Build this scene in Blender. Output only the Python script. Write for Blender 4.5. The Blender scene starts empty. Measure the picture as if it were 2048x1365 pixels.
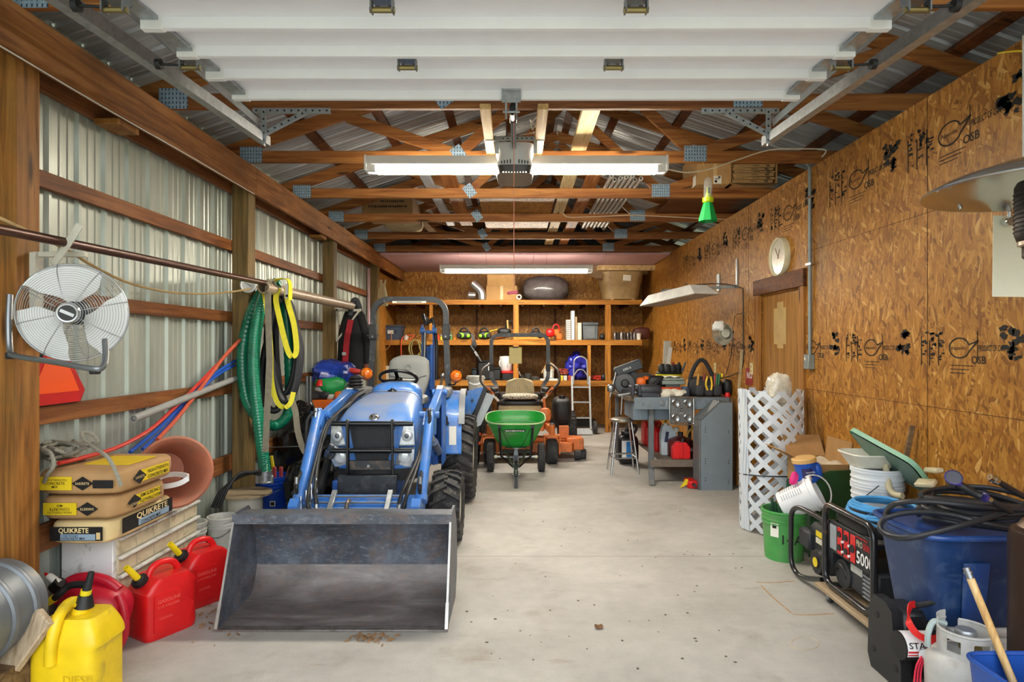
import bpy, math, random
from mathutils import Vector, Matrix, noise
R = math.radians; PI = math.pi
random.seed(7)
scene = bpy.context.scene
C = scene.collection
CAMH = 1.6; F = 1240.0; U0 = 1032.0; V0 = 693.0
V = Vector
def at(u, v, Y):
    return V(((u-U0)*Y/F, Y, CAMH-(v-V0)*Y/F))
def fl(u, v):
    Y = F*CAMH/(v-V0)
    return V(((u-U0)*Y/F, Y, 0))

# ---------------------------------------------------------------- materials
def lin(h):
    if not isinstance(h, str): return tuple(h)
    h = h.lstrip('#'); o = []
    for i in (0, 2, 4):
        c = int(h[i:i+2], 16)/255
        o.append(c/12.92 if c <= .04045 else ((c+.055)/1.055)**2.4)
    return tuple(o)
class NT:
    def __init__(s, name):
        s.m = bpy.data.materials.new(name); s.m.use_nodes = True
        s.t = s.m.node_tree; s.b = s.t.nodes['Principled BSDF']
        s.x = 0
    def n(s, ty, **k):
        nd = s.t.nodes.new(ty); nd.location = (s.x, 0); s.x -= 40
        for a, b in k.items():
            if a.startswith('i_'): nd.inputs[int(a[2:]) if a[2:].isdigit() else a[2:]].default_value = b
            else: setattr(nd, a, b)
        return nd
    def l(s, a, b): s.t.links.new(a, b)
    def coord(s, scale=(1, 1, 1), kind='Object', rot=(0, 0, 0)):
        tc = s.n('ShaderNodeTexCoord'); mp = s.n('ShaderNodeMapping')
        mp.inputs['Scale'].default_value = scale; mp.inputs['Rotation'].default_value = rot
        s.l(tc.outputs[kind], mp.inputs['Vector']); return mp.outputs['Vector']
    def noise(s, vec, scale, detail=4, rough=.55, dist=0):
        nd = s.n('ShaderNodeTexNoise'); nd.inputs['Scale'].default_value = scale
        nd.inputs['Detail'].default_value = detail; nd.inputs['Roughness'].default_value = rough
        nd.inputs['Distortion'].default_value = dist
        s.l(vec, nd.inputs['Vector']); return nd.outputs['Fac']
    def ramp(s, fac, stops):
        nd = s.n('ShaderNodeValToRGB'); cr = nd.color_ramp
        while len(cr.elements) < len(stops): cr.elements.new(.5)
        for e, (p, c) in zip(cr.elements, stops):
            e.position = p; c = lin(c) if not isinstance(c, (int, float)) else (c, c, c)
            e.color = (*c, 1)
        s.l(fac, nd.inputs['Fac']); return nd.outputs['Color']
    def mix(s, fac, a, b, mode='MIX'):
        nd = s.n('ShaderNodeMix', data_type='RGBA', blend_type=mode)
        for sock, val in ((nd.inputs[0], fac), (nd.inputs[6], a), (nd.inputs[7], b)):
            if isinstance(val, (int, float)): sock.default_value = val if sock == nd.inputs[0] else (val, val, val, 1)
            elif isinstance(val, (tuple, list, str)): sock.default_value = (*lin(val), 1)
            else: s.l(val, sock)
        return nd.outputs[2]
    def math(s, op, a, b=0.0):
        nd = s.n('ShaderNodeMath', operation=op)
        for i, val in enumerate((a, b)):
            if isinstance(val, (int, float)): nd.inputs[i].default_value = val
            else: s.l(val, nd.inputs[i])
        return nd.outputs[0]
    def bump(s, h, strength=.3, dist=.01):
        nd = s.n('ShaderNodeBump'); nd.inputs['Strength'].default_value = strength
        nd.inputs['Distance'].default_value = dist
        s.l(h, nd.inputs['Height']); s.l(nd.outputs[0], s.b.inputs['Normal'])
    def base(s, c): s.l(c, s.b.inputs['Base Color'])
    def set(s, **k):
        for a, v in k.items(): s.b.inputs[a.replace('_', ' ')].default_value = v
        return s
_M = {}
def mat(col, rough=.5, metal=0.0, var=.12, scale=9.0, dirt=None, bump=0.0, name=None, coat=0.0, spec=.5):
    key = (col, rough, metal, var, scale, dirt, bump, coat, spec)
    if key in _M: return _M[key]
    t = NT(name or 'finish_%d' % len(_M)); c = lin(col)
    vec = t.coord()
    f = t.noise(vec, scale, 5)
    a = tuple(max(0, x*(1-var)) for x in c); b = tuple(min(1, x*(1+var)) for x in c)
    out = t.ramp(f, [(.3, a), (.7, b)])
    if dirt:
        dc, amt, ds = dirt
        m = t.ramp(t.noise(vec, ds, 6, .65, .4), [(max(0, .62-amt*.35), 0.0), (min(1, .72-amt*.1), min(1, .55+amt*.4))])
        out = t.mix(m, out, dc)
    t.base(out); t.set(Roughness=rough, Metallic=metal, Coat_Weight=coat, Specular_IOR_Level=spec)
    if bump: t.bump(f, bump, .01)
    _M[key] = t.m; return t.m
def emis(col, strength, base='#ffffff'):
    t = NT('lit_%d' % len(_M)); t.set(Roughness=.4); t.b.inputs['Base Color'].default_value = (*lin(base), 1)
    t.b.inputs['Emission Color'].default_value = (*lin(col), 1); t.b.inputs['Emission Strength'].default_value = strength
    _M[('e', len(_M))] = t.m; return t.m
def glass(col='#ffffff', rough=.05, alpha=.3):
    t = NT('clear_%d' % len(_M)); t.set(Roughness=rough, Alpha=alpha)
    t.b.inputs['Base Color'].default_value = (*lin(col), 1)
    _M[('g', len(_M))] = t.m; return t.m
def wood(c1, c2, c3, axis='X', rough=.6, gs=1.0, knots=True, stain=None, rnd=.25):
    key = ('w', c1, c2, c3, axis, rough, gs, stain, rnd)
    if key in _M: return _M[key]
    t = NT('timber_%d' % len(_M))
    lo = .9*gs; hi = 16*gs
    sc = {'X': (lo, hi, hi), 'Y': (hi, lo, hi), 'Z': (hi, hi, lo)}[axis]
    tc = t.n('ShaderNodeTexCoord'); oi = t.n('ShaderNodeObjectInfo')
    ad = t.n('ShaderNodeVectorMath', operation='MULTIPLY_ADD')
    t.l(oi.outputs['Random'], ad.inputs[0]); ad.inputs[1].default_value = (7, 5, 9); t.l(tc.outputs['Object'], ad.inputs[2])
    mp = t.n('ShaderNodeMapping'); mp.inputs['Scale'].default_value = sc; t.l(ad.outputs[0], mp.inputs['Vector'])
    f = t.noise(mp.outputs[0], 1.1, 3, .6, 1.2)
    g = t.noise(mp.outputs[0], 5.0, 3, .6, .3)
    col = t.ramp(f, [(.28, c1), (.5, c2), (.72, c3)])
    col = t.mix(.55, col, t.ramp(g, [(.3, .68), (.65, 1.02)]), 'MULTIPLY')
    if knots:
        mk = t.n('ShaderNodeMapping'); k = {'X': (1.2, 7, 7), 'Y': (7, 1.2, 7), 'Z': (7, 7, 1.2)}[axis]
        mk.inputs['Scale'].default_value = k; t.l(ad.outputs[0], mk.inputs['Vector'])
        vo = t.n('ShaderNodeTexVoronoi'); vo.inputs['Scale'].default_value = 1.0; t.l(mk.outputs[0], vo.inputs['Vector'])
        col = t.mix(t.ramp(vo.outputs['Distance'], [(.07, .85), (.14, 0.0)]), col, '#2a1206')
    if stain:
        col = t.mix(t.ramp(t.noise(t.coord(), 1.7, 5, .6), [(.5, 0.0), (.68, stain[1])]), col, stain[0])
    br = t.math('MULTIPLY_ADD', oi.outputs['Random'], rnd); br.node.inputs[2].default_value = 1-rnd*.5
    hs = t.n('ShaderNodeHueSaturation'); t.l(br, hs.inputs['Value']); t.l(col, hs.inputs['Color'])
    t.base(hs.outputs[0]); t.set(Roughness=rough, Specular_IOR_Level=.3); t.bump(g, .15, .004)
    _M[key] = t.m; return t.m
def osb(name, plane, dark=1.0):
    t = NT(name)
    tc = t.n('ShaderNodeTexCoord')
    sx = t.n('ShaderNodeSeparateXYZ'); t.l(tc.outputs['Object'], sx.inputs[0])
    cb = t.n('ShaderNodeCombineXYZ')
    t.l(sx.outputs[plane[0]], cb.inputs[0]); t.l(sx.outputs[plane[1]], cb.inputs[1])
    nz = t.n('ShaderNodeTexNoise'); nz.inputs['Scale'].default_value = 3.0; t.l(cb.outputs[0], nz.inputs['Vector'])
    wob = t.n('ShaderNodeVectorMath', operation='MULTIPLY_ADD'); t.l(nz.outputs['Color'], wob.inputs[0])
    wob.inputs[1].default_value = (.06, .06, 0); t.l(cb.outputs[0], wob.inputs[2])
    cols = []; hts = []
    for i, (rot, s) in enumerate(((12, (48, 10, 1)), (-28, (40, 11, 1)), (55, (44, 12, 1)), (-4, (66, 9, 1)))):
        mp = t.n('ShaderNodeMapping'); mp.inputs['Rotation'].default_value = (0, 0, R(rot))
        mp.inputs['Location'].default_value = (i*3.1, i*1.7, 0)
        t.l(wob.outputs[0], mp.inputs['Vector'])
        m2 = t.n('ShaderNodeMapping'); m2.inputs['Scale'].default_value = s; t.l(mp.outputs[0], m2.inputs['Vector'])
        vo = t.n('ShaderNodeTexVoronoi'); vo.inputs['Scale'].default_value = 1.0; t.l(m2.outputs[0], vo.inputs['Vector'])
        sp = t.n('ShaderNodeSeparateColor'); t.l(vo.outputs['Color'], sp.inputs[0])
        d = dark
        c = t.ramp(sp.outputs[0], [(0.0, tuple(x*d for x in lin('#7d4d16'))), (.2, tuple(x*d for x in lin('#9c6420'))), (.6, tuple(x*d for x in lin('#ae762a'))), (.9, tuple(x*d for x in lin('#bd8638'))), (1.0, tuple(x*d for x in lin('#d2a258')))])
        m3 = t.n('ShaderNodeMapping'); m3.inputs['Scale'].default_value = (160, 14, 1); t.l(mp.outputs[0], m3.inputs['Vector'])
        g = t.noise(m3.outputs[0], 1.0, 2)
        c = t.mix(.35, c, t.ramp(g, [(.3, .6), (.7, 1.1)]), 'MULTIPLY')
        edge = t.ramp(vo.outputs['Distance'], [(.5, 1.0), (.95, .66)])
        c = t.mix(.7, c, edge, 'MULTIPLY')
        cols.append(c); hts.append(sp.outputs[1])
    out = cols[0]; h = hts[0]
    for c, q in zip(cols[1:], hts[1:]):
        gt = t.math('GREATER_THAN', q, h)
        out = t.mix(gt, out, c); h = t.math('MAXIMUM', q, h)
    # darker chips in the board
    m2 = t.n('ShaderNodeMapping'); m2.inputs['Scale'].default_value = (40, 20, 1); m2.inputs['Rotation'].default_value = (0, 0, R(40)); t.l(wob.outputs[0], m2.inputs['Vector'])
    vo = t.n('ShaderNodeTexVoronoi'); vo.inputs['Scale'].default_value = 1.0; t.l(m2.outputs[0], vo.inputs['Vector'])
    sp = t.n('ShaderNodeSeparateColor'); t.l(vo.outputs['Color'], sp.inputs[0])
    chip = t.math('MULTIPLY', t.math('GREATER_THAN', sp.outputs[0], .95), t.math('LESS_THAN', vo.outputs['Distance'], .45))
    out = t.mix(t.math('MULTIPLY', chip, .45), out, '#5a3410')
    big = t.noise(cb.outputs[0], .9, 4)
    out = t.mix(.6, out, t.ramp(big, [(.3, .78), (.7, 1.05)]), 'MULTIPLY')
    t.base(out); t.set(Roughness=.5, Specular_IOR_Level=.35); t.bump(h, .25, .003)
    return t.m

# ---------------------------------------------------------------- mesh builder
PENDING = []
def catmull(pts, k, closed=False):
    pts = [V(p) for p in pts]; n = len(pts)
    if k <= 1 or n < 3: return pts
    out = []
    for i in range(n if closed else n-1):
        g = (lambda j: pts[j % n]) if closed else (lambda j: pts[min(max(j, 0), n-1)])
        p0, p1, p2, p3 = g(i-1), g(i), g(i+1), g(i+2)
        for s in range(k):
            t = s/k
            out.append(.5*((2*p1)+(p2-p0)*t+(2*p0-5*p1+4*p2-p3)*t*t+(3*p1-p0-3*p2+p3)*t**3))
    if not closed: out.append(pts[-1])
    return out
def perp(d):
    d = d.normalized(); a = V((0, 0, 1)) if abs(d.z) < .9 else V((1, 0, 0))
    u = d.cross(a).normalized(); return u, d.cross(u).normalized()
class MB:
    def __init__(s, name, mt, parent=None, props=None, loc=None, rz=0.0, sharp=38):
        s.name, s.mt, s.parent, s.props, s.loc, s.rz, s.sharp = name, mt, parent, props, loc, rz, sharp
        s.v, s.f = [], []; s.fm = []; s.mats = [mt]; s.mi = 0; s.M = None; s.ob = None; s.flat = False
        PENDING.append(s)
    def tf(s, M): s.M = M; return s
    def use(s, mt):                                            # following shapes in this part take another finish
        s.sync(); s.mats.append(mt) if mt not in s.mats else None; s.mi = s.mats.index(mt); return s
    def sync(s): s.fm += [s.mi]*(len(s.f)-len(s.fm))
    def add(s, vs, fs):
        o = len(s.v)
        if s.M is not None: s.v += [s.M @ V(p) for p in vs]
        else: s.v += [V(p) for p in vs]
        s.f += [[i+o for i in q] for q in fs]; return s
    def box(s, c, z, b=0.0, rot=None):
        c = V(c); hx, hy, hz = z[0]/2, z[1]/2, z[2]/2
        b = min(b, hx*.98, hy*.98, hz*.98)
        if b <= 0:
            vs = [V((x*hx, y*hy, q*hz)) for x in (-1, 1) for y in (-1, 1) for q in (-1, 1)]
            fs = [(0, 1, 3, 2), (4, 6, 7, 5), (0, 4, 5, 1), (2, 3, 7, 6), (0, 2, 6, 4), (1, 5, 7, 3)]
        else:
            vs = []; idx = {}
            for x in (-1, 1):
                for y in (-1, 1):
                    for q in (-1, 1):
                        for a in range(3):
                            h = [hx-b, hy-b, hz-b]; h[a] += b
                            idx[x, y, q, a] = len(vs); vs.append(V((x*h[0], y*h[1], q*h[2])))
            fs = []
            for a in range(3):
                o = [i for i in range(3) if i != a]
                for sg in (-1, 1):
                    q = []
                    for p, r in ((-1, -1), (1, -1), (1, 1), (-1, 1)):
                        k = [0, 0, 0]; k[a] = sg; k[o[0]] = p; k[o[1]] = r; q.append(idx[k[0], k[1], k[2], a])
                    fs.append(q)
            for a in range(3):
                o = [i for i in range(3) if i != a]
                for p in (-1, 1):
                    for r in (-1, 1):
                        q = []
                        for sg, w in ((-1, o[0]), (-1, o[1]), (1, o[1]), (1, o[0])):
                            k = [0, 0, 0]; k[a] = sg; k[o[0]] = p; k[o[1]] = r; q.append(idx[k[0], k[1], k[2], w])
                        fs.append(q)
            for x in (-1, 1):
                for y in (-1, 1):
                    for q in (-1, 1): fs.append([idx[x, y, q, a] for a in range(3)])
        if rot is not None:
            if not isinstance(rot, Matrix): rot = Matrix.Rotation(R(rot[2]), 3, 'Z') @ Matrix.Rotation(R(rot[1]), 3, 'Y') @ Matrix.Rotation(R(rot[0]), 3, 'X')
            vs = [rot @ p for p in vs]
        return s.add([p+c for p in vs], fs)
    def bx(s, x0, x1, y0, y1, z0, z1, b=0.0):
        return s.box(((x0+x1)/2, (y0+y1)/2, (z0+z1)/2), (abs(x1-x0), abs(y1-y0), abs(z1-z0)), b)
    def beam(s, p, q, w, h, up=(0, 0, 1), b=0.0):
        p, q, up = V(p), V(q), V(up); d = q-p; L = d.length; d = d/L
        sd = d.cross(up); sd = perp(d)[0] if sd.length < 1e-4 else sd.normalized()
        u = sd.cross(d).normalized(); m = Matrix((d, sd, u)).transposed()
        return s.box((p+q)/2, (L, w, h), b, m)
    def cyl(s, p, q, r, r2=None, n=14, caps=True):
        p, q = V(p), V(q); r2 = r if r2 is None else r2; u, w = perp(q-p); vs = []
        for c, rr in ((p, r), (q, r2)):
            vs += [c+(u*math.cos(2*PI*i/n)+w*math.sin(2*PI*i/n))*rr for i in range(n)]
        fs = [(i, (i+1) % n, n+(i+1) % n, n+i) for i in range(n)]
        if caps: fs += [list(range(n)), list(range(n, 2*n))]
        return s.add(vs, fs)
    def sweep(s, pts, prof, up=None, closed=False, k=1, scale=None, roundp=True):
        pts = catmull(pts, k, closed); n = len(pts); m = len(prof); vs = []; u = None
        for i, p in enumerate(pts):
            if closed: d = pts[(i+1) % n]-pts[i-1]
            else: d = pts[min(i+1, n-1)]-pts[max(i-1, 0)]
            if d.length < 1e-9: d = V((0, 0, 1))
            d.normalize()
            if up is not None:
                w = V(up); w = w-d*w.dot(d)
                w = perp(d)[1] if w.length < 1e-4 else w.normalized(); uu = w.cross(d)
            else:
                if u is None: uu = perp(d)[0]
                else:
                    uu = u-d*u.dot(d); uu = perp(d)[0] if uu.length < 1e-6 else uu.normalized()
                w = d.cross(uu)
            u = uu; sc = scale(i/max(1, n-1)) if scale else 1.0
            vs += [p+uu*(a*sc)+w*(b*sc) for a, b in prof]
        fs = []
        for i in range(n if closed else n-1):
            for j in range(m):
                fs.append((i*m+j, i*m+(j+1) % m, ((i+1) % n)*m+(j+1) % m, ((i+1) % n)*m+j))
        if not closed: fs += [list(range(m)), list(range((n-1)*m, n*m))]
        return s.add(vs, fs)
    def tube(s, pts, r, n=8, k=1, closed=False, scale=None):
        return s.sweep(pts, [(math.cos(2*PI*i/n)*r, math.sin(2*PI*i/n)*r) for i in range(n)], None, closed, k, scale)
    def strap(s, pts, w, t, up=(1, 0, 0), k=6, closed=False):
        # up = direction of the strap's width
        return s.sweep(pts, [(-t/2, -w/2), (t/2, -w/2), (t/2, w/2), (-t/2, w/2)], up, closed, k)
    def lathe(s, prof, c=(0, 0, 0), ax=(0, 0, 1), n=24, arc=None):
        c, ax = V(c), V(ax).normalized(); u, w = (V((1, 0, 0)), V((0, 1, 0))) if abs(ax.z) > .999 else perp(ax)
        m = len(prof); vs = []; full = arc is None; cnt = n if full else n+1
        for i in range(cnt):
            a = 2*PI*i/n if full else arc[0]+(arc[1]-arc[0])*i/n
            e = u*math.cos(a)+w*math.sin(a)
            vs += [c+e*r+ax*z for r, z in prof]
        fs = []
        for i in range(n):
            j = (i+1) % cnt
            for q in range(m-1):
                a, b, cc, d = i*m+q, j*m+q, j*m+q+1, i*m+q+1
                if prof[q][0] < 1e-6: fs.append((a, cc, d))
                elif prof[q+1][0] < 1e-6: fs.append((a, b, d))
                else: fs.append((a, b, cc, d))
        return s.add(vs, fs)
    def prism(s, poly, o, ux, uy, t, b=0.0):
        o, ux, uy = V(o), V(ux), V(uy); nn = ux.cross(uy).normalized()*t; n = len(poly)
        vs = [o+ux*a+uy*c for a, c in poly]; vs += [p+nn for p in vs]
        fs = [(i, (i+1) % n, n+(i+1) % n, n+i) for i in range(n)]+[list(range(n))[::-1], list(range(n, 2*n))]
        return s.add(vs, fs)
    def ell(s, c, r, n=16, m=10, e=1.0, rot=None, nz=0.0, fr=3.0, seed=0, zc=None):
        c = V(c); vs = []
        def pw(x): return math.copysign(abs(x)**e, x)
        for i in range(m+1):
            ph = -PI/2+PI*i/m
            for j in range(n):
                th = 2*PI*j/n
                p = V((pw(math.cos(ph))*pw(math.cos(th))*r[0], pw(math.cos(ph))*pw(math.sin(th))*r[1], pw(math.sin(ph))*r[2]))
                if nz:
                    d = noise.noise(V((p.x, p.y, p.z))*fr+V((seed*3.7, seed*1.3, 0)))+.5*noise.noise(p*fr*2.3+V((seed, 9, 2)))
                    p = p*(1+nz*d)
                if rot is not None: p = rot @ p
                p = p+c
                if zc is not None and p.z < zc: p.z = zc
                vs.append(p)
        fs = []
        for i in range(m):
            for j in range(n):
                q = (i*n+j, i*n+(j+1) % n, (i+1)*n+(j+1) % n, (i+1)*n+j)
                fs.append(q)
        s.add(vs, fs); return s
    def torus(s, c, RR, r, ax=(0, 0, 1), n=28, m=8):
        u, w = perp(V(ax)); c = V(c)
        return s.tube([c+(u*math.cos(2*PI*i/n)+w*math.sin(2*PI*i/n))*RR for i in range(n)], r, m, 1, True)
    def grid(s, fn, nu, nv, cu=False, cv=False):
        a = nu if cu else nu+1; b = nv if cv else nv+1
        vs = [fn(i/nu, j/nv) for i in range(a) for j in range(b)]
        fs = []
        for i in range(nu):
            for j in range(nv):
                fs.append((i*b+j, ((i+1) % a)*b+j, ((i+1) % a)*b+(j+1) % b, i*b+(j+1) % b))
        return s.add(vs, fs)
    def sheet(s, fn, nu, nv, t, nrm):
        nrm = V(nrm)*t
        s.grid(fn, nu, nv); o = (nu+1)*(nv+1)
        s.grid(lambda a, b: V(fn(a, b))+nrm, nu, nv)
        k = len(s.v)-2*o
        rim = [j for j in range(nv+1)]+[i*(nv+1)+nv for i in range(1, nu+1)]+[nu*(nv+1)+j for j in range(nv-1, -1, -1)]+[i*(nv+1) for i in range(nu-1, 0, -1)]
        s.f += [[k+rim[i], k+rim[(i+1) % len(rim)], k+o+rim[(i+1) % len(rim)], k+o+rim[i]] for i in range(len(rim))]
        return s
    def text(s, st, size, o, ux, uy, al='LEFT', wide=None, off=0.0, t=.0006):
        cu = bpy.data.curves.new('t', 'FONT'); cu.body = st; cu.size = 1.0; cu.resolution_u = 2
        cu.align_x = al; cu.offset = off
        ob = bpy.data.objects.new('t', cu); me = bpy.data.meshes.new_from_object(ob)
        ux, uy, o = V(ux).normalized(), V(uy).normalized(), V(o); nn = ux.cross(uy)*t
        sx = size
        if wide and len(me.vertices):
            xs = [v.co.x for v in me.vertices]; sx = wide/max(1e-6, max(xs)-min(xs))
        s.add([o+ux*(v.co.x*sx)+uy*(v.co.y*size)+nn for v in me.vertices], [list(p.vertices) for p in me.polygons])
        bpy.data.objects.remove(ob); bpy.data.curves.remove(cu); bpy.data.meshes.remove(me); return s
    def marks(s, o, ux, uy, w, h, n=9):                          # a line of print too small to read
        o, ux, uy = V(o), V(ux).normalized(), V(uy).normalized(); nn = ux.cross(uy)*.0006; st = w/n; rr = random.Random(n)
        for i in range(n):
            a, b = o+ux*(i*st)+nn, st*rr.uniform(.45, .8); hh = h*rr.uniform(.7, 1)
            s.add([a, a+ux*b, a+ux*b+uy*hh, a+uy*hh], [(0, 1, 2, 3)])
        return s
    def go(s):
        par = s.parent.ob if isinstance(s.parent, MB) else s.parent
        me = bpy.data.meshes.new(s.name); vs = s.v
        ob = bpy.data.objects.new(s.name, me); C.objects.link(ob); s.ob = ob
        if par is not None:
            root = par
            while root.parent: root = root.parent
            if root.get('_w'):
                L = V(root['_w']); vs = [p-L for p in vs]
            ob.parent = par
        elif s.loc is None:
            xs = [p.x for p in vs]; ys = [p.y for p in vs]; zs = [p.z for p in vs]
            L = V(((min(xs)+max(xs))/2, (min(ys)+max(ys))/2, min(zs)))
            vs = [p-L for p in vs]; ob.location = L
            if s.props and s.props.get('kind') == 'structure': vs = s.v; ob.location = (0, 0, 0)
            else: ob['_w'] = list(L)
        else: ob.location = s.loc; ob.rotation_euler.z = R(s.rz)
        s.sync(); me.from_pydata([tuple(p) for p in vs], [], s.f)
        for p, q in zip(me.polygons, s.fm): p.material_index = q
        me.validate(); me.update()
        import bmesh
        bm = bmesh.new(); bm.from_mesh(me)
        bmesh.ops.remove_doubles(bm, verts=bm.verts, dist=1e-5)
        bmesh.ops.recalc_face_normals(bm, faces=bm.faces); bm.to_mesh(me); bm.free()
        me.shade_smooth(); me.set_sharp_from_angle(angle=R(s.sharp))
        [me.materials.append(q) for q in s.mats]
        if s.props:
            for k, v in s.props.items():
                if v: ob[k] = v
def flush():
    for m in PENDING: m.go()
    PENDING.clear()
def T(name, label, cat, base=(0, 0, 0), group=None):          # thing whose parts are given in room coordinates
    o = bpy.data.objects.new(name, None); C.objects.link(o); o.empty_display_size = .05
    o.location = base; o['_w'] = list(base); o['label'] = label; o['category'] = cat
    if group: o['group'] = group
    return o
def TL(name, label, cat, loc=(0, 0, 0), rz=0.0, group=None):   # thing whose parts are given in its own coordinates
    o = bpy.data.objects.new(name, None); C.objects.link(o); o.empty_display_size = .05
    o.location = loc; o.rotation_euler.z = R(rz); o['label'] = label; o['category'] = cat
    if group: o['group'] = group
    return o
def N(name, mt, parent, label=None, kind=None): return MB(name, mt, parent, {'label': label, 'kind': kind})
def S(name, mt, label, cat, group=None, loc=None, rz=0.0, kind=None):
    return MB(name, mt, None, {'label': label, 'category': cat, 'group': group, 'kind': kind}, loc, rz)
def ST(name, mt, parent=None): return MB(name, mt, parent, {'kind': 'structure'} if parent is None else None)
def dup(t, loc=None, rz=None, label=None, group=None, scale=None):
    flush()
    if isinstance(t, MB): t = t.ob
    def cp(o, par):
        c = o.copy(); C.objects.link(c)
        if par is not None: c.parent = par
        for ch in o.children: cp(ch, c)
        return c
    r = cp(t, None)
    if loc is not None: r.location = loc
    if rz is not None: r.rotation_euler.z = R(rz)
    if scale is not None: r.scale = (scale,)*3 if isinstance(scale, (int, float)) else scale
    if label: r['label'] = label
    if group: r['group'] = group
    return r
# ---------------------------------------------------------------- shared materials
W_X = wood('#64371a', '#905a2b', '#ab763e', 'X')
W_Y = wood('#6a3815', '#94592a', '#b07a3e', 'Y')
W_Z = wood('#6a4018', '#96642c', '#ad7a3c', 'Z')
DW_X = wood('#3e2212', '#603518', '#7c4a24', 'X')
POST = wood('#5e3f1c', '#9a642a', '#b67e3c', 'Z', stain=('#56502f', .55))
POST2 = wood('#54472a', '#776038', '#94784a', 'Z', stain=('#5a5a44', .6))
BEAM = wood('#643a18', '#95602e', '#b27d46', 'Y', stain=('#4f3018', .45))
GIRT = wood('#583216', '#84502a', '#a26c3e', 'Y', stain=('#5a3a22', .4))
SHELFW = wood('#7c4a18', '#b07428', '#c98e3e', 'X', rnd=.12)
SHELFZ = wood('#7c4a18', '#b07428', '#c98e3e', 'Z', rnd=.12)
PINE_Y = wood('#a8814f', '#cbaa78', '#dcc299', 'Y')
PINE_Z = wood('#b08550', '#cda970', '#dcc299', 'Z')
OLD_X = wood('#5a4430', '#80664a', '#94795a', 'X')
OSB_YZ = osb('strand_board_side', (1, 2))
OSB_XZ = osb('strand_board_back', (0, 2))
OSB_XY = osb('strand_board_flat', (0, 1))
BLACK = mat('#161719', .5); BLACKG = mat('#101114', .28, coat=.3); DGREY = mat('#2b2d30', .55)
RUBBER = mat('#29292b', .7, dirt=('#6b6459', .25, 14.0), bump=.2)
STEEL = mat('#9a9da0', .35, 1.0); CHROME = mat('#c9cbcd', .15, 1.0, var=.03); GALV = mat('#a9b0b4', .42, .85, var=.18, scale=30.0)
GREYP = mat('#7d8790', .5); LGREY = mat('#b9bcbd', .5); WHITE = mat('#e6e7e6', .45, var=.04)
WHITED = mat('#d9dad3', .55, dirt=('#8a7f6c', .35, 8.0)); IVORY = mat('#d8cfae', .5)
NHBLUE = mat('#3b74c0', .38, dirt=('#8590a0', .35, 6.0), coat=.2, var=.1)
NHBLUE2 = mat('#2a5fb0', .45, dirt=('#1d2b45', .25, 9.0))
DBLUE = mat('#1c3f7d', .4); TOTEB = mat('#1f4483', .38, dirt=('#5f7596', .25, 7.0)); BLUEB = mat('#1548b8', .4)
RED = mat('#d11a1c', .38, var=.05); RED2 = mat('#b3132b', .4, var=.06); DRED = mat('#8c1a1a', .5)
YELLOW = mat('#e6c417', .4, dirt=('#7a6436', .25, 5.0)); YEL = mat('#e2c81c', .5, var=.05)
ORANGE = mat('#e06a1c', .5, dirt=('#7a4a28', .3, 9.0)); MOWOR = mat('#d97534', .45, dirt=('#7f5a3e', .35, 9.0))
ORNG = mat('#ff5a10', .5, var=.03)
GREEN = mat('#1d9a35', .4, dirt=('#7a8a6c', .3, 4.0)); GREEN2 = mat('#3f9a4a', .5); DGREEN = mat('#1f4a26', .55, var=.2)
CARD = mat('#b08a58', .8, var=.08); CARDD = mat('#8f6d44', .85, var=.1); PAPER = mat('#e9e6da', .8, var=.03)
TAN = mat('#a89878', .55, dirt=('#6b5f4a', .3, 6.0)); TERRA = mat('#b06d52', .7, dirt=('#8f6a58', .4, 6.0))
INK = mat('#14120f', .8); INKB = mat('#1c3f8a', .7); INKW = mat('#f0f0ee', .6, var=.02); INKR = mat('#c01c20', .6)
BRONZE = mat('#3a2a22', .42, .5)
# ---------------------------------------------------------------- camera, light
cam = bpy.data.cameras.new('camera'); co = bpy.data.objects.new('camera', cam); C.objects.link(co)
cam.sensor_width = 36; cam.lens = F*36/2048; cam.shift_x = -8/2048; cam.shift_y = 10.5/2048
co.location = (0, 0, CAMH); co.rotation_euler = (R(90), 0, 0); cam.clip_start = .05
scene.camera = co
w = bpy.data.worlds.new('sky'); scene.world = w; w.use_nodes = True
bg = w.node_tree.nodes['Background']; bg.inputs[1].default_value = 4.6
wn = w.node_tree; wt = wn.nodes.new('ShaderNodeTexCoord'); wsx = wn.nodes.new('ShaderNodeSeparateXYZ'); wr_ = wn.nodes.new('ShaderNodeValToRGB')
wn.links.new(wt.outputs['Generated'], wsx.inputs[0]); wn.links.new(wsx.outputs[2], wr_.inputs[0]); wn.links.new(wr_.outputs[0], bg.inputs[0])
wr_.color_ramp.elements[0].position = .0; wr_.color_ramp.elements[0].color = (.34, .37, .26, 1)     # lawn and trees outside
wr_.color_ramp.elements[1].position = .12; wr_.color_ramp.elements[1].color = (.90, .95, 1.0, 1)
vs_ = scene.view_settings; vs_.view_transform = 'Standard'; vs_.look = 'None'; vs_.exposure = 0.0; vs_.gamma = 1.0; vs_.use_curve_mapping = False

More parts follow.
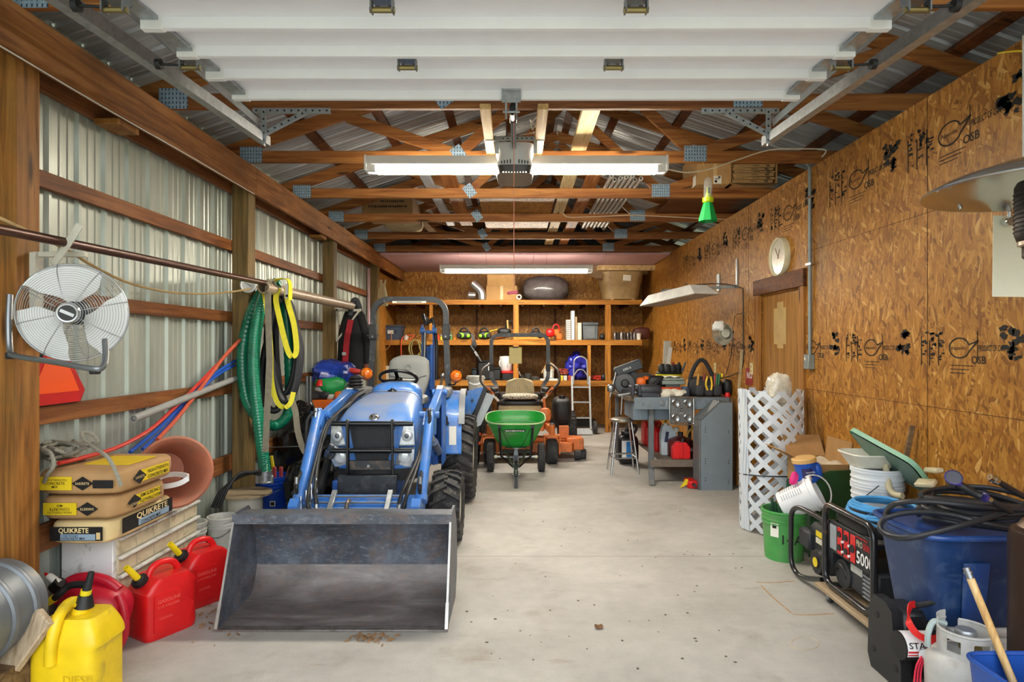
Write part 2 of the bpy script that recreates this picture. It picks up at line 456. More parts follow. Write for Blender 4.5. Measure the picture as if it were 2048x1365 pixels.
# ---------------------------------------------------------------- floor
t = NT('concrete'); vec = t.coord()
a = t.noise(vec, 1.3, 6, .6); b = t.noise(vec, 9, 6, .65); g = t.noise(vec, 120, 2)
c = t.ramp(a, [(.3, '#a19e97'), (.55, '#b3b0a9'), (.75, '#bfbcb5')])
c = t.mix(.5, c, t.ramp(b, [(.3, .78), (.7, 1.06)]), 'MULTIPLY')
c = t.mix(.25, c, t.ramp(g, [(.35, .7), (.65, 1.05)]), 'MULTIPLY')
sx = t.n('ShaderNodeSeparateXYZ'); tc = t.n('ShaderNodeTexCoord'); t.l(tc.outputs['Object'], sx.inputs[0])
st = t.noise(vec, 2.1, 5, .6)
c = t.mix(t.ramp(st, [(.57, 0.0), (.7, .4)]), c, '#7f7565')
st2 = t.noise(t.coord((.6, 1.6, 1)), 3.1, 6, .7)
c = t.mix(t.ramp(st2, [(.6, 0.0), (.72, .55)]), c, '#8b7a64')
for yl in (4.72, 9.3):
    dl = t.math('ABSOLUTE', t.math('SUBTRACT', sx.outputs[1], yl))
    c = t.mix(t.math('MULTIPLY', t.math('LESS_THAN', dl, .004), .6), c, '#5a5348')
t.base(c); t.set(Roughness=.62, Specular_IOR_Level=.3); t.bump(b, .08, .01)
fo = ST('floor', t.m).bx(-3.2, 4.6, -5, 13.0, -.15, 0)  # slab also runs outside the opening, unseen, to bounce daylight indoors
RST = mat('#a88a66', .7, var=.25, scale=30.0)
for pts in (((1512, 1165), (1545, 1166), (1590, 1163)), ((1522, 1172), (1545, 1195), (1583, 1227)), ((1586, 1229), (1610, 1231), (1668, 1228))):
    N('rust_stain', RST, fo).strap([fl(*p)+V((0, 0, .0008)) for p in pts], .012, .0008, (0, 1, 0) if pts[0][0] != 1522 else (1, 0, 0), 3)
N('ring_stain', mat('#b3a48c', .7), fo).tube([fl(1610+28*math.cos(i*PI/10), 1288+13*math.sin(i*PI/10)) for i in range(20)], .003, 5, 1, True)
rr = random.Random(77)
SPK = mat('#57503f', .8, var=.3)
for i in range(60):
    p = fl(rr.uniform(930, 1500), rr.uniform(1000, 1340)); k = rr.uniform(.004, .012)
    N('floor_speck', SPK, fo).prism([(math.cos(a)*k*rr.uniform(.5, 1), math.sin(a)*k*rr.uniform(.5, 1)) for a in (0, 1.1, 2.2, 3.3, 4.4, 5.4)], p, (1, 0, 0), (0, 1, 0), .0015)

# ---------------------------------------------------------------- left wall: ribbed metal + girts
t = NT('wall_steel'); vec = t.coord((1, 1, .25)); f = t.noise(vec, 5, 4)
t.base(t.ramp(f, [(.3, '#9fa79d'), (.7, '#b9c0b6')])); t.set(Roughness=.36, Metallic=.3)
WALLM = t.m
def ribbed(m, y0, y1, fn):
    prof = []; y = y0
    while y < y1:
        prof += [(y, 0), (y+.012, .019), (y+.032, .019), (y+.044, 0)]
        for q in (.10, .165): prof += [(y+q, 0), (y+q+.008, .005), (y+q+.026, .005), (y+q+.034, 0)]
        y += .2286
    prof.append((y1, 0)); n = len(prof)
    vs = [fn(yy, d, 0) for yy, d in prof]+[fn(yy, d, 1) for yy, d in prof]
    return m.add(vs, [(i, i+1, n+i+1, n+i) for i in range(n-1)])
wl = ST('wall_left', WALLM); wl.sharp = 20
ribbed(wl, .35, 12.8, lambda y, d, k: V((-2.53+d, y, 3.35*k)))
for z0, z1 in ((2.43, 2.52), (1.81, 1.90), (1.19, 1.285), (.525, .665)):
    N('girt', GIRT, wl).bx(-2.505, -2.468, .4, 12.7, z0, z1, .003)
N('girt', GIRT, wl).bx(-2.505, -2.468, .4, 12.7, 2.935, 3.17, .003)
N('osb_panel', OSB_YZ, wl).bx(-2.466, -2.455, 11.05, 12.7, 0, 2.93)
for i, (y, lb) in enumerate(((2.88, 'square brown wooden wall post nearest the opening, behind the wall fan'), (5.38, 'weathered square wooden post behind the hanging green suction hose'), (7.9, 'square wooden post just behind the end of the tan pipe'), (10.4, 'square wooden post behind the hanging dark jacket, near the back corner'))):
    S('wooden_post', POST if i == 0 else POST2, lb, 'post', 'posts along the metal wall').bx(-2.465, -2.322, y, y+.145, 0, 3.17, .004)
for y0, y1, lb in ((.4, 5.46, 'long stained header beam nearest the opening above the metal wall'), (5.463, 9.0, 'middle length of header beam above the hanging hoses'), (9.003, 12.68, 'far length of header beam running to the back wall')):
    S('header_beam', BEAM, lb, 'beam', 'header beams over the left wall').bx(-2.32, -2.282, y0, y1, 2.935, 3.17, .003)

# ---------------------------------------------------------------- back, right walls
ST('wall_back', OSB_XZ).bx(-2.53, 2.7, 12.7, 12.75, 0, 3.15)
wr = ST('wall_right', OSB_YZ)
DX0, DX1, DZ = 5.62, 6.55, 2.13
for y0, y1, z0, z1 in ((.3, DX0, 0, 3.17), (DX1, 12.7, 0, 3.17), (DX0, DX1, DZ, 3.17)): wr.bx(2.59, 2.63, y0, y1, z0, z1)
# seams between the boards
sm = N('board_seam', mat('#3c2410', .9), wr)
for y in (3.9, 6.9, 9.35, 11.8): sm.bx(2.5885, 2.591, y, y+.003, DZ+.01 if DX0 < y < DX1 else 0, 3.17)
for z in (2.44, 1.22):
    sm.bx(2.5885, 2.591, .3, DX0-.1, z, z+.003).bx(2.5885, 2.591, DX1+.1, 12.7, z, z+.003)
# ink stamps on the boards
def blotch(m, y, z, s, seed):
    rr = random.Random(seed)
    for k in range(9):
        cy, cz = y-rr.uniform(-.1, .13)*s, z+rr.uniform(-.14, .1)*s
        n = 11; poly = [(math.cos(2*PI*i/n)*rr.uniform(.02, .075)*s, math.sin(2*PI*i/n)*rr.uniform(.015, .05)*s) for i in range(n)]
        m.prism(poly, (2.5875, cy, cz), (0, -1, 0), (0, 0, 1), -.0012)
def leaf(m, y, z, s):
    pts = []
    for i in range(22):
        a = R(20+i*320/21); pts.append((math.cos(a)*.15*s, math.sin(a)*.105*s))
    pts = [(.27*s, .075*s)]+pts+[(.27*s, .075*s)]
    P3 = [V((2.5875, y-a, z+b)) for a, b in pts]
    m.sweep(P3, [(-.0006, -.007*s), (.0006, -.007*s), (.0006, .007*s), (-.0006, .007*s)], None, False, 2)
def stamp(y, z, s, seed, half=False):
    D = (0, -1, 0); Uz = (0, 0, 1); st = N('ink_stamp', INK, wr)
    rr = random.Random(seed)
    for k, (dy, hh) in enumerate(() if half else ((-.62, .42), (-.48, .36), (-.33, .44))):
        st.bx(2.5873, 2.5885, y-dy*s, y-dy*s-.012*s, z-.2*s, z-.2*s+hh*s*.8)
        for q in range(9):
            a, b = z+rr.uniform(-.15, .17)*s, rr.uniform(.008, .03)*s; yy = y-dy*s-rr.uniform(0, .07)*s
            st.bx(2.5873, 2.5885, yy, yy-rr.uniform(.02, .06)*s, a, a+b)
    for q in range(0 if half else 14):
        yy, a = y+rr.uniform(.3, .5)*s, z+rr.uniform(.0, .17)*s; st.bx(2.5873, 2.5885, yy, yy-rr.uniform(.01, .05)*s, a, a+rr.uniform(.008, .035)*s)
    leaf(st, y, z, s)
    st.text('Aspenite', .062*s, (2.5886, y+.125*s, z-.02*s), D, Uz)
    st.text('OSB', .11*s, (2.5886, y-.17*s, z-.16*s), D, Uz, off=.012)
    for q in range(3): st.bx(2.5873, 2.5885, y+.14*s, y-.2*s+q*.03, z-.19*s-q*.022, z-.183*s-q*.022)
    st.text('PRODUCT OF CANADA', .085*s, (2.5886, y-.27*s, z-.03*s), D, Uz, off=.012, wide=.42*s)
    st.bx(2.5873, 2.5885, y-.255*s, y-.262*s, z-.15*s, z+.17*s)
    blotch(st, y-.68*s, z+.1*s, s*1.05, seed); blotch(st, y-.72*s, z-.02*s, s*.6, seed+50)
# upper row of stamps, one row at chest height, repeating along the wall
for i, y in enumerate((3.7, 4.72, 5.9, 7.0, 8.1, 9.2)): stamp(y, 2.87, .64, 10+i)
for i, y in enumerate((3.62, 4.52, 5.42, 7.2, 8.1, 9.0, 9.9)): stamp(y, 1.59, .55, 30+i, y == 5.42)
ST('wall_gable', mat('#5d6672', .5, .3)).bx(-2.53, 3.7, 12.76, 12.8, 3.15, 4.6)
ST('wall_outer', mat('#6c6f72', .5, .3)).bx(3.62, 3.66, -.5, 12.8, 0, 3.34)  # outer wall out of view, added to block light from the right

# ---------------------------------------------------------------- trusses + roof
HEEL, RID, END = -2.5, .52, 3.54
PITCH = .333
def zt(x): return 3.25+(x-HEEL)*PITCH if x <= RID else 3.25+(END-x)*PITCH
t = NT('tooth_plate'); vec = t.coord(); q = t.n('ShaderNodeSeparateXYZ'); t.l(vec, q.inputs[0])
mx = t.math('LESS_THAN', t.math('FRACT', t.math('MULTIPLY', q.outputs[0], 42.0)), .3); mz = t.math('LESS_THAN', t.math('FRACT', t.math('MULTIPLY', q.outputs[2], 34.0)), .55)
t.base(t.mix(t.math('MULTIPLY', mx, mz), t.ramp(t.noise(vec, 40, 3), [(.3, '#7d97ac'), (.7, '#a3b8c8')]), '#344458')); t.set(Roughness=.5, Metallic=.35)
PLATE = t.m
def truss(y, label):
    tr = T('roof_truss', label, 'roof truss', (RID, y, 3.17), 'roof trusses')
    N('bottom_chord', W_X, tr).bx(-2.5, 3.54, y, y+.038, 3.17, 3.27, .003)
    for a, b in ((-2.75, RID), (END+.25, RID)):
        N('top_chord', W_X, tr).beam((a, y+.019, zt(a)), (b, y+.019, zt(b)), .038, .11, (0, 0, 1), .003)
    x1, x2 = -.49, 1.53
    q1, q2 = (HEEL+x1)/2+.45, (END+x2)/2-.45
    for a, b in (((x1, 3.24), (RID-.03, zt(RID)-.1)), ((x2, 3.24), (RID+.03, zt(RID)-.1)), ((x1, 3.24), (q1-.4, zt(q1-.4)-.04)), ((x2, 3.24), (q2+.4, zt(q2+.4)-.04))):
        N('web', W_X, tr).beam((a[0], y+.019, a[1]), (b[0], y+.019, b[1]), .036, .09, (0, 0, 1), .003)
    for px, pz, a in ((-2.26, 3.235, 0), (x1, 3.245, 35), (x2, 3.245, 0), (END-.3, 3.26, 0)):
        w_ = .19 if a == 0 else .1
        g = N('gusset_plate', PLATE, tr); M = Matrix.Rotation(R(-a), 3, 'Y')
        g.box((px, y-.0015, pz), (w_, .003, .135), .0, M)
    return tr
tys = (2.87, 4.09, 5.29, 6.55, 7.8, 9.05, 10.27, 11.5)
tlb = ('roof truss nearest the opening, above the raised door', 'roof truss directly behind the raised door edge, carrying the track hangers', 'third roof truss, right above the near fluorescent light', 'fourth roof truss, just behind the near fluorescent light', 'fifth roof truss, the one a pale cable runs along', 'sixth roof truss, second in front of the pink foam ceiling', 'seventh roof truss, directly in front of the pink foam ceiling', 'last roof truss, hidden above the pink foam ceiling')
t0 = truss(tys[0], tlb[0])
for y, lb in list(zip(tys, tlb))[1:]: dup(t0, (RID, y, 3.17), label=lb)
t = NT('roof_steel'); f = t.noise(t.coord((.3, 1, 1)), 4, 4)
t.base(t.ramp(f, [(.3, '#a3a6a8'), (.7, '#bfc2c3')])); t.set(Roughness=.38, Metallic=.4)
rf = ST('ceiling', t.m); rf.sharp = 20
off = .105
ribbed(rf, -.3, 12.9, lambda y, d, k: V((-3.0, y, zt(-3.0)+off+d)) if k == 0 else V((RID, y, zt(RID)+off+d)))
ribbed(rf, -.3, 12.9, lambda y, d, k: V((END+.5, y, zt(END+.5)+off+d)) if k == 0 else V((RID, y, zt(RID)+off+d)))
for x in (-1.87, -1.27, -.67, -.07, .42, .62, 1.1, 1.7, 2.3, 2.9, 3.5):
    m = Matrix.Rotation(-math.atan(PITCH) if x < RID else math.atan(PITCH), 3, 'Y')
    N('roof_purlin', DW_X, rf).box((x, 6.3, zt(x)+.08), (.088, 13.1, .045), .003, m)
# pink foam ceiling at the back
FOAM = mat('#c9a3a8', .55, var=.08)
fc = ST('ceiling_foam', FOAM)
for x0, x1 in ((-2.27, -.98), (-.975, .3), (.305, 1.5), (1.505, 2.57)): fc.bx(x0, x1, 10.33, 12.69, 3.125, 3.165, .006)
# braces lying on the bottom chords
S('ceiling_brace', wood('#b99a68', '#d6bd8d', '#e6d6b2', 'Y'), 'pale flat brace board on the chords right of the door opener', 'board').bx(.47, .6, 4.0, 10.2, 3.272, 3.31, .003)
S('ceiling_brace', W_Y, 'narrow brown brace board on the chords beside the PVC pipes', 'board').bx(.7, .84, 6.0, 10.2, 3.272, 3.31, .003)
S('ceiling_brace', mat('#a8adb2', .5), 'grey painted board on the chords left of the loose OSB sheet', 'board').bx(-.95, -.85, 5.6, 8.6, 3.272, 3.31, .003)
S('ceiling_brace', W_Y, 'brown board lying beside the grey painted board', 'board').bx(-.76, -.6, 5.8, 8.6, 3.272, 3.31, .003)
S('osb_sheet', osb('strand_board_loose', (0, 1), .8), 'loose sheet of OSB lying across the roof trusses', 'board').bx(-.42, .44, 6.7, 8.9, 3.272, 3.285)
S('plywood_sheet', DW_X, 'dark plywood sheet stored on the chords beside the OSB wall', 'board').bx(1.75, 2.9, 6.7, 8.2, 3.272, 3.288)
# ---------------------------------------------------------------- raised sectional door
DOORW = mat('#eef0f4', .42, var=.02)
def dz(y): return 2.873+(y-2.48)*.046
gd = T('overhead_door', 'white sectional garage door raised flat overhead, its ribbed inside facing down', 'garage door', (0, 2.2, 2.86))
BRASS = mat('#8f8258', .4, .9); ZINC = mat('#84898c', .4, .9)
for ys, ribs in (((1.19, 1.73), (1.44, 1.70)), ((1.733, 2.26), (1.95, 2.22)), ((2.263, 2.785), (2.48, 2.745)), ((2.788, 3.31), (3.0, 3.28))):
    p = N('door_section', DOORW, gd)
    a, b = ys
    sk = lambda y: dz(y)+.048
    p.add([(-1.5, a, sk(a)), (1.5, a, sk(a)), (1.5, b, sk(b)), (-1.5, b, sk(b)), (-1.5, a, sk(a)+.012), (1.5, a, sk(a)+.012), (1.5, b, sk(b)+.012), (-1.5, b, sk(b)+.012)], [(0, 1, 2, 3), (4, 5, 6, 7), (0, 1, 5, 4), (1, 2, 6, 5), (2, 3, 7, 6), (3, 0, 4, 7)])
    for y in ribs: p.bx(-1.5, 1.5, y, y+.028, dz(y), dz(y)+.05, .003)
    for y in ribs:
        for sx in (-1, 1):
            N('rib_end_cap', WHITE, p).bx(sx*1.415, sx*1.503, y-.003, y+.031, dz(y)-.003, dz(y)+.05, .002)
    for sx in (-1, 1):
        N('end_stile', GALV, p).bx(sx*1.43, sx*1.499, a+.01, b-.01, sk(a)-.006, sk(a)+.004)
for y in (1.73, 2.262, 2.787):
    for x in (-1.47, -.49, .44, 1.47):
        h = N('hinge', ZINC, gd); z = dz(y)-.004
        h.bx(x-.035, x+.035, y-.02, y+.055, z+.006, z+.05)
        h.bx(x-.042, x-.036, y-.01, y+.03, z-.035, z+.012).bx(x+.036, x+.042, y-.01, y+.03, z-.035, z+.012)
        h.prism([(-.03, 0), (.03, 0), (0, -.05)], (x, y+.05, z-.002), (1, 0, 0), (0, .5, -.3), .004)
        N('hinge_pin', BRASS, h).cyl((x-.046, y+.01, z-.026), (x+.046, y+.01, z-.026), .011, n=10)
        if abs(x) > 1:
            sx = 1 if x > 0 else -1
            N('roller', BLACK, h).cyl((sx*1.6, y+.01, z-.01), (sx*1.622, y+.01, z-.01), .023, n=14).cyl((sx*1.5, y+.01, z-.015), (sx*1.6, y+.01, z-.01), .006, n=8)
br = N('opener_bracket', GALV, gd)
br.bx(-.075, .025, 3.262, 3.274, 2.945, 2.99).bx(-.075, .025, 3.262, 3.27, 2.885, 2.945, .002)
br.bx(-.058, -.048, 3.27, 3.36, 2.83, 2.92).bx(-.002, .008, 3.27, 3.36, 2.83, 2.92)
br.cyl((-.07, 3.33, 2.86), (.02, 3.33, 2.86), .006)
# tracks and their hangers
for sx, nm in ((-1, 'left'), (1, 'right')):
    tk = T('garage_door_track', 'galvanized steel track of the raised door on its %s side' % nm, 'door track', (sx*1.6, 2.8, 2.9), 'door tracks')
    ch = [(0, -.03), (.05, -.03), (.05, -.02), (.008, -.02), (.008, .02), (.05, .02), (.05, .03), (0, .03)]
    prof = [(-a*sx*-1, b) for a, b in ch]
    N('channel', GALV, tk).sweep([(sx*1.655, .9, dz(.9)+.012), (sx*1.655, 4.18, dz(4.18)+.03)], [(sx*-a, b) for a, b in ch], (0, 0, 1))
    N('angle_bar', mat('#8f979b', .45, .8), tk).bx(sx*1.655, sx*1.66, .9, 4.0, 3.02, 3.075).bx(sx*1.655, sx*1.70, .9, 4.0, 3.07, 3.075)
    hg = T('track_hanger', 'perforated angle iron hanger under the second truss, %s side' % nm, 'bracket', (sx*1.6, 4.07, 2.95), 'track hangers')
    def perf(p, q, w, up):
        b_ = N('perforated_angle', GALV, hg).beam(p, q, w, .003, up).beam(V(p)+V((0, .012, -.012)), V(q)+V((0, .012, -.012)), .003, w*.8, up)
        ho = b_.use(BLACK); d = V(q)-V(p); n = int(d.length/.045)
        for i in range(n):
            c = V(p)+d*((i+.5)/n); ho.cyl(c+V((0, -.0022, 0)), c+V((0, -.0030, 0)), .007, n=8)
    perf((sx*1.22, 4.075, 3.15), (sx*1.73, 4.075, 3.15), .034, (0, 1, 0))
    perf((sx*1.655, 4.066, 3.16), (sx*1.655, 4.066, 2.93), .034, (0, 1, 0))
    perf((sx*1.38, 4.07, 3.14), (sx*1.65, 4.07, 3.0), .03, (0, 1, 0))
# ---------------------------------------------------------------- door opener
PLANK = wood('#a5804a', '#c9a468', '#dcc08a', 'Y')
for x, lb in ((-.2, 'narrow plank under the trusses left of the door opener'), (.175, 'narrow plank under the trusses right of the door opener')):
    S('opener_plank', PLANK, lb, 'board').bx(x-.035, x+.035, 4.0, 5.28, 3.13, 3.168, .003)
op = T('garage_door_opener', 'grey door opener unit with dark lens hanging under the trusses', 'door opener', (0, 4.7, 2.88))
body = N('housing', mat('#b9bcbe', .4, var=.03), op)
def hb(a, b):
    th = a*2*PI; e = .45
    sx = math.copysign(abs(math.cos(th))**e, math.cos(th)); sy = math.copysign(abs(math.sin(th))**e, math.sin(th))
    wd = .148-.022*math.sin(PI*min(1, b*1.15)); return V((-.01+sx*wd, 4.78+sy*.2, 2.945+b*.165))
body.grid(hb, 40, 8, True)
body.add([hb(i/40, 0) for i in range(40)], [list(range(40))]).add([hb(i/40, 1) for i in range(40)], [list(range(40))])
ln = N('lens', mat('#3f3d3b', .3, var=.03), op); ln.grid(lambda a, b: (lambda q: V((-.01+(q.x+.01)*(.9+.1*b), q.y, 2.885+b*.06)))(hb(a, 0)), 40, 3, True)
ln.add([V((-.01+(hb(i/40, 0).x+.01)*.9, hb(i/40, 0).y, 2.885)) for i in range(40)], [list(range(40))])
vt = body.use(BLACK)
for i in range(10):
    if i not in (4, 5): vt.bx(-.01+(i-4.5)*.0215-.004, -.01+(i-4.5)*.0215+.004, 4.576, 4.582, 2.952, 2.952+.018+.004*(4.5-abs(i-4.5)))
for i in range(9): N('led', emis('#fff4d8', 5), ln).ell((-.01+(i-4)*.021, 4.585, 2.889), (.006, .006, .005), 8, 5)
pa = N('hanger_angle', GALV, op); pa.bx(-.23, .215, 4.60, 4.603, 3.125, 3.16).bx(-.23, .215, 4.6, 4.63, 3.157, 3.16)
for x in (-.155, .13): pa.bx(x, x+.028, 4.594, 4.597, 3.03, 3.15)
ph = pa.use(BLACK)
for i in range(12): ph.cyl((-.2+i*.035, 4.5995, 3.143), (-.2+i*.035, 4.5985, 3.143), .006, n=8)
N('rail', GALV, op).bx(-.035, -.03, .8, 4.65, 3.06, 3.105).bx(-.005, 0, .8, 4.65, 3.06, 3.105).bx(-.035, 0, .8, 4.65, 3.1, 3.105)
N('trolley', BLACK, op).bx(-.04, .005, 3.75, 3.95, 3.02, 3.06, .004)
N('arm', BLACKG, op).tube([(-.02, 3.35, 2.86), (-.018, 3.55, 2.9), (-.017, 3.8, 3.03)], .012, 8, 4)
cd = T('pull_cord', 'long thin red and white pull cord hanging from the door opener', 'cord', (0, 3.9, 1.94))
N('rope', mat('#d08a78', .7), cd).cyl((-.013, 3.9, 3.02), (-.013, 3.9, 1.945), .0028, n=6)
N('handle', mat('#e0607a', .5), cd).box((-.022, 3.9, 1.938), (.07, .02, .02), .006, (0, -6, 0))

# ---------------------------------------------------------------- lamps
TUBE = emis('#fff3dc', 105)
def tube_lamp(Y, x0, x1, ztop, lb, two, watts):
    f = T('fluorescent_light', lb, 'light', ((x0+x1)/2, Y, ztop-.12), 'fluorescent strip lights')
    N('channel', WHITE, f).prism([(-.06, 0), (.06, 0), (.075, -.07), (-.075, -.07)], (x0, Y, ztop), (0, 1, 0), (0, 0, 1), x1-x0)
    for x in (x0+.012, x1-.012): N('end_plate', WHITE, f).box((x, Y, ztop-.06), (.02, .16, .125), .003)
    for dy in (-.045, .045):
        tb = N('tube', TUBE, f).cyl((x0+.09, Y+dy, ztop-.105), (x1-.09, Y+dy, ztop-.105), .019, n=12)
        for x in (x0+.02, x1-.02): N('socket', mat('#d9d9d6', .5), f).bx(min(x, x+(.07 if x < 0 else -.07)), max(x, x+(.07 if x < 0 else -.07)), Y+dy-.018, Y+dy+.018, ztop-.125, ztop-.07, .004)
    if two:
        for x in (x0+.75, x1-.75): N('hanging_wire', BLACK, f).cyl((x, Y, ztop), (x, Y, 3.12), .002, n=6)
    l = bpy.data.lights.new('tube_glow', 'AREA'); l.shape = 'RECTANGLE'; l.size = x1-x0-.2; l.size_y = .1; l.energy = watts; l.color = (1, .95, .86)
    lo = bpy.data.objects.new('tube_glow', l); C.objects.link(lo); lo.location = ((x0+x1)/2, Y, ztop-.135)
tube_lamp(5.03, -1.217, 1.222, 3.13, 'glowing fluorescent strip light nearest the opening, hung under the third truss', False, 48)
tube_lamp(10.1, -1.238, 1.246, 2.92, 'glowing fluorescent strip light at the back, hung below the pink ceiling', True, 62)
# shop light over the bench (off)
sl = T('shop_light', 'white unlit shop light with sloped ends hanging over the workbench', 'light', (2.05, 7.6, 2.08))
SLW = mat('#dcdcd8', .45)
A, B_ = at(1277, 611, 8.15), at(1420, 590, 7.05)
tp, tq = at(1317, 590, 8.1), at(1395, 584, 7.2)
dx = V((.13, 0, 0)); up = V((0, 0, .07)); dn = V((0, 0, 0))
c0, c1 = V((1.78, 8.2, 2.13)), V((2.14, 6.95, 2.19))
ax = (c1-c0).normalized(); sd = ax.cross(V((0, 0, 1))).normalized()
def slp(t_, s_, h): return c0+(c1-c0)*t_+sd*s_+V((0, 0, h))
hood = N('hood', SLW, sl)
vs = [slp(0, -.16, 0), slp(0, .16, 0), slp(1, .16, 0), slp(1, -.16, 0), slp(.12, -.1, .12), slp(.12, .12, .12), slp(.88, .12, .12), slp(.88, -.1, .12)]
hood.add(vs, [(0, 1, 5, 4), (1, 2, 6, 5), (2, 3, 7, 6), (3, 0, 4, 7), (4, 5, 6, 7)])
N('diffuser', mat('#a9a49b', .5), sl).add([p+V((0, 0, -.004)) for p in vs[:4]]+[p+V((0, 0, .004)) for p in vs[:4]], [(0, 1, 2, 3), (4, 5, 6, 7), (0, 1, 5, 4), (1, 2, 6, 5), (2, 3, 7, 6), (3, 0, 4, 7)])
for q in (.3, .7): N('hook', ZINC, sl).tube([slp(q, .0, .12), slp(q, .0, .15), slp(q, .03, .17), slp(q, .05, .15)], .004, 6, 3)
la = T('light_bracket', 'perforated angle iron bracket on the OSB wall that carries the shop light', 'bracket', (2.3, 7.5, 2.25))
N('arm', GALV, la).beam((1.9, 8.1, 2.325), (2.57, 7.25, 2.3), .035, .035, b=.001)
N('upright', GALV, la).bx(2.572, 2.588, 7.22, 7.26, 2.28, 2.62).bx(2.572, 2.588, 7.85, 7.95, 2.3, 2.52)
N('power_cord', BLACK, sl).tube([slp(.5, 0, .08), (2.2, 7.75, 2.36), (2.45, 7.4, 2.345), (2.575, 7.1, 2.27), (2.58, 7.05, 2.2), (2.58, 7.04, 1.8), (2.58, 7.06, 1.37), (2.57, 7.3, 1.27), (2.5, 7.6, 1.2)], .006, 6, 5)
# ---------------------------------------------------------------- loft storage
for i in range(7):
    lb = 'grey PVC pipe in the row lying across the roof trusses'
    S('pvc_pipe', mat('#a8a49c', .5), lb, 'pipe', 'PVC pipes on the trusses').lathe([(.014, 0), (.021, 0), (.021, 2.7-.12*(i % 3)), (.014, 2.7-.12*(i % 3)), (.014, 0)], (.95+i*.052, 6.15+.1*((i*3) % 4)*.5, 3.294), (0, 1, 0), 12)
def carton(name, lb, cat, x0, x1, y0, y1, z0, z1, mt=CARD, tape=True, group=None, flaps=None, open_front=False):
    b = T(name, lb, cat, ((x0+x1)/2, (y0+y1)/2, z0), group)
    m = N('carton_body', mt, b); th = .006
    if not open_front and not flaps: m.bx(x0, x1, y0, y1, z0, z1, .002)
    else:
        m.bx(x0, x1, y0, y1, z0, z0+th).bx(x0, x0+th, y0, y1, z0, z1).bx(x1-th, x1, y0, y1, z0, z1).bx(x0, x1, y1-th, y1, z0, z1)
        if not open_front: m.bx(x0, x1, y0, y0+th, z0, z1)
        else: m.bx(x0, x1, y0, y1, z1-th, z1)
    if tape: N('packing_tape', mat('#c9a878', .35), b).bx(x0+.45*(x1-x0), x0+.55*(x1-x0), y0-.001, y0, z0, z1)
    return b
b = carton('cardboard_box', 'tall cardboard box with two white shipping labels on the trusses by the OSB wall', 'box', 1.87, 2.24, 6.4, 6.95, 3.272, 3.62, CARD, True)
N('shipping_label', PAPER, b).bx(2.04, 2.12, 6.397, 6.399, 3.28, 3.36)
N('print', INK, b).bx(2.05, 2.075, 6.3955, 6.3965, 3.29, 3.315).bx(2.05, 2.1, 6.3955, 6.3965, 3.325, 3.332).bx(2.085, 2.11, 6.3955, 6.3965, 3.338, 3.354)
N('shipping_label', PAPER, b).add([(1.868, 6.44, 3.28), (1.868, 6.56, 3.28), (1.868, 6.56, 3.38), (1.868, 6.44, 3.38)], [(0, 1, 2, 3)])
N('flap', CARDD, b).prism([(0, 0), (.05, 0), (.26, .13), (.21, .13)], (1.9, 6.42, 3.62), (1, 0, 0), (0, 0, 1), -.006)
oc = carton('open_carton', 'big open cardboard carton lying on its side, filled with flat boxes', 'box', 2.2, 2.68, 6.36, 6.95, 3.272, 3.57, CARD, False, None, None, True)
N('flap', CARDD, oc).add([(2.22, 6.36, 3.275), (2.66, 6.36, 3.275), (2.58, 6.2, 3.2), (2.3, 6.2, 3.2), (2.22, 6.366, 3.275), (2.66, 6.366, 3.275), (2.58, 6.2, 3.206), (2.3, 6.2, 3.206)], [(0, 1, 2, 3), (4, 5, 6, 7), (0, 3, 7, 4), (1, 2, 6, 5), (2, 3, 7, 6), (0, 1, 5, 4)])
zz = 3.282; FLATS = []
ords = ('lowest', 'second from the bottom', 'third from the bottom', 'fourth from the bottom', 'fifth from the bottom', 'third from the top', 'second from the top', 'topmost')
for i in range(8):
    h = (.05, .045, .06, .035, .045, .06, .05, .055)[i]*.62
    ox = (-.01, .01, .0, .015, -.005, .01, .02, .03)[i]
    tl = (0, 0, 1, 0, .5, 1, 2, 2)[i]
    b = TL('flat_box', 'flat cardboard box in the open carton, %s of the stack' % ords[i], 'box', (2.44+ox, 6.58, zz+(.008 if i > 5 else 0)), 0, 'flat boxes in the open carton')
    N('carton_body', CARD, b).box((0, 0, h/2), (.42, .42, h-.003), .002, (0, -tl, 0))
    pr = N('print', mat('#5a4430', .8), b)
    m3 = Matrix.Rotation(R(-tl), 4, 'Y')
    pr.tf(m3); pr.text('3 PAK MFG 2', .016, (-.18, -.2105, h/2-.008), (1, 0, 0), (0, 0, 1)).bx(.12, .16, -.211, -.2105, h/2-.01, h/2+.01).bx(-.02, .05, -.211, -.2105, h/2-.004, h/2+.004)
    zz += h+.002+(.004 if i > 4 else 0)
b = carton('cardboard_box', 'brown printed cardboard box on the trusses at the left', 'box', -1.95, -1.31, 7.85, 8.5, 3.272, 3.5, CARDD, False)
N('print', INK, b).marks((-1.42, 7.849, 3.45), (-1, 0, 0), (0, 0, -1), .3, .03, 12).marks((-1.38, 7.849, 3.385), (-1, 0, 0), (0, 0, -1), .5, .03, 22)
S('paper_sack', TAN, 'tan padded sack lying on the trusses behind the printed box', 'sack').ell((-1.62, 9.0, 3.37), (.27, .35, .1), 18, 10, .6, None, .15, 4, 3, 3.272)
S('loft_board', OLD_X, 'thin grey board leaning over the sack on the trusses', 'board').beam((-1.5, 8.3, 3.5), (-1.2, 9.6, 3.29), .1, .02)
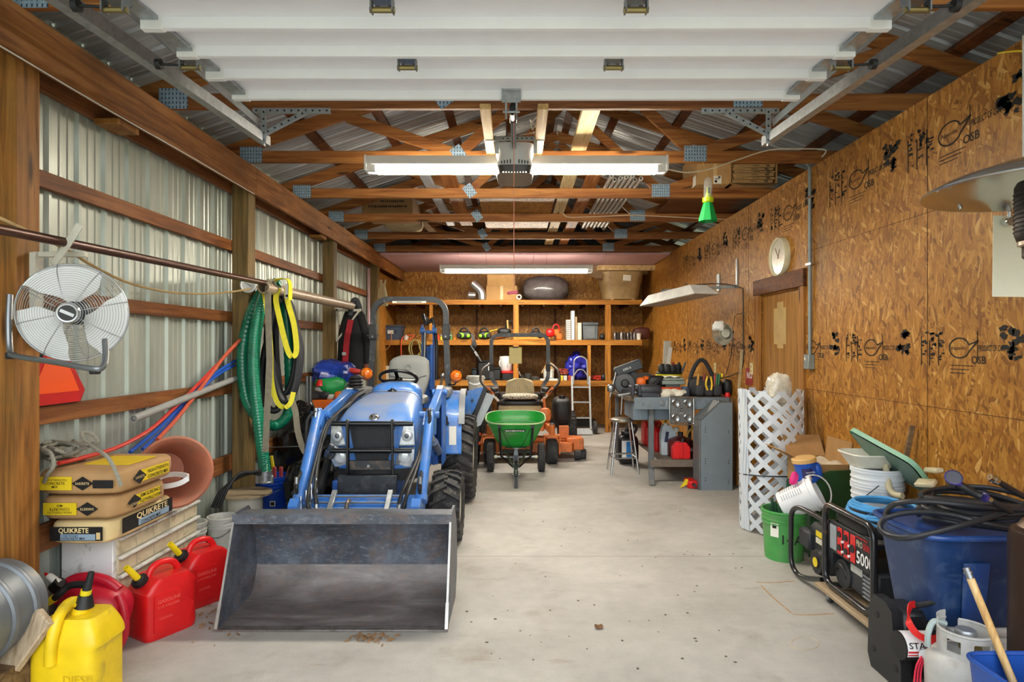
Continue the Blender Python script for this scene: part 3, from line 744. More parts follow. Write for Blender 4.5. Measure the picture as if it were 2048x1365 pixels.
# cords
S('lamp_cord', mat('#d9cfb8', .6), 'pale cord swagging from the near light to the OSB wall', 'cord').tube([at(1333, 338, 5.03), at(1372, 345, 5.1), at(1420, 338, 5.15), at(1480, 318, 5.2), at(1540, 300, 5.24), at(1600, 298, 5.24), at(1650, 300, 5.24), (2.585, 5.24, 3.2)], .006, 6, 6)
S('ceiling_cable', mat('#d0b49a', .6), 'pale cable stapled along the fifth truss', 'cord').tube([at(1125, 400, 7.75), at(1130, 432, 7.78), at(1180, 434, 7.78), at(1260, 431, 7.78), at(1340, 434, 7.78), at(1400, 437, 7.78), at(1455, 439, 7.78)], .007, 6, 6)
S('loose_wire', mat('#d8d2c4', .6), 'tangle of loose pale wire above the door opener', 'wire', kind='stuff').tube([at(1040, 270, 4.7)]+[at(1072+12*math.sin(i*1.9), 245+18*math.cos(i*2.3), 4.75) for i in range(10)]+[at(1080, 300, 5.2)], .003, 5, 6)
# insect trap
wt = T('insect_trap', 'hanging insect trap with clear cap, lime yellow tube and green skirt', 'insect trap', at(1416, 443, 5.15))
c = at(1416, 443, 5.15); px = 5.15/1240
def wz(v): return c+V((0, 0, (443-v)*px))
N('string', mat('#c9b04a', .6), wt).cyl(wz(355), (c.x, 5.29, 3.17), .002, n=5)
N('clear_cap', glass('#d8dcd8', .08), wt).lathe([(0, 88*px), (.02, 87*px), (.034, 80*px), (.036, 48*px)], c, (0, 0, 1), 18)
N('lime_tube', mat('#c8e01c', .4), wt).lathe([(0, 70*px), (.008, 68*px), (.014, 60*px), (.03, 44*px), (.03, 42*px), (0, 42*px)], c, (0, 0, 1), 16)
N('tube_window', DGREEN, wt).box(wz(382)+V((0, -.024, 0)), (.014, .012, .05), .002, (-13, 0, 0))
N('collar', mat('#c8e01c', .4), wt).lathe([(.03, 48*px), (.045, 47*px), (.045, 39*px), (.035, 37*px), (0, 37*px)], c, (0, 0, 1), 20)
sk = N('skirt', mat('#16a04a', .5, var=.05), wt); sk.sharp = 20
sk.lathe([(.035, 37*px), (.042, 34*px), (.078, 4*px), (.078, 0)], c, (0, 0, 1), 8)
# ---------------------------------------------------------------- things on the OSB wall
dr = ST('door_1', wood('#7d5522', '#9c6c30', '#b0803e', 'Z', knots=False, rnd=.05))
dr.bx(2.615, 2.65, DX0, DX1, 0, DZ)
N('door_patch', mat('#b89a62', .6), dr).bx(2.612, 2.614, 6.0, 6.28, 1.62, 1.98).bx(2.6115, 2.613, 6.06, 6.2, 1.58, 2.04)
N('door_knob', STEEL, dr).lathe([(0, .06), (.02, .058), (.028, .04), (.02, .02), (.01, .015), (.012, 0)], (2.614, 5.72, 1.0), (-1, 0, 0), 14)
fr = ST('trim_1', W_Z)
fr.bx(2.56, 2.6, DX0-.09, DX0, 0, 2.14, .004).bx(2.56, 2.6, DX1, DX1+.12, 0, 2.14, .004).bx(2.6, 2.66, DX0-.02, DX0, 0, 2.14).bx(2.6, 2.66, DX1, DX1+.02, 0, 2.14)
ST('trim_2', DW_X).bx(2.555, 2.59, DX0-.1, DX1+.14, 2.14, 2.3, .004)
cdt = T('conduit', 'grey electrical conduit with steel outlet box beside the door', 'conduit', (2.57, 5.42, 1.4))
N('pipe', mat('#8a9496', .5, .3), cdt).cyl((2.568, 5.42, 1.52), (2.568, 5.42, 3.13), .014, n=10).tube([(2.568, 5.42, 3.12), (2.568, 5.43, 3.18), (2.58, 5.5, 3.22)], .014, 8, 3)
for z in (2.9, 2.32): N('strap', CHROME, cdt).bx(2.552, 2.588, 5.37, 5.47, z-.01, z+.01, .002)
bx = N('outlet_box', mat('#8f9a98', .45, .5), cdt).bx(2.535, 2.589, 5.37, 5.47, 1.4, 1.53, .004)
N('knockout', IVORY, bx).cyl((2.535, 5.44, 1.49), (2.533, 5.44, 1.49), .014, n=12)
ck = T('clock', 'round beige wall clock on the OSB wall above the door', 'clock', (2.58, 6.03, 2.48))
cc = V((2.588, 6.03, 2.47))
N('rim', mat('#cfc8a8', .4), ck).lathe([(.19, 0), (.193, .03), (.185, .055), (.172, .05), (.165, .04)], cc, (-1, 0, 0), 36)
N('dial', mat('#c9c4b0', .25, var=.15, scale=12.0, dirt=('#8a7a5c', .4, 6.0), coat=.6), ck).lathe([(0, .038), (.17, .038)], cc, (-1, 0, 0), 36)
for a, L in ((125, .11), (60, .08)):
    d = V((0, -math.cos(R(a)), math.sin(R(a)))); N('clock_hand', mat('#8a5a40', .5), ck).beam(cc+V((-.042, 0, 0))-d*.02, cc+V((-.042, 0, 0))+d*L, .008, .002, (1, 0, 0))
cl = T('clamp_lamp', 'aluminium clamp work lamp hanging on the OSB wall above the workbench', 'lamp', at(1460, 665, 6.95))
cp = at(1445, 668, 6.95); cax = V((-.75, -.6, -.1)).normalized()
N('reflector', mat('#c3c0b4', .25, .8), cl).lathe([(.035, -.13), (.05, -.11), (.09, -.05), (.125, 0), (.13, .003), (.123, .004), (.085, -.045), (.045, -.1), (0, -.11)], cp, cax, 24)
N('bulb_face', mat('#e2dfd0', .3), cl).lathe([(0, -.035), (.04, -.04), (.05, -.06), (.04, -.1)], cp, cax, 18)
N('socket', BLACK, cl).cyl(cp-cax*.13, cp-cax*.2, .02)
N('clamp', STEEL, cl).tube([cp-cax*.17, cp-cax*.19+V((.02, .0, .09)), at(1470, 632, 6.95), at(1478, 628, 6.98), (2.585, 6.98, 1.97)], .005, 6, 3)
pb = N('plastic_wrap', mat('#d8d8d4', .12, spec=.8, var=.2, scale=40.0), cl); pb.ell(at(1437, 652, 6.85), (.07, .05, .06), 14, 9, 1, None, .35, 18, 4)
N('cord', BLACK, cl).tube([cp-cax*.2, at(1465, 690, 7.0), at(1460, 720, 7.1), at(1452, 750, 7.2)], .004, 6, 5)
for u, v, lb in ((1430, 736, 'ivory duplex outlet on the OSB wall behind the tool bag'), (1503, 738, 'ivory duplex outlet on the OSB wall beside the red NO sign')):
    Y = 2.585*1240/(u-1032); z = CAMH-(v-693)*Y/1240
    o = T('power_outlet', lb, 'outlet', (2.588, Y, z), 'outlets on the OSB wall')
    N('cover_plate', mat('#d6c896', .4), o).bx(2.582, 2.59, Y-.04, Y+.04, z-.062, z+.062, .002)
    for q in (.025, -.025): N('socket_face', mat('#bda874', .5), o).bx(2.579, 2.583, Y-.017, Y+.017, z+q-.014, z+q+.014, .002)
sg = T('warning_sign', 'small red sign with white word NO on the OSB wall', 'sign', (2.58, 6.9, 1.2))
N('panel', mat('#8f1f1c', .5), sg).bx(2.584, 2.589, 6.78, 6.98, 1.17, 1.36, .001)
N('lettering', INKW, sg).text('NO', .1, (2.5835, 6.94, 1.245), (0, -1, 0), (0, 0, 1), off=.015)
S('thin_stick', wood('#8a7a5c', '#a8946c', '#b9a67c', 'Z'), 'thin grey wooden stick leaning on the wall in front of the red sign', 'stick').beam(at(1477, 790, 6.7), at(1484, 700, 6.8), .03, .008, (0, 1, 0))
S('conduit_pipe', mat('#c9cac4', .5), 'pale vertical pipe on the OSB wall at the right picture edge', 'pipe').cyl((2.57, 3.13, 1.9), (2.57, 3.13, 3.17), .012, n=10)
S('yellow_wire', YEL, 'short yellow wire at the top of the OSB wall', 'wire').tube([(2.58, 3.32, 3.17), (2.57, 3.24, 3.14), (2.57, 3.15, 3.1), (2.57, 3.12, 3.06)], .005, 6, 4)
S('wood_strip', OLD_X, 'narrow dark wood strip leaning on the OSB wall behind the green lid', 'stick').beam((2.5, 4.15, .3), at(1825, 852, 4.0), .03, .015, (0, 1, 0))
# ---------------------------------------------------------------- left wall things
pl = T('brown_pole', 'long brown metal pole hung along the metal wall behind the fan', 'pole', (-2.1, 3.8, 2.08))
N('tube', mat('#4f2f20', .35, .4), pl).lathe([(.012, 0), (.022, 0), (.022, 2.9), (.012, 2.9), (.012, 0)], (-2.1, 2.45, 2.075), (0, 1, .02), 14)
pp = T('tan_pipe', 'fat tan plastic pipe hung between posts behind the yellow straps', 'pipe', (-2.1, 6.5, 2.08))
N('tube', mat('#a3917a', .4, dirt=('#7a5a38', .35, 9.0)), pp).lathe([(.04, 0), (.05, 0), (.05, 2.75), (.04, 2.75), (.04, 0)], (-2.1, 5.15, 2.09), (0, 1, .008), 18)
def bracket(y, lb, z=2.05):
    b = T('pole_bracket', lb, 'bracket', (-2.3, y, z-.3), 'pole brackets on the posts')
    IV = mat('#cfccbd', .5)
    N('top_arm', IV, b).bx(-2.32, -2.0, y-.015, y+.015, z-.03, z, .002)
    N('upright', IV, b).bx(-2.322, -2.292, y-.015, y+.015, z-.42, z, .002)
    N('brace', IV, b).beam((-2.31, y-.02, z-.42), (-2.0, y-.02, z), .02, .03, (0, 1, 0), .002)
bracket(8.0, 'ivory triangular bracket on the third post beside the dark jacket', 2.08)
b = T('pole_bracket', 'ivory bracket with long slanted blade on the nearest post behind the fan', 'bracket', (-2.3, 2.95, 1.8), 'pole brackets on the posts')
IV = mat('#cfccbd', .5)
N('top_arm', IV, b).bx(-2.32, -2.07, 2.975, 3.0, 2.03, 2.055, .002)
N('upright', IV, b).bx(-2.322, -2.292, 2.955, 3.01, 1.6, 2.05, .002)
N('blade', IV, b).beam(at(108, 530, 2.9), at(160, 450, 2.86), .035, .012, (0, 1, 0), .003)
S('extension_cable', mat('#b89c6a', .6), 'tan cable sagging along the metal wall below the brown pole', 'cord').tube([at(-15, 430, 2.45), at(60, 465, 2.7), at(130, 498, 3.0), at(200, 540, 3.4), at(270, 570, 3.9), at(350, 586, 4.4), at(430, 587, 4.9), at(490, 580, 5.3), at(520, 572, 5.5)], .008, 7, 6)
g = T('round_gauge', 'small white round thermometer on the second post', 'thermometer', at(497, 570, 5.37))
gc = V((-2.33, 5.378, at(497, 570, 5.37).z))
gx = V((0, -1, 0)); gc = V((at(497, 570, 5.37).x, 5.38, gc.z))
N('case', WHITE, g).lathe([(.068, 0), (.07, .02), (.062, .022), (.06, .012), (0, .012)], gc, gx, 26)
N('needle', INK, g).beam(gc+V((-.03, -.014, .02)), gc+V((.03, -.014, -.015)), .004, .001, (0, 1, 0))
# fan
fn = T('metal_fan', 'round grey metal fan with wire guard hung on the nearest post', 'fan', at(130, 720, 2.85))
fc_ = at(146, 626, 2.78); fa = V((.36, -.92, -.06)).normalized(); fu, fw = perp(fa)
WIRE = mat('#a5a7a8', .35, .8)
fg = N('wire_guard', WIRE, fn); fg.sharp = 180
RF = .214
for k in range(17):
    r = .055+(RF-.055)*k/16
    z = .075*math.sqrt(max(0, 1-(r/RF)**2.2))
    fg.torus(fc_+fa*z, r, .0012, fa, 44, 5)
for k in range(6): fg.torus(fc_-fa*.095*math.sqrt(max(0, 1-((.05+.03*k)/RF)**2.6)), .05+.03*k, .0012, fa, 40, 5)
fg.torus(fc_, RF+.002, .004, fa, 48, 6)
for k in range(8):
    a = 2*PI*k/8+.25; e = fu*math.cos(a)+fw*math.sin(a)
    fg.tube([fc_+e*r+fa*(.078*math.sqrt(max(0, 1-(r/RF)**2.2))) for r in (.05, .12, .18, .22, RF)], .0019, 5, 3)
    fg.tube([fc_+e*r-fa*(.097*math.sqrt(max(0, 1-(r/RF)**2.6))) for r in (.05, .12, .18, .22, RF)], .0024, 5, 3)
hub = N('badge', mat('#b3b5b6', .3, .6), fn).lathe([(0, .085), (.03, .086), (.04, .088), (.045, .08), (.048, .068)], fc_, fa, 24)
N('badge_face', BLACK, hub).lathe([(0, .0885), (.034, .0885)], fc_, fa, 24)
ex = V((.9, .35, .0)).normalized(); ey = fa.cross(ex)*1
N('badge_stripe', mat('#c9cbcc', .4), hub).box(fc_+fa*.0892, (.055, .0015, .014), 0, Matrix((fu, fa, fw)).transposed() @ Matrix.Rotation(R(25), 3, 'Y'))
for k in range(3):
    a0 = 2*PI*k/3+.5
    def bl(p, q, a0=a0):
        r = .05+.165*p; wd = R(16+46*math.sin(min(1, p*1.15+.12)*PI*.62)); a = a0+(q-.5)*wd*1.5+p*.25
        return fc_+(fu*math.cos(a)+fw*math.sin(a))*r+fa*(-.01+.045*(q-.5)*(1-.2*p))
    N('blade', mat('#dfe0de', .4, var=.03), fn).sheet(bl, 10, 10, .003, fa)
N('motor', DGREY, fn).lathe([(0, -.02), (.05, -.02), (.055, -.03), (.055, -.12), (.04, -.14), (0, -.14)], fc_, fa, 20)
fs = N('stand', mat('#8b9093', .35, .8), fn)
fp = lambda u, v, Y: at(u, v, Y)
fs.tube([fp(20, 590, 2.84), fp(18, 640, 2.82), fp(20, 700, 2.8), fp(30, 712, 2.76), fp(110, 725, 2.66), fp(185, 738, 2.62), fp(205, 735, 2.64), fp(211, 715, 2.68), fp(210, 680, 2.72)], .0125, 9, 5)
for q in ((22, 712, 2.79), (190, 742, 2.63)): N('rubber_foot', BLACK, fs).box(fp(*q), (.035, .035, .03), .005)
N('wall_mount', DGREY, fn).beam(fc_-fa*.13, (-2.325, 2.97, 1.7), .05, .05, b=.004)
S('thin_wire', mat('#d8d4c8', .6), 'thin pale wire stapled under the long header beam', 'wire').tube([(-2.278, .5, 2.93), (-2.278, 1.5, 2.925), (-2.278, 2.6, 2.928), (-2.278, 3.4, 2.922), (-2.278, 4.4, 2.928), (-2.278, 5.4, 2.925)], .004, 6, 3)
S('pink_strip', mat('#c9a6ac', .6), 'pale pink vertical foam strip beside the fourth post', 'strip').bx(-2.46, -2.43, 10.25, 10.33, 1.2, 2.9, .004)
for y, lb in ((3.62, 'short wood block between the header beams, nearer one'), (7.4, 'short wood block between the header beams, farther one')):
    S('wood_block', W_Z, lb, 'block').bx(-2.465, -2.322, y, y+.2, 2.9, 2.935, .002)
# orange triangle
so = T('slow_vehicle_sign', 'orange slow vehicle triangle with red border standing on the wall girt below the fan', 'sign', (-2.45, 3.5, 1.29))
zc = 1.292
def hexa(k): return [(-.21*k, 0), (.19*k, 0), (.23*k, .07*k), (.045*k, .36*k), (-.045*k, .36*k), (-.24*k, .07*k)]
o = V((-2.452, 3.31, zc)); ux = V((0, 1, 0)); uy = V((-.02, 0, 1)).normalized()
N('red_border', mat('#c81e1a', .4), so).prism(hexa(.92), o, ux, uy, .004)
N('black_edge', BLACK, so).prism([(a*1.04, b*1.02-.004) for a, b in hexa(.92)], o+ux.cross(uy)*-.005, ux, uy, .004)
N('orange_panel', ORNG, so).prism([(-.18, .06), (.165, .06), (.03, .31), (-.03, .31)], o+ux.cross(uy)*.0045, ux, uy, .0018)
# pipes leaning on the girts
for nm, mt, rr, pts, lb in (('grey_pipe', mat('#9a9b98', .5), .024, [at(267, 838, 3.82), at(470, 758, 5.3)], 'grey hollow plastic pipe poking out from the third girt'),):
    d = V(pts[1])-V(pts[0]); S(nm, mt, lb, 'pipe').lathe([(rr*.75, 0), (rr, 0), (rr, d.length), (rr*.75, d.length), (rr*.75, .02), (0, .02)], pts[0], d, 16)
PXR = mat('#c8352c', .4); PXB = mat('#2457b8', .4); PXO = mat('#c4583c', .45)
for nm, mt, rr, pts, lb in (
    ('red_pipe', PXR, .012, [at(117, 927, 3.2), at(180, 912, 3.4), at(240, 893, 3.65), at(300, 860, 4.0), at(350, 815, 4.33), at(400, 765, 4.7), at(478, 684, 5.32)], 'bright red flexible pipe curving down over the concrete bags'),
    ('blue_pipe', PXB, .012, [at(260, 905, 3.9), at(320, 855, 4.22), at(370, 805, 4.54), at(420, 755, 4.9), at(470, 722, 5.34)], 'blue flexible pipe running beside the red pipe, upper one'),
    ('blue_pipe', PXB, .012, [at(285, 899, 3.98), at(330, 858, 4.25), at(375, 808, 4.55), at(425, 758, 4.92), at(468, 731, 5.32)], 'blue flexible pipe nearest the terracotta pot'),
    ('orange_pipe', PXO, .014, [at(315, 880, 4.08), at(360, 830, 4.38), at(410, 765, 4.75), at(450, 712, 5.06), at(480, 680, 5.28)], 'dull orange flexible pipe crossing in front of the grey pipe')):
    S(nm, mt, lb, 'pipe').tube(pts, rr, 9, 5)
# ---------------------------------------------------------------- tractor with front loader and backhoe
def cx(y): return -1.035-.05*(y-3.7)
TR = T('compact_tractor', 'blue compact tractor with front loader bucket, roll bar and backhoe', 'tractor', (-1.1, 5.5, 0))
# worn bucket steel
t = NT('worn_steel'); vec = t.coord(); v2 = t.coord((1, 1, .5))
a = t.noise(vec, 3.6, 8, .72, .1); b = t.noise(t.coord((.5, 1, 1)), 46, 6, .75, .2); d = t.noise(t.coord((1.2, 9, 9)), 2.2, 5, .7, 1.5)
c = t.ramp(a, [(.3, '#3a3e46'), (.5, '#50555f'), (.7, '#757b87')])
c = t.mix(t.ramp(b, [(.53, 0.0), (.7, .7)]), c, '#8e939c')
c = t.mix(t.ramp(t.noise(vec, 5.2, 8, .75, .2), [(.5, 0.0), (.66, .55)]), c, '#7d6250')
c = t.mix(t.ramp(d, [(.66, 0.0), (.7, .6)]), c, '#8a5a52')
t.base(c); t.set(Roughness=.45, Metallic=.15); t.bump(b, .15, .004); WORN = t.m
t = NT('scoured_steel'); vec = t.coord(); a = t.noise(t.coord((1, 3, 3)), 2.4, 6, .65, .5); b = t.noise(vec, 30, 5, .7)
c = t.ramp(a, [(.3, '#4e4848'), (.5, '#6b6463'), (.7, '#8d8886')])
c = t.mix(t.ramp(b, [(.45, 0.0), (.7, .5)]), c, '#7d6654')
t.base(c); t.set(Roughness=.45, Metallic=.1); SCOUR = t.m
BX0, BX1 = -1.69, -.385
bk = N('bucket', WORN, TR)
prof_u = [(4.02, .185), (4.005, .3), (3.975, .42), (3.935, .475), (3.87, .515)]
prof_l = [(3.50, .012), (3.7, .014), (3.9, .022), (3.95, .05), (3.985, .1), (4.02, .185)]
def strip(m, prof, th=.01):
    n = len(prof); vs = []
    for x in (BX0, BX1):
        vs += [(x, y, z) for y, z in prof]+[(x, y+th, z-th*.6) for y, z in prof]
    k = 2*n; fs = []
    for i in range(n-1): fs += [(i, i+1, k+i+1, k+i), (n+i, n+i+1, k+n+i+1, k+n+i)]
    fs += [(0, n, k+n, k), (n-1, 2*n-1, k+2*n-1, k+n-1)]
    m.add(vs, fs)
strip(bk, prof_u)
fl_ = N('bucket_floor', SCOUR, bk); strip(fl_, prof_l)
N('top_lip', WORN, bk).prism([(0, 0), (.2, -.02), (.2, -.035), (.012, -.06), (0, -.058)], (BX0, 3.69, .598), (0, 1, 0), (0, 0, 1), BX1-BX0)
N('cutting_edge', mat('#8d8884', .4, .7, dirt=('#5c4a40', .4, 10.0)), bk).bx(BX0-.004, BX1+.004, 3.465, 3.52, .001, .013, .003)
for x in (BX0, BX1-.012):
    sp_ = N('side_plate', WORN, bk).prism([(3.48, .004), (3.715, .6), (3.9, .6), (4.03, .45), (4.06, .18), (3.95, .004)], (x, 0, 0), (0, 1, 0), (0, 0, 1), .012)
    N('wear_edge', mat('#9d9a96', .4, .8), sp_).beam((x+.006, 3.476, .004), (x+.006, 3.53, .14), .018, .012, (0, -1, 0)).beam((x+.006, 3.53, .14), (x+.006, 3.71, .598), .0125, .004, (0, -1, 0))
for sx in (-1, 1):
    x = cx(4.05)+sx*.4
    N('bucket_ear', NHBLUE, bk).prism([(0, 0), (.13, .0), (.13, .2), (.05, .26), (0, .22)], (x-.03, 4.02, .34), (0, 1, 0), (0, 0, 1), .06)
# loader arms
for sx in (-1, 1):
    def X(y, o=.42): return cx(y)+sx*o
    am = N('loader_arm', NHBLUE, TR)
    am.beam((X(5.95), 5.95, 1.16), (X(4.78), 4.78, 1.02), .062, .11, b=.008)
    am.beam((X(4.86), 4.86, 1.04), (X(4.12, .4), 4.12, .4), .062, .12, b=.008)
    am.prism([(0, 0), (.2, -.03), (.22, .12), (.05, .15), (-.05, .08)], (X(4.75)-.036, 4.72, .93), (0, 1, 0), (0, 0, 1), .072)
    N('arm_pin', STEEL, am).cyl((X(4.13, .4)-.07, 4.13, .42), (X(4.13, .4)+.07, 4.13, .42), .025, n=12)
    N('pivot_pin', NHBLUE, am).cyl((X(5.9)-.07, 5.9, 1.16), (X(5.9)+.07, 5.9, 1.16), .03, n=12)
    N('pivot_pin', NHBLUE, am).cyl((X(4.8)-.075, 4.8, 1.07), (X(4.8)+.075, 4.8, 1.07), .026, n=12)
    N('pivot_cap', mat('#c9cacb', .4), am).beam((X(5.97), 5.97, 1.222), (X(5.8), 5.8, 1.2), .06, .004)
    cy = N('bucket_cylinder', NHBLUE, TR)
    p, q = V((X(4.78, .43), 4.76, 1.09)), V((X(4.22, .415), 4.22, .56))
    cy.cyl(p, q, .037, n=16).cyl(p+(q-p)*.97, p+(q-p)*1.03, .045, n=16).box(p, (.05, .07, .07), .01)
    N('piston_rod', CHROME, cy).cyl(q, q+(q-p).normalized()*.14, .018, n=12)
    N('hose', BLACK, cy).tube([p+V((sx*.0, -.06, .02)), p+V((sx*.03-.02, -.1, -.05)), p+V((-.03, -.18, -.22)), p+V((-.02, -.24, -.33)), q+V((-.0, -.04, .12)), q+V((.0, -.05, .05))], .013, 8, 5)
    N('fitting', STEEL, cy).cyl(p+V((0, -.05, .04)), p+V((0, -.07, -.05)), .015, n=8).cyl(q+V((0, -.05, .16)), q+V((0, -.055, .06)), .015, n=8)
    mp = N('mast', NHBLUE2, TR)
    mp.bx(X(5.85)-.045, X(5.85)-.033, 5.72, 6.0, .5, 1.18, .002).bx(X(5.85)+.033, X(5.85)+.045, 5.72, 6.0, .5, 1.18, .002).bx(X(5.85)-.034, X(5.85)+.034, 5.98, 6.0, .5, 1.05)
    mp.bx(min(X(5.85), cx(5.85)+sx*.15), max(X(5.85), cx(5.85)+sx*.15), 5.75, 5.95, .5, .6, .01)
    lc = N('lift_cylinder', mat('#59698a', .4), TR)
    lc.cyl((X(5.75), 5.75, .62), (X(5.2), 5.2, .8), .035, n=14)
    N('piston_rod', CHROME, lc).cyl((X(5.2), 5.2, .8), (X(4.9), 4.9, .93), .017, n=10)
# cross tube and hydraulic pipes
ct = N('cross_tube', NHBLUE, TR)
ct.prism([(0, 0), (.2, .0), (.23, .13), (.16, .16), (0, .05)], (cx(4.2)-.4, 4.1, .42), (0, 1, 0), (0, 0, 1), .8)
for i in range(4):
    y, z = 4.1+.045*i, .482+.031*i
    N('hydraulic_pipe', STEEL, TR).tube([(cx(4.2)-.37+.02*i, y+.02, z+.12), (cx(4.2)-.36+.02*i, y, z+.03), (cx(4.2)-.33+.02*i, y-.005, z), (cx(4.2)+.34-.02*i, y-.005, z)], .007, 8, 4)
    for sx in ((-1, 1) if i in (0, 1) else ()):
        N('hydraulic_hose', BLACK, TR).tube([(cx(4.2)+sx*(.31-.035*i), y, z+.03), (cx(4.2)+sx*(.33-.03*i), y+.05, z+.12), (cx(4.2)+sx*(.37-.012*i), 4.45+.03*i, .8+.02*i), (cx(4.2)+sx*(.38-.01*i), 4.75+.03*i, 1.02), (cx(4.2)+sx*(.36), 5.3, 1.1+.02*i)], .013, 8, 6)
        N('hose_end', STEEL, TR).cyl((cx(4.2)+sx*(.31-.035*i), y, z), (cx(4.2)+sx*(.32-.033*i), y+.03, z+.075), .016, n=8)
for x in (-.18, .2): N('pipe_clamp', GALV, TR).box((cx(4.2)+x, 4.17, .55), (.035, .2, .03), .004, (35, 0, 0))
N('lift_hook', mat('#6b6259', .5, .6), TR).tube([(cx(4.1)-.06, 4.12, .46), (cx(4.1)-.062, 4.08, .5), (cx(4.1)-.06, 4.09, .56), (cx(4.1)-.058, 4.14, .57)], .014, 8, 4)
for i in range(5):
    q = V((cx(4.7)-.33+.02*(i % 3), 4.62+.05*i, .78-.055*i+.03*(i % 2)))
    N('coupler', STEEL, TR).cyl(q, q+V((.05, -.03, .09)), .017, n=10).cyl(q+V((.012, -.008, .02)), q+V((.022, -.012, .04)), .022, n=10)
N('hose_bundle', BLACK, TR).tube([(cx(5)-.36, 4.55, .5), (cx(5)-.33, 4.75, .75), (cx(5)-.34, 5.0, .95), (cx(5)-.36, 5.5, 1.12), (cx(5)-.36, 5.9, 1.16)], .03, 8, 5)
N('rubber_boot', BLACK, TR).lathe([(.05, 0), (.075, .01), (.06, .025), (.075, .04), (.06, .055), (.072, .07), (.055, .085), (.065, .1), (.04, .12), (0, .12)], (cx(5.9)-.38, 5.9, 1.2), (0, 0, 1), 18)
# frame and weight bracket
fr_ = N('front_frame', mat('#23262b', .5, dirt=('#5a5a5a', .3, 9.0)), TR)
fr_.bx(cx(4.55)-.22, cx(4.55)+.21, 4.5, 4.53, .52, .66, .004).bx(cx(4.7)-.2, cx(4.7)+.2, 4.53, 4.9, .5, .64, .01)
fr_.use(BLACK)
for i in range(3): fr_.cyl((cx(4.5)-.06+.1*i, 4.4985, .59), (cx(4.5)-.06+.1*i, 4.4975, .59), .012, n=12)
N('chassis', mat('#1d2026', .6), TR).bx(cx(5.4)-.16, cx(5.4)+.16, 4.85, 7.2, .38, .75, .03).bx(cx(6.5)-.28, cx(6.5)+.28, 6.2, 7.0, .3, .7, .05)
N('front_axle', mat('#1d2026', .6), TR).beam((cx(5.1)-.5, 5.1, .3), (cx(5.1)+.5, 5.1, .3), .1, .12, b=.02)
N('rear_axle', mat('#1d2026', .6), TR).cyl((cx(6.55)-.5, 6.55, .45), (cx(6.55)+.5, 6.55, .45), .09)
N('loader_subframe', NHBLUE2, TR).bx(cx(5.5)-.24, cx(5.5)-.2, 4.6, 6.3, .48, .6, .006).bx(cx(5.5)+.2, cx(5.5)+.24, 4.6, 6.3, .48, .6, .006)
for sx in (-1, 1): N('foot_step', DGREY, TR).box((cx(6.0)+sx*.33, 6.0, .58), (.26, .34, .03), .006)
# hood
def hood_s(p, q):
    y = 4.70+1.08*p
    zt_ = 1.015+.135*(1-math.exp(-p*5))+.045*p
    w_ = .325-.05*p*p
    zb = .70+.12*p
    th = PI*q
    e = .42
    ca, sa = math.cos(th), math.sin(th)
    x = math.copysign(abs(ca)**e, ca)*w_; z = zb+(zt_-zb)*abs(sa)**(e+.08)
    nose = .06*(1-min(1, p*6))**2
    return V((cx(y)+x, y+nose*(1-abs(sa)**.5), z))
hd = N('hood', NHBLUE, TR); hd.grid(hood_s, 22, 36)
HF = [hood_s(0, j/36) for j in range(37)]
hd.add(HF, [list(range(37))])
HB = [hood_s(1, j/36) for j in range(37)]; hd.add(HB, [list(range(37))])
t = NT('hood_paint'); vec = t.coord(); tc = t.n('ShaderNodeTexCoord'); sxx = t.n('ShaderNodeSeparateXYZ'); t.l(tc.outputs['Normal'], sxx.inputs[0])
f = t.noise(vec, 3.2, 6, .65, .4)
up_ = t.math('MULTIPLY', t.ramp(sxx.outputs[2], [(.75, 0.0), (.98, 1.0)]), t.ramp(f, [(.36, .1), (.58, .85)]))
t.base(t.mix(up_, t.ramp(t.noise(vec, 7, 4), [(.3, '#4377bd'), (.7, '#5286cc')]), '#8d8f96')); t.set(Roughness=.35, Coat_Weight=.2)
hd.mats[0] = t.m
bd = N('badge', CHROME, hd).ell((cx(4.78)+.0, 4.76, 1.05), (.042, .02, .036), 16, 8, 1, Matrix.Rotation(R(-35), 3, 'X'))
N('badge_mark', mat('#5a5c60', .4), bd).box((cx(4.78), 4.738, 1.06), (.012, .006, .045), 0, (-35, 0, 18)).box((cx(4.78)+.014, 4.738, 1.06), (.006, .006, .04), 0, (-35, 0, -20))
N('hood_seam', BLACK, hd).tube([hood_s(.86, j/18)+V((0, 0, .001)) for j in range(2, 17)], .004, 6)
N('hood_latch', BLACKG, hd).ell((cx(5.68), 5.68, 1.192), (.045, .035, .014), 14, 6).ell((cx(5.68), 5.68, 1.205), (.018, .018, .014), 10, 6)
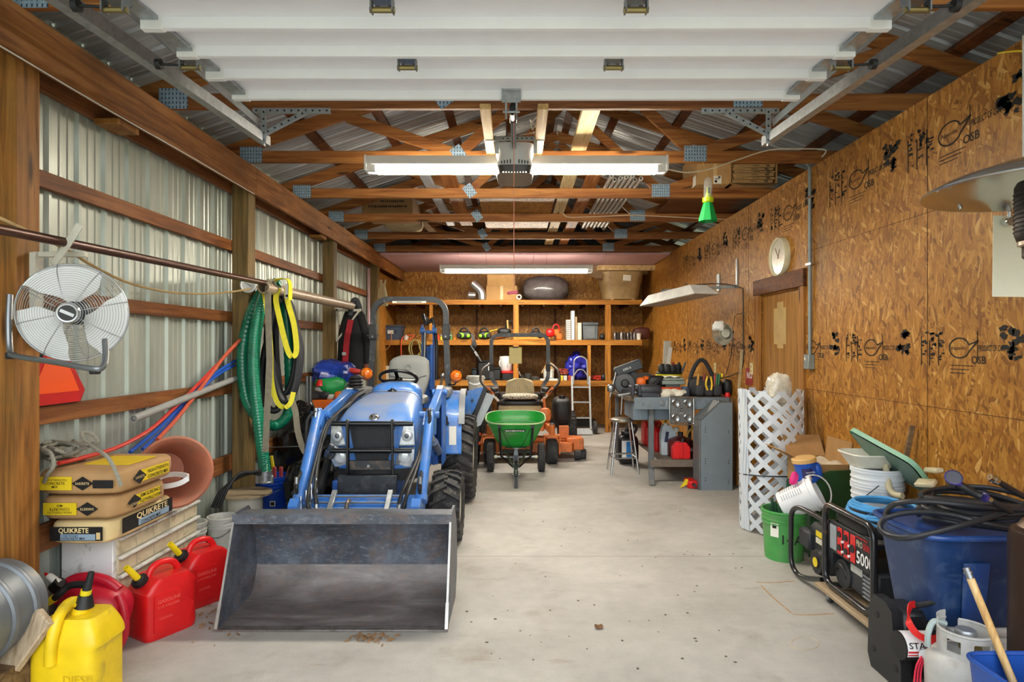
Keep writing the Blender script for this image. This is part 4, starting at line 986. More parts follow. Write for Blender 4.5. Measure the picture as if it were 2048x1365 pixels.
# nose: grille, lamps, strips
gy = 4.695
gr = N('grille', mat('#1b1d20', .6), TR).prism([(-.18, .335), (.18, .335), (.112, 0), (-.112, 0)], (cx(4.7)+.0, gy-.012, .685), (1, 0, 0), (0, 0, 1), -.02)
gr.use(mat('#3c4046', .6))
for i in range(19):
    f_ = (i-9)/9.5; gr.beam((cx(4.7)+f_*.178, gy-.016, 1.012), (cx(4.7)+f_*.114, gy-.016, .692), .0035, .004, (0, 1, 0))
for sx in (-1, 1):
    N('nose_strip', NHBLUE, TR).prism([(sx*.18, .34), (sx*.24, .34), (sx*.165, 0), (sx*.112, 0)], (cx(4.7), gy-.02, .685), (1, 0, 0), (0, 0, 1), -.03)
    hl = N('headlight', mat('#c3c8cc', .12, .6, var=.25, scale=30.0, spec=.8), TR)
    hl.prism([(sx*.225, .31), (sx*.31, .325), (sx*.318, .16), (sx*.18, .155)], (cx(4.7), gy-.008, .69), (1, 0, 0), (0, 0, 1), -.02)
    hl.prism([(sx*.175, .14), (sx*.318, .145), (sx*.312, .05), (sx*.285, .0), (sx*.145, .005)], (cx(4.7), gy-.008, .69), (1, 0, 0), (0, 0, 1), -.02)
    N('headlight_bowl', mat('#eef0f0', .1, .4), hl).ell((cx(4.7)+sx*.262, gy-.012, .69+.235), (.043, .018, .046), 16, 8)
    N('bulb', mat('#5f656b', .2), hl).ell((cx(4.7)+sx*.262, gy-.03, .69+.235), (.018, .008, .02), 12, 6)
    N('lower_lens', mat('#dfe3e6', .08, .2), hl).ell((cx(4.7)+sx*.24, gy-.01, .69+.075), (.05, .014, .05), 14, 6)
N('nose_skirt', mat('#26282b', .5), TR).grid(lambda a, b: V((cx(4.7)+.33*math.sin((a-.5)*PI), 4.66+.16*(1-math.cos((a-.5)*PI)), .69-.115*b*(1-.15*abs(a-.5)))), 20, 4)
N('nose_lip', NHBLUE, TR).tube([(cx(4.7)+.33*math.sin((a/20-.5)*PI), 4.655+.16*(1-math.cos((a/20-.5)*PI)), .688) for a in range(21)], .017, 8)
# brush guard
bg_ = N('brush_guard', BLACKG, TR)
Y = 4.60
def gp(u, v): return at(u, v, Y)
bg_.cyl(gp(664, 848), gp(826, 848), .019, n=12).cyl(gp(660, 902), gp(823, 902), .019, n=12)
for u in (697, 786): bg_.beam(gp(u, 838)+V((0, -.025, 0)), gp(u+1, 966)+V((0, -.025, 0)), .02, .04, (0, 1, 0), .006)
N('guard_plate', mat('#3d3d3f', .5, .4, dirt=('#7d6a5a', .4, 14.0)), bg_).bx(gp(698, 0).x, gp(786, 0).x, Y-.012, Y, gp(0, 940).z, gp(0, 921).z, .002)
N('bolt', STEEL, bg_).cyl(gp(738, 932)+V((0, -.01, 0)), gp(738, 932)+V((0, -.022, 0)), .012, n=6)
# cowl, steering wheel
cw = N('dash_cowl', NHBLUE, TR); cw.ell((cx(6.0)+.005, 5.97, 1.1), (.235, .2, .158), 24, 14, .6)
N('dash_panel', BLACK, cw).ell((cx(6.05), 6.12, 1.16), (.17, .12, .1), 16, 8, .6)
sw = N('steering_wheel', BLACKG, TR); sc_ = at(797, 757, 6.25); sa_ = V((0, .45, .9)).normalized()
sw.torus(sc_, .185, .0165, sa_, 36, 10)
for a in (20, 160, 270):
    e = V((math.cos(R(a)), math.sin(R(a))*.9, -math.sin(R(a))*.45)); sw.beam(sc_-sa_*.02, sc_+e.normalized()*.18, .035, .01, sa_)
sw.lathe([(0, .005), (.04, 0), (.045, -.03), (.03, -.05), (.025, -.25)], sc_, sa_, 16)
# seat
GS = mat('#8d908e', .5, var=.06)
st_ = N('seat', GS, TR)
st_.ell((cx(6.75), 6.72, 1.02), (.23, .22, .06), 22, 10, .55)
def back(a, b):
    th = 2*PI*a; e = .5
    w_ = .155+.075*math.sin(min(1, b*1.25+.12)*PI*.62)*(1-.18*max(0, b-.75)*4*.6)
    zz_ = 1.06+.44*b
    rr_ = 1 if b < .8 else math.sqrt(max(.02, 1-((b-.8)/.2)**2*.82))
    return V((cx(6.9)+math.copysign(abs(math.cos(th))**e, math.cos(th))*w_*rr_, 6.92+.05*b+math.copysign(abs(math.sin(th))**e, math.sin(th))*.055*rr_, zz_))
sb = N('seat_back', GS, TR); sb.grid(back, 28, 14, True); sb.add([back(i/28, 1) for i in range(28)], [list(range(28))])
N('seat_emblem', mat('#9ea19f', .4), sb).torus((cx(6.9)+.0, 6.885, 1.37), .03, .003, (0, 1, 0), 24, 5)
N('seat_crease', mat('#6f7270', .6), sb).tube([(cx(6.9)-.2, 6.885, 1.28), (cx(6.9)-.08, 6.87, 1.25), (cx(6.9)+.08, 6.87, 1.25), (cx(6.9)+.2, 6.885, 1.28)], .004, 6, 4)
# roll bar
rb = N('roll_bar', mat('#33373c', .4, dirt=('#8a8d90', .15, 12.0)), TR)
c7 = cx(7.0); hw = .41; pts = [(c7-hw-.045, 7.0, .75), (c7-hw-.02, 7.0, 1.3), (c7-hw, 7.0, 1.75), (c7-hw, 7.0, 1.96)]
arc = lambda s: [(c7+s*(hw-.17+.17*math.cos(R(a))), 7.0, 1.96+.17*math.sin(R(a))) for a in range(0, 91, 15)]
L = pts[:-1]+arc(-1); Rr = [(2*c7-p[0], p[1], p[2]) for p in pts[:-1]]+arc(1)
sq_ = [(-.03, -.03), (.03, -.03), (.03, .03), (-.03, .03)]
rb.sweep(L+Rr[::-1], sq_, (0, 1, 0)); rb.sharp = 50
for sx in (-1, 1):
    jb = N('roll_bar_hinge', DGREY, TR).box((c7+sx*(hw+.003), 7.0, 1.76), (.085, .1, .17), .008)
    N('hinge_pin', STEEL, jb).cyl((c7+sx*hw-.06, 6.97, 1.72), (c7+sx*hw+.065, 6.97, 1.72), .009, n=8).cyl((c7+sx*hw, 6.945, 1.71), (c7+sx*hw, 6.955, 1.71), .011, n=8)
N('warning_strip', PAPER, rb).bx(c7-.19, c7+.19, 6.967, 6.969, 2.085, 2.108)
N('strip_print', INK, rb).bx(c7-.14, c7+.14, 6.9655, 6.9665, 2.092, 2.1)
# amber lamps
AMB = NT('amber'); AMB.set(Roughness=.12, Coat_Weight=.6); AMB.base(AMB.ramp(AMB.noise(AMB.coord(), 60, 3), [(.35, '#c24a08'), (.65, '#f08a28')])); AMB = AMB.m
for sx, u, v in ((-1, 733, 748), (1, 912, 753)):
    p = at(u, v, 6.75)
    wl_ = N('warning_lamp', AMB, TR).lathe([(0, .05), (.03, .046), (.055, .03), (.068, .0), (.055, -.03), (.03, -.046), (0, -.05)], p, (-.15*sx, -1, .05), 22)
    N('lamp_ring', BLACK, wl_).lathe([(.069, -.008), (.072, 0), (.069, .008)], p, (-.15*sx, -1, .05), 22)
    N('lamp_arm', STEEL if sx < 0 else BLACK, TR).tube([p+V((0, .03, -.06)), p+V((-sx*.03, .1, -.1)), (c7+sx*(hw+.03), 6.98, p.z-.1)] if sx > 0 else [at(690, 785, 6.5), at(693, 768, 6.5), at(715, 762, 6.6), p], .008, 8, 3)
# fenders
for sx in (-1, 1):
    def fx(y, o): return cx(y)+sx*o
    fd = N('fender', NHBLUE, TR)
    path = [(6.02, .56), (6.05, .75), (6.1, .9), (6.2, 1.01), (6.4, 1.09), (6.65, 1.12), (6.95, 1.1), (7.1, 1.04)]
    path = [(p.x, p.y) for p in catmull([V((a, b, 0)) for a, b in path], 4)]
    n = len(path); vs = []
    for y, z in path:
        for o in (.36, .62): vs.append((fx(y, o), y, z))
    for y, z in path:
        for o in (.36, .62): vs.append((fx(y, o), y+.012, z-.012))
    fs = []
    for i in range(n-1):
        a = i*2; k = 2*n; fs += [(a, a+1, a+3, a+2), (k+a, k+a+1, k+a+3, k+a+2), (a, a+2, k+a+2, k+a), (a+1, a+3, k+a+3, k+a+1)]
    fs += [(0, 1, 2*n+1, 2*n), (2*n-2, 2*n-1, 4*n-1, 4*n-2)]
    fd.add(vs, fs)
    fd.prism([(y, z) for y, z in path]+[(7.1, .8), (6.3, .7), (6.1, .56)], (fx(6.5, .36)-.006, 0, 0), (0, 1, 0), (0, 0, 1), .012)
    N('fender_trim', mat('#7e8286', .5), fd).sweep([(fx(y, .62), y-.005, z+.008) for y, z in path if z > .8], [(-.03, -.012), (.03, -.012), (.03, .012), (-.03, .012)], (0, 0, 1))
    N('fender_console', mat('#75797d', .55), fd).ell((fx(6.45, .42), 6.45, 1.12), (.09, .22, .06), 14, 8, .6)
    if sx > 0:
        N('warning_label', PAPER, fd).bx(fx(6.03, .5), fx(6.03, .57), 6.03, 6.034, .64, .82)
        lv = N('lever', mat('#5a1f1c', .4), TR); lv.ell(at(887, 808, 6.1), (.03, .03, .04), 12, 8).cyl(at(887, 815, 6.1), at(888, 850, 6.1), .01)
        N('lever_boot', BLACK, lv).lathe([(.06, 0), (.055, .03), (.045, .035), (.04, .07), (.02, .1)], at(888, 850, 6.1), (0, 0, 1), 14)
        N('lever', STEEL, TR).cyl(at(885, 752, 6.6), at(876, 800, 6.3), .012).ell(at(885, 752, 6.6), (.025, .02, .03), 10, 6)
# tyres
def tyre(par, c, Ro, w_, nl, lug, rimr, sx, lab=None):
    ty = N('tyre', RUBBER, par, lab); hw_ = w_/2
    ty.lathe([(rimr, -hw_*.85), (rimr+.03, -hw_), (Ro*.82, -hw_*1.06), (Ro-lug-.02, -hw_*.98), (Ro-lug, -hw_*.8), (Ro-lug+.004, 0), (Ro-lug, hw_*.8), (Ro-lug-.02, hw_*.98), (Ro*.82, hw_*1.06), (rimr+.03, hw_), (rimr, hw_*.85)], c, (1, 0, 0), 48)
    c = V(c)
    for i in range(nl):
        for s in (-1, 1):
            a0 = 2*PI*(i+(.5 if s > 0 else 0))/nl
            def P(f, r): # f across from centre to edge
                a = a0+(f*.62)*(2*PI/nl)*1.15; return c+V((s*hw_*(f*1.04-.08*(1-f)), math.cos(a)*r, math.sin(a)*r))
            pts_ = [0, .35, .7, 1.0]; vs = []
            for f in pts_:
                rr = Ro if f < .95 else Ro-.012
                th = .26*PI/nl
                for r_, da in ((Ro-lug-.012, -1.5*th), (rr, -th), (rr, th), (Ro-lug-.012, 1.5*th)):
                    a = a0+(f*.62)*(2*PI/nl)*1.15+da; vs.append(c+V((s*hw_*(f*1.05-.1*(1-f)), math.cos(a)*r_, math.sin(a)*r_)))
            fs = []
            for k in range(3):
                for j in range(4): fs.append((k*4+j, k*4+(j+1) % 4, k*4+4+(j+1) % 4, k*4+4+j))
            fs += [(0, 1, 2, 3), (12, 13, 14, 15)]; ty.add(vs, fs)
    rm = N('wheel_rim', mat('#b9b6a6', .45), ty)
    rm.lathe([(rimr+.012, sx*hw_*.9), (rimr-.01, sx*hw_*.8), (rimr*.8, sx*hw_*.3), (rimr*.4, sx*hw_*.35), (0, sx*hw_*.4)], c, (1, 0, 0), 32)
    return ty
for sx in (-1, 1):
    tyre(TR, (cx(5.1)+sx*.545, 5.1, .29), .29, .225, 19, .025, .155, sx)
    tyre(TR, (cx(6.55)+sx*.59, 6.55, .44), .44, .30, 24, .03, .22, sx)
# backhoe folded behind
bh = N('backhoe_boom', NHBLUE2, TR)
for u in (846, 868): bh.prism([(7.9, .8), (8.05, .8), (8.02, 1.86), (7.93, 1.88)], (at(u, 0, 8).x-.008, 0, 0), (0, 1, 0), (0, 0, 1), .016)
bh.bx(at(848, 0, 8).x, at(868, 0, 8).x, 7.98, 8.05, .8, 1.6, .004).bx(at(842, 0, 8).x, at(873, 0, 8).x, 7.9, 8.0, 1.76, 1.8, .004)
N('boom_cylinder', STEEL, bh).cyl(at(850, 665, 7.88), at(848, 765, 7.88), .022, n=12)
N('boom_cylinder_barrel', NHBLUE2, bh).cyl(at(863, 690, 7.88), at(862, 780, 7.85), .03, n=12)
for u in (845, 869): N('boom_pin', NHBLUE, bh).cyl(at(u-4, 662, 7.9), at(u+4, 662, 7.9), .04, n=12)
N('boom_hose', BLACK, bh).tube([at(852, 650, 7.9), at(846, 630, 7.95), at(858, 645, 8.0), at(866, 640, 8.0), at(873, 690, 7.95), at(873, 760, 7.9)], .022, 8, 5)
N('backhoe_frame', NHBLUE2, TR).bx(cx(7.6)-.5, cx(7.6)+.5, 7.55, 7.75, .45, .75, .02)
for sx in (-1, 1):
    b0 = V((cx(7.6)+sx*.5, 7.45, .62)); sg_ = N('stabilizer', NHBLUE, TR)
    tip = V((cx(7.6)+sx*.85, 7.35, 1.12))
    if sx < 0:
        sg_.bx(cx(7.6)-.62, cx(7.6)-.5, 7.4, 7.5, .12, .95, .01); N('stabilizer_pad', mat('#9aa3aa', .5), sg_).bx(cx(7.6)-.66, cx(7.6)-.48, 7.38, 7.52, .95, .98, .005); continue
    sg_.prism([(0, 0), (sx*.05, -.14), (sx*.14, -.2), (sx*.36, .16), (sx*.31, .2), (sx*.0, .12)], (cx(7.6)+sx*.52, 7.3, .92), (1, 0, 0), (0, 0, 1), .05)
    sg_.cyl((cx(7.6)+sx*.6, 7.4, .85), (cx(7.6)+sx*.52, 7.42, .45), .05, n=14).beam((cx(7.6)+sx*.7, 7.34, .78), (cx(7.6)+sx*.62, 7.34, .4), .06, .06, b=.006)
    for q in ((sx*.05, .03), (sx*.2, .05)): N('bolt', CHROME, sg_).cyl((cx(7.6)+q[0]+sx*.52, 7.25, .92+q[1]), (cx(7.6)+q[0]+sx*.52, 7.235, .92+q[1]), .018, n=10)
    N('stabilizer_pad', mat('#9aa3aa', .5), sg_).prism([(sx*.16, -.3), (sx*.3, -.24), (sx*.46, .1), (sx*.36, .14)], (cx(7.6)+sx*.52, 7.22, .92), (1, 0, 0), (0, 0, 1), -.03)
    N('rubber_pad', BLACK, sg_).beam((cx(7.6)+sx*.7, 7.18, .66), (cx(7.6)+sx*.88, 7.2, 1.12), .05, .035, (0, 1, 0), .006)
# ---------------------------------------------------------------- hanging hoses and straps
t = NT('ribbed_hose'); vec = t.coord(); 
t.base(t.ramp(t.noise(vec, 6, 3), [(.3, '#0f6b50'), (.7, '#198a66')])); t.set(Roughness=.25, Coat_Weight=.4); HOSEG = t.m
gh = T('suction_hose', 'fat green corrugated suction hose hung over the pipe, its metal coupling near the blue bucket', 'hose', at(530, 975, 5.25))
rip = lambda n: (lambda q: 1+.035*math.sin(q*n))
A = [at(556, 566, 5.42), at(535, 580, 5.38), at(517, 630, 5.3), at(508, 700, 5.28), at(509, 770, 5.26), at(517, 840, 5.25), at(526, 910, 5.25), at(530, 945, 5.25)]
N('hose', HOSEG, gh).tube(A, .05, 14, 40, False, rip(520))
B = [at(560, 572, 5.5), at(535, 575, 5.5), at(508, 612, 5.42), at(488, 680, 5.34), at(485, 740, 5.33), at(494, 800, 5.33), at(516, 835, 5.36), at(545, 852, 5.62), at(570, 838, 5.7), at(580, 800, 5.7), at(578, 700, 5.62), at(568, 580, 5.58)]
N('hose', HOSEG, gh).tube(B, .048, 14, 30, False, rip(560))
cpl = N('coupling', GALV, gh); q = at(530, 945, 5.25)
cpl.cyl(q+V((0, 0, .01)), q+V((.005, 0, -.075)), .056, n=18).cyl(q+V((0, 0, -.02)), q+V((0, 0, -.03)), .062, n=18).torus(q+V((.01, 0, -.085)), .05, .01, (0, .1, 1), 20, 6)
cpl.box(q+V((.06, -.01, -.06)), (.03, .02, .07), .004).box(q+V((-.06, -.01, -.06)), (.03, .02, .07), .004)
bc = S('hose_coil', mat('#2b2c30', .55, var=.15), 'black rubber hose coiled and hung behind the yellow straps', 'hose')
pts = []
for k in range(5):
    for j in range(12):
        a = 2*PI*j/12+PI/2
        uu = 570+4*math.sin(k*2.1)+(26+3*math.sin(k*1.7))*math.cos(a); vv = 695+6*math.cos(k*1.3)-(102+7*math.sin(k*2.9))*math.sin(a)
        pts.append(at(uu-(8 if math.sin(a) > 0 else 0), vv, 5.46+.055*k+.02*math.cos(a)))
bc.tube(pts, .026, 9, 4)
b2 = S('hose_coil', mat('#23252a', .5), 'flat black discharge hose bundled at the left of the green hose', 'hose')
b2.tube([at(545, 570, 5.7), at(548, 640, 5.7), at(530, 700, 5.6), at(524, 760, 5.6), at(530, 805, 5.6), at(548, 822, 5.62), at(560, 800, 5.66), at(552, 700, 5.7), at(552, 590, 5.72)], .03, 9, 6)
YST = mat('#d8cf2a', .65, var=.08, scale=30.0)
ys = T('lifting_strap', 'bright yellow webbing sling looped over the pipe with white tag', 'strap', at(585, 715, 5.35))
N('webbing', YST, ys).strap([at(558, 577, 5.36), at(552, 600, 5.34), at(562, 650, 5.33), at(575, 700, 5.33), at(585, 714, 5.33), at(593, 700, 5.35), at(588, 650, 5.37), at(576, 605, 5.38), at(573, 575, 5.38)], .045, .006, (1, .25, 0), 6)
N('webbing', YST, ys).strap([at(541, 570, 5.33), at(553, 560, 5.33), at(572, 558, 5.34), at(580, 568, 5.34), at(580, 600, 5.34)], .05, .006, (.3, 1, 0), 5)
N('tag', WHITE, ys).box(at(574, 583, 5.325), (.035, .004, .125), .001)
N('tag_print', INK, ys).box(at(574, 592, 5.32), (.025, .002, .02))
y2 = S('lifting_strap', YST, 'long yellow webbing sling hanging low beside the grey strap', 'strap').strap([at(527, 577, 5.3), at(534, 620, 5.26), at(541, 690, 5.25), at(543, 760, 5.25), at(552, 800, 5.26), at(566, 815, 5.28), at(580, 808, 5.3), at(587, 785, 5.34)], .04, .006, (1, .3, 0), 6)
GST = mat('#8b8472', .75, var=.15, scale=25.0)
S('grey_strap', GST, 'worn grey webbing strap hanging over the pipe, ending beside the green hose', 'strap').strap([at(548, 574, 5.3), at(541, 560, 5.22), at(536, 575, 5.2), at(537, 650, 5.2), at(539, 720, 5.19), at(536, 790, 5.18), at(533, 850, 5.17), at(531, 905, 5.16)], .05, .007, (1, .1, 0), 6)
S('grey_strap', GST, 'worn grey webbing strap ending in front of the black bags', 'strap').strap([at(578, 790, 5.42), at(590, 820, 5.4), at(595, 860, 5.38), at(603, 890, 5.36), at(611, 906, 5.35)], .05, .007, (1, .1, 0), 6)
# ---------------------------------------------------------------- bags, tarp, jacket in the corner
BAGB = mat('#0e0e10', .22, coat=.3, var=.3, scale=20.0)
bag = S('trash_bag', BAGB, 'big crumpled black plastic bag standing behind the green hose', 'bag'); bag.sharp = 25
bag.ell(V((-2.2, 6.42, .5)), (.24, .24, .5), 34, 24, .8, None, .2, 8, 3, 0)
bag = S('trash_bag', BAGB, 'black plastic bag on the floor between blue bucket and loader arm', 'bag'); bag.sharp = 25
bag.ell(V((-1.97, 5.8, .27)), (.17, .18, .28), 32, 20, .8, None, .2, 8, 8, 0)
S('wire_rack', STEEL, 'thin white wire rod crossing in front of the black bags', 'rod').cyl(at(534, 896, 5.65), at(603, 893, 5.65), .006, n=6)
tarp = S('blue_tarp', mat('#1d3a9a', .3, var=.3, scale=14.0, coat=.2), 'crumpled dark blue tarp heaped beside the wall post', 'tarp'); tarp.sharp = 25
tarp.ell(at(670, 747, 7.5), (.27, .28, .15), 36, 18, .8, Matrix.Rotation(R(10), 3, 'Y'), .28, 7, 2)
tarp2 = S('red_cloth', mat('#b82a22', .7), 'red cloth lying on the end of the blue tarp', 'cloth'); tarp2.ell(at(700, 741, 7.45), (.16, .12, .035), 20, 10, 1, Matrix.Rotation(R(12), 3, 'Y'), .3, 9, 4)
gb = S('green_bag', mat('#158a45', .5, var=.15), 'bright green bag hanging out below the blue tarp', 'bag'); gb.ell(at(662, 772, 7.3), (.2, .14, .12), 24, 14, .9, None, .2, 7, 5)
tb = T('tool_bench', 'orange and black folding tool bench half hidden behind the loader arm', 'workbench', V((-2.19, 7.3, 0)))
N('top', ORANGE, tb).bx(-2.4, -1.98, 7.15, 7.5, .88, .98, .01).bx(-2.09, -1.98, 7.12, 7.2, .92, 1.08, .02)
N('body', BLACK, tb).bx(-2.4, -1.99, 7.16, 7.48, .0, .88, .02)
for i, (u, v, c, r) in enumerate(((640, 778, '#b6b6b6', .04), (648, 790, '#2a2a2c', .05), (662, 795, '#c9c9c6', .035), (633, 792, '#34363a', .045))):
    S('hand_tool', mat(c, .4), 'small %s tool piece lying on the orange tool bench' % ('silver', 'black', 'pale', 'dark')[i], 'tool').ell(at(u, v, 7.2), (r*1.6, r, r), 12, 8, .7, None, .3, 14, i)
S('red_funnel', RED, 'small red item on the orange tool bench', 'tool').lathe([(.02, .07), (.03, .06), (.05, 0), (0, 0)], at(640, 772, 7.18), (0, 0, 1), 14)
for u, lb in ((614, 'left steel tube standing beside the tool bench'), (621, 'right steel tube standing beside the tool bench')):
    S('steel_tube', STEEL, lb, 'tube', 'steel tubes by the bench').cyl(at(u, 753, 6.6), V((at(u, 0, 6.6).x, 6.6, 0)), .017, n=10)
JB = mat('#17181b', .8, var=.2); jk = T('jacket', 'dark work jacket with red lining hung from the pipe bracket', 'jacket', at(708, 742, 8.05))
def jbody(a, b):
    th = 2*PI*a; top = at(708, 612, 8.05); bot = at(710, 742, 8.05); c = top.lerp(bot, b)
    w_ = .07+.13*min(1, b*2.6)**.7+.02*b; d_ = .05+.06*min(1, b*2.5)
    f = 1+.1*math.sin(th*5+b*3)*b
    return c+V((math.cos(th)*w_*f, math.sin(th)*d_*f, 0))
j = N('body', JB, jk); j.grid(jbody, 40, 16, True); j.add([jbody(i/40, 1) for i in range(40)], [list(range(40))])
N('sleeve', JB, jk).tube([at(722, 632, 8.0), at(730, 660, 7.98), at(735, 695, 7.98), at(734, 728, 7.99)], .062, 14, 5, False, lambda q: 1-.25*q)
N('cuff', mat('#8a4a3a', .7), jk).tube([at(734, 724, 7.99), at(734, 736, 7.99)], .045, 12)
N('lining', mat('#a81828', .7), jk).strap([at(702, 640, 7.93), at(694, 680, 7.91), at(690, 735, 7.9)], .075, .012, (1, 0, 0), 6)
N('pocket_tag', LGREY, jk).box(at(688, 708, 7.88), (.05, .004, .04), .001)
N('collar', mat('#3f4247', .8), jk).tube([at(700, 632, 7.98), at(705, 606, 8.0), at(713, 601, 8.02), at(720, 618, 8.02)], .035, 10, 5)
nb = S('rope_bundle', mat('#b3a582', .8), 'tangled pale rope bundle hung on the corner post left of the roll bar', 'rope', kind='stuff')
for k in range(7): nb.tube([at(765+math.sin(k*2)*7, 560, 10.3), at(757+k*2.4, 590, 10.28), at(768+math.sin(k*3)*12, 612, 10.28), at(775-k*1.5, 598, 10.28), at(768, 565, 10.3)], .008, 5, 5)
# ---------------------------------------------------------------- buckets and spool on the floor
def bucket(name, lb, c, r0, r1, h, mt, cat='bucket', rings=True, bail=True, dirt=None, group=None, tilt=None, label=None):
    b = T(name, lb, cat, c, group); c = V(c)
    m = N('shell', mt, b)
    if tilt: m.tf(Matrix.Translation(c) @ tilt @ Matrix.Translation(-c))
    m.lathe([(0, .006), (r0-.006, .006), (r1-.006, h), (r1+.005, h), (r1+.006, h-.012), (r1*.995, h-.016), (r0, 0), (0, 0)], c, (0, 0, 1), 32)
    if rings:
        for q in (.93, .82, .74)[:3 if h > .3 else 2]:
            rr = r0+(r1-r0)*q; m.lathe([(rr, h*q-.006), (rr+.007, h*q-.004), (rr+.007, h*q+.004), (rr, h*q+.006)], c, (0, 0, 1), 32)
    if bail:
        w_ = N('bail', STEEL, b); w_.M = m.M
        w_.tube([c+V((math.cos(a)*(r1+.01), -math.sin(a)*(r1+.01), h*.88-math.sin(a)*.1)) for a in [PI*i/12 for i in range(13)]], .0028, 5)
        for s in (-1, 1):
            e = N('ear', mt, b); e.M = m.M; e.box(c+V((s*(r1+.01), 0, h*.88)), (.015, .035, .035), .004)
    return b
b = bucket('blue_bucket', 'bright blue plastic bucket with white barcode holding red tool handles', V((-2.33, 5.93, 0)), .135, .16, .37, BLUEB)
N('barcode_label', WHITE, b).box(V((-2.27, 5.782, .13)), (.05, .004, .05), .001)
N('print', INK, b).box(V((-2.27, 5.7795, .13)), (.035, .002, .03))
for u, q in ((549, 0), (562, 1)): S('pliers', mat('#a5383a', .5), '%s red plier handle sticking out of the blue bucket' % ('left', 'right')[q], 'handle', 'red handles in the blue bucket').beam(V((at(u+1, 0, 5.9).x, 5.9, .05)), at(u, 934, 5.9), .035, .025, (0, 1, 0), .006)
S('hand_tool', YEL, 'short yellow tool handle leaning behind the blue bucket', 'handle').beam(V((-2.36, 6.15, .05)), at(543, 912, 6.1), .03, .02, (0, 1, 0), .005)
b = bucket('white_bucket', 'small dirty white bucket next to the loader bucket', V((-2.24, 4.72, 0)), .085, .1, .31, WHITED)
bucket('white_bucket', 'small dirty white bucket against the metal wall, left of its twin', V((-2.37, 4.56, 0)), .07, .085, .31, WHITED, bail=False)
sp = T('cable_spool', 'white cable spool with round wooden flange beside the post', 'spool', V((-2.24, 5.13, 0)))
N('flange', wood('#857458', '#a8957a', '#b9a98c', 'X'), sp).cyl(V((-2.24, 5.13, .375)), V((-2.24, 5.13, .39)), .21, n=32)
N('flange', wood('#857458', '#a8957a', '#b9a98c', 'X'), sp).cyl(V((-2.24, 5.13, 0)), V((-2.24, 5.13, .015)), .21, n=32)
N('drum', mat('#d9d5c6', .6), sp).cyl(V((-2.24, 5.13, .015)), V((-2.24, 5.13, .375)), .135, n=28)
bcb = T('black_cable', 'thick black cables arching from the spool to the green hose', 'cable', at(425, 1015, 4.9))
for k in range(4): N('cable_strand', BLACK, bcb).tube([at(424+k*5, 1016, 4.85), at(440+k*5, 985-k*2, 4.88), at(470+k*3, 960-k*4, 4.95), at(500+k*2, 948-k*1, 5.02), at(522, 950-k*3, 5.08)], .012, 8, 6)
# ---------------------------------------------------------------- parts cabinet with bags and pot
CABW = mat('#dcdedc', .5, dirt=('#4a2f22', .12, 16.0), var=.04); DRAW = mat('#c9bd9e', .6, dirt=('#8a7a60', .3, 12.0))
cb = T('parts_cabinet', 'long white chipped parts cabinet with many small drawers under the concrete bags', 'cabinet', V((-2.31, 3.78, 0)))
N('body', CABW, cb).bx(-2.465, -2.185, 3.36, 4.24, 0, .565, .004)
for r_ in range(5):
    for c_ in range(5):
        y0 = 3.385+c_*.168; z0 = .03+r_*.105
        d = N('drawer', DRAW, cb).bx(-2.2, -2.172, y0+.004, y0+.164, z0+.004, z0+.1, .003)
        N('drawer_pull', WHITED, d).bx(-2.173, -2.148, y0, y0+.168, z0+.088, z0+.103, .003)
KRAFT = mat('#d8bf8a', .7, var=.06); KRAFT2 = mat('#b08a5c', .75, var=.1); LYEL = mat('#e0c21a', .55, var=.03)
BANDB = mat('#8fa6b8', .6, var=.04)
def cbag(lb, x0, x1, y0, y1, z0, z1, mt, seed):
    t_ = T('concrete_bag', lb, 'bag', V(((x0+x1)/2, (y0+y1)/2, z0)), 'bags on the parts cabinet')
    m = N('paper_sack', mt, t_); m.sharp = 60
    m.ell(V(((x0+x1)/2, (y0+y1)/2, (z0+z1)/2)), ((x1-x0)/2, (y1-y0)/2, (z1-z0)/2), 44, 20, .32, None, .035, 7, seed)
    return t_
b = cbag('tan concrete bag with black and blue label, lowest of the three bags', -2.425, -2.1, 3.2, 3.82, .567, .7, KRAFT, 1)
fy = 3.195
N('label_band', INK, b).bx(-2.4, -2.13, fy-.004, fy, .597, .668)
N('label_blue', BANDB, b).bx(-2.345, -2.165, fy-.005, fy-.0042, .6, .632)
N('lettering', mat('#f3dca0', .6), b).text('QUIKRETE', .035, (-2.355, fy-.0052, .639), (1, 0, 0), (0, 0, 1), off=.02, wide=.155)
N('lettering', INK, b).text('High Strength', .014, (-2.33, fy-.006, .62), (1, 0, 0), (0, 0, 1)).text('CONCRETE MIX', .017, (-2.34, fy-.006, .604), (1, 0, 0), (0, 0, 1), off=.01)
N('label_bars', KRAFT, b).bx(-2.16, -2.14, fy-.0052, fy-.0042, .604, .64)
fx_ = -2.095
N('label_band', INK, b).add([(fx_, 3.3, .6), (fx_, 3.78, .6), (fx_, 3.78, .682), (fx_, 3.3, .682)], [(0, 1, 2, 3)])
N('label_blue', BANDB, b).add([(fx_+.001, 3.44, .605), (fx_+.001, 3.74, .605), (fx_+.001, 3.74, .64), (fx_+.001, 3.44, .64)], [(0, 1, 2, 3)])
N('lettering', mat('#f3dca0', .6), b).text('QUIKRETE', .045, (fx_+.002, 3.42, .645), (0, 1, 0), (0, 0, 1), off=.02, wide=.3)
N('lettering', INK, b).text('CONCRETE MIX', .026, (fx_+.003, 3.46, .61), (0, 1, 0), (0, 0, 1), off=.01)
N('top_print', INK, b).text('HIGH STRENGTH', .05, (-2.3, 3.25, .703), (.1, 1, 0), (-1, .1, 0), off=.01).text('CONCRETE MIX', .05, (-2.24, 3.25, .703), (.1, 1, 0), (-1, .1, 0), off=.01)
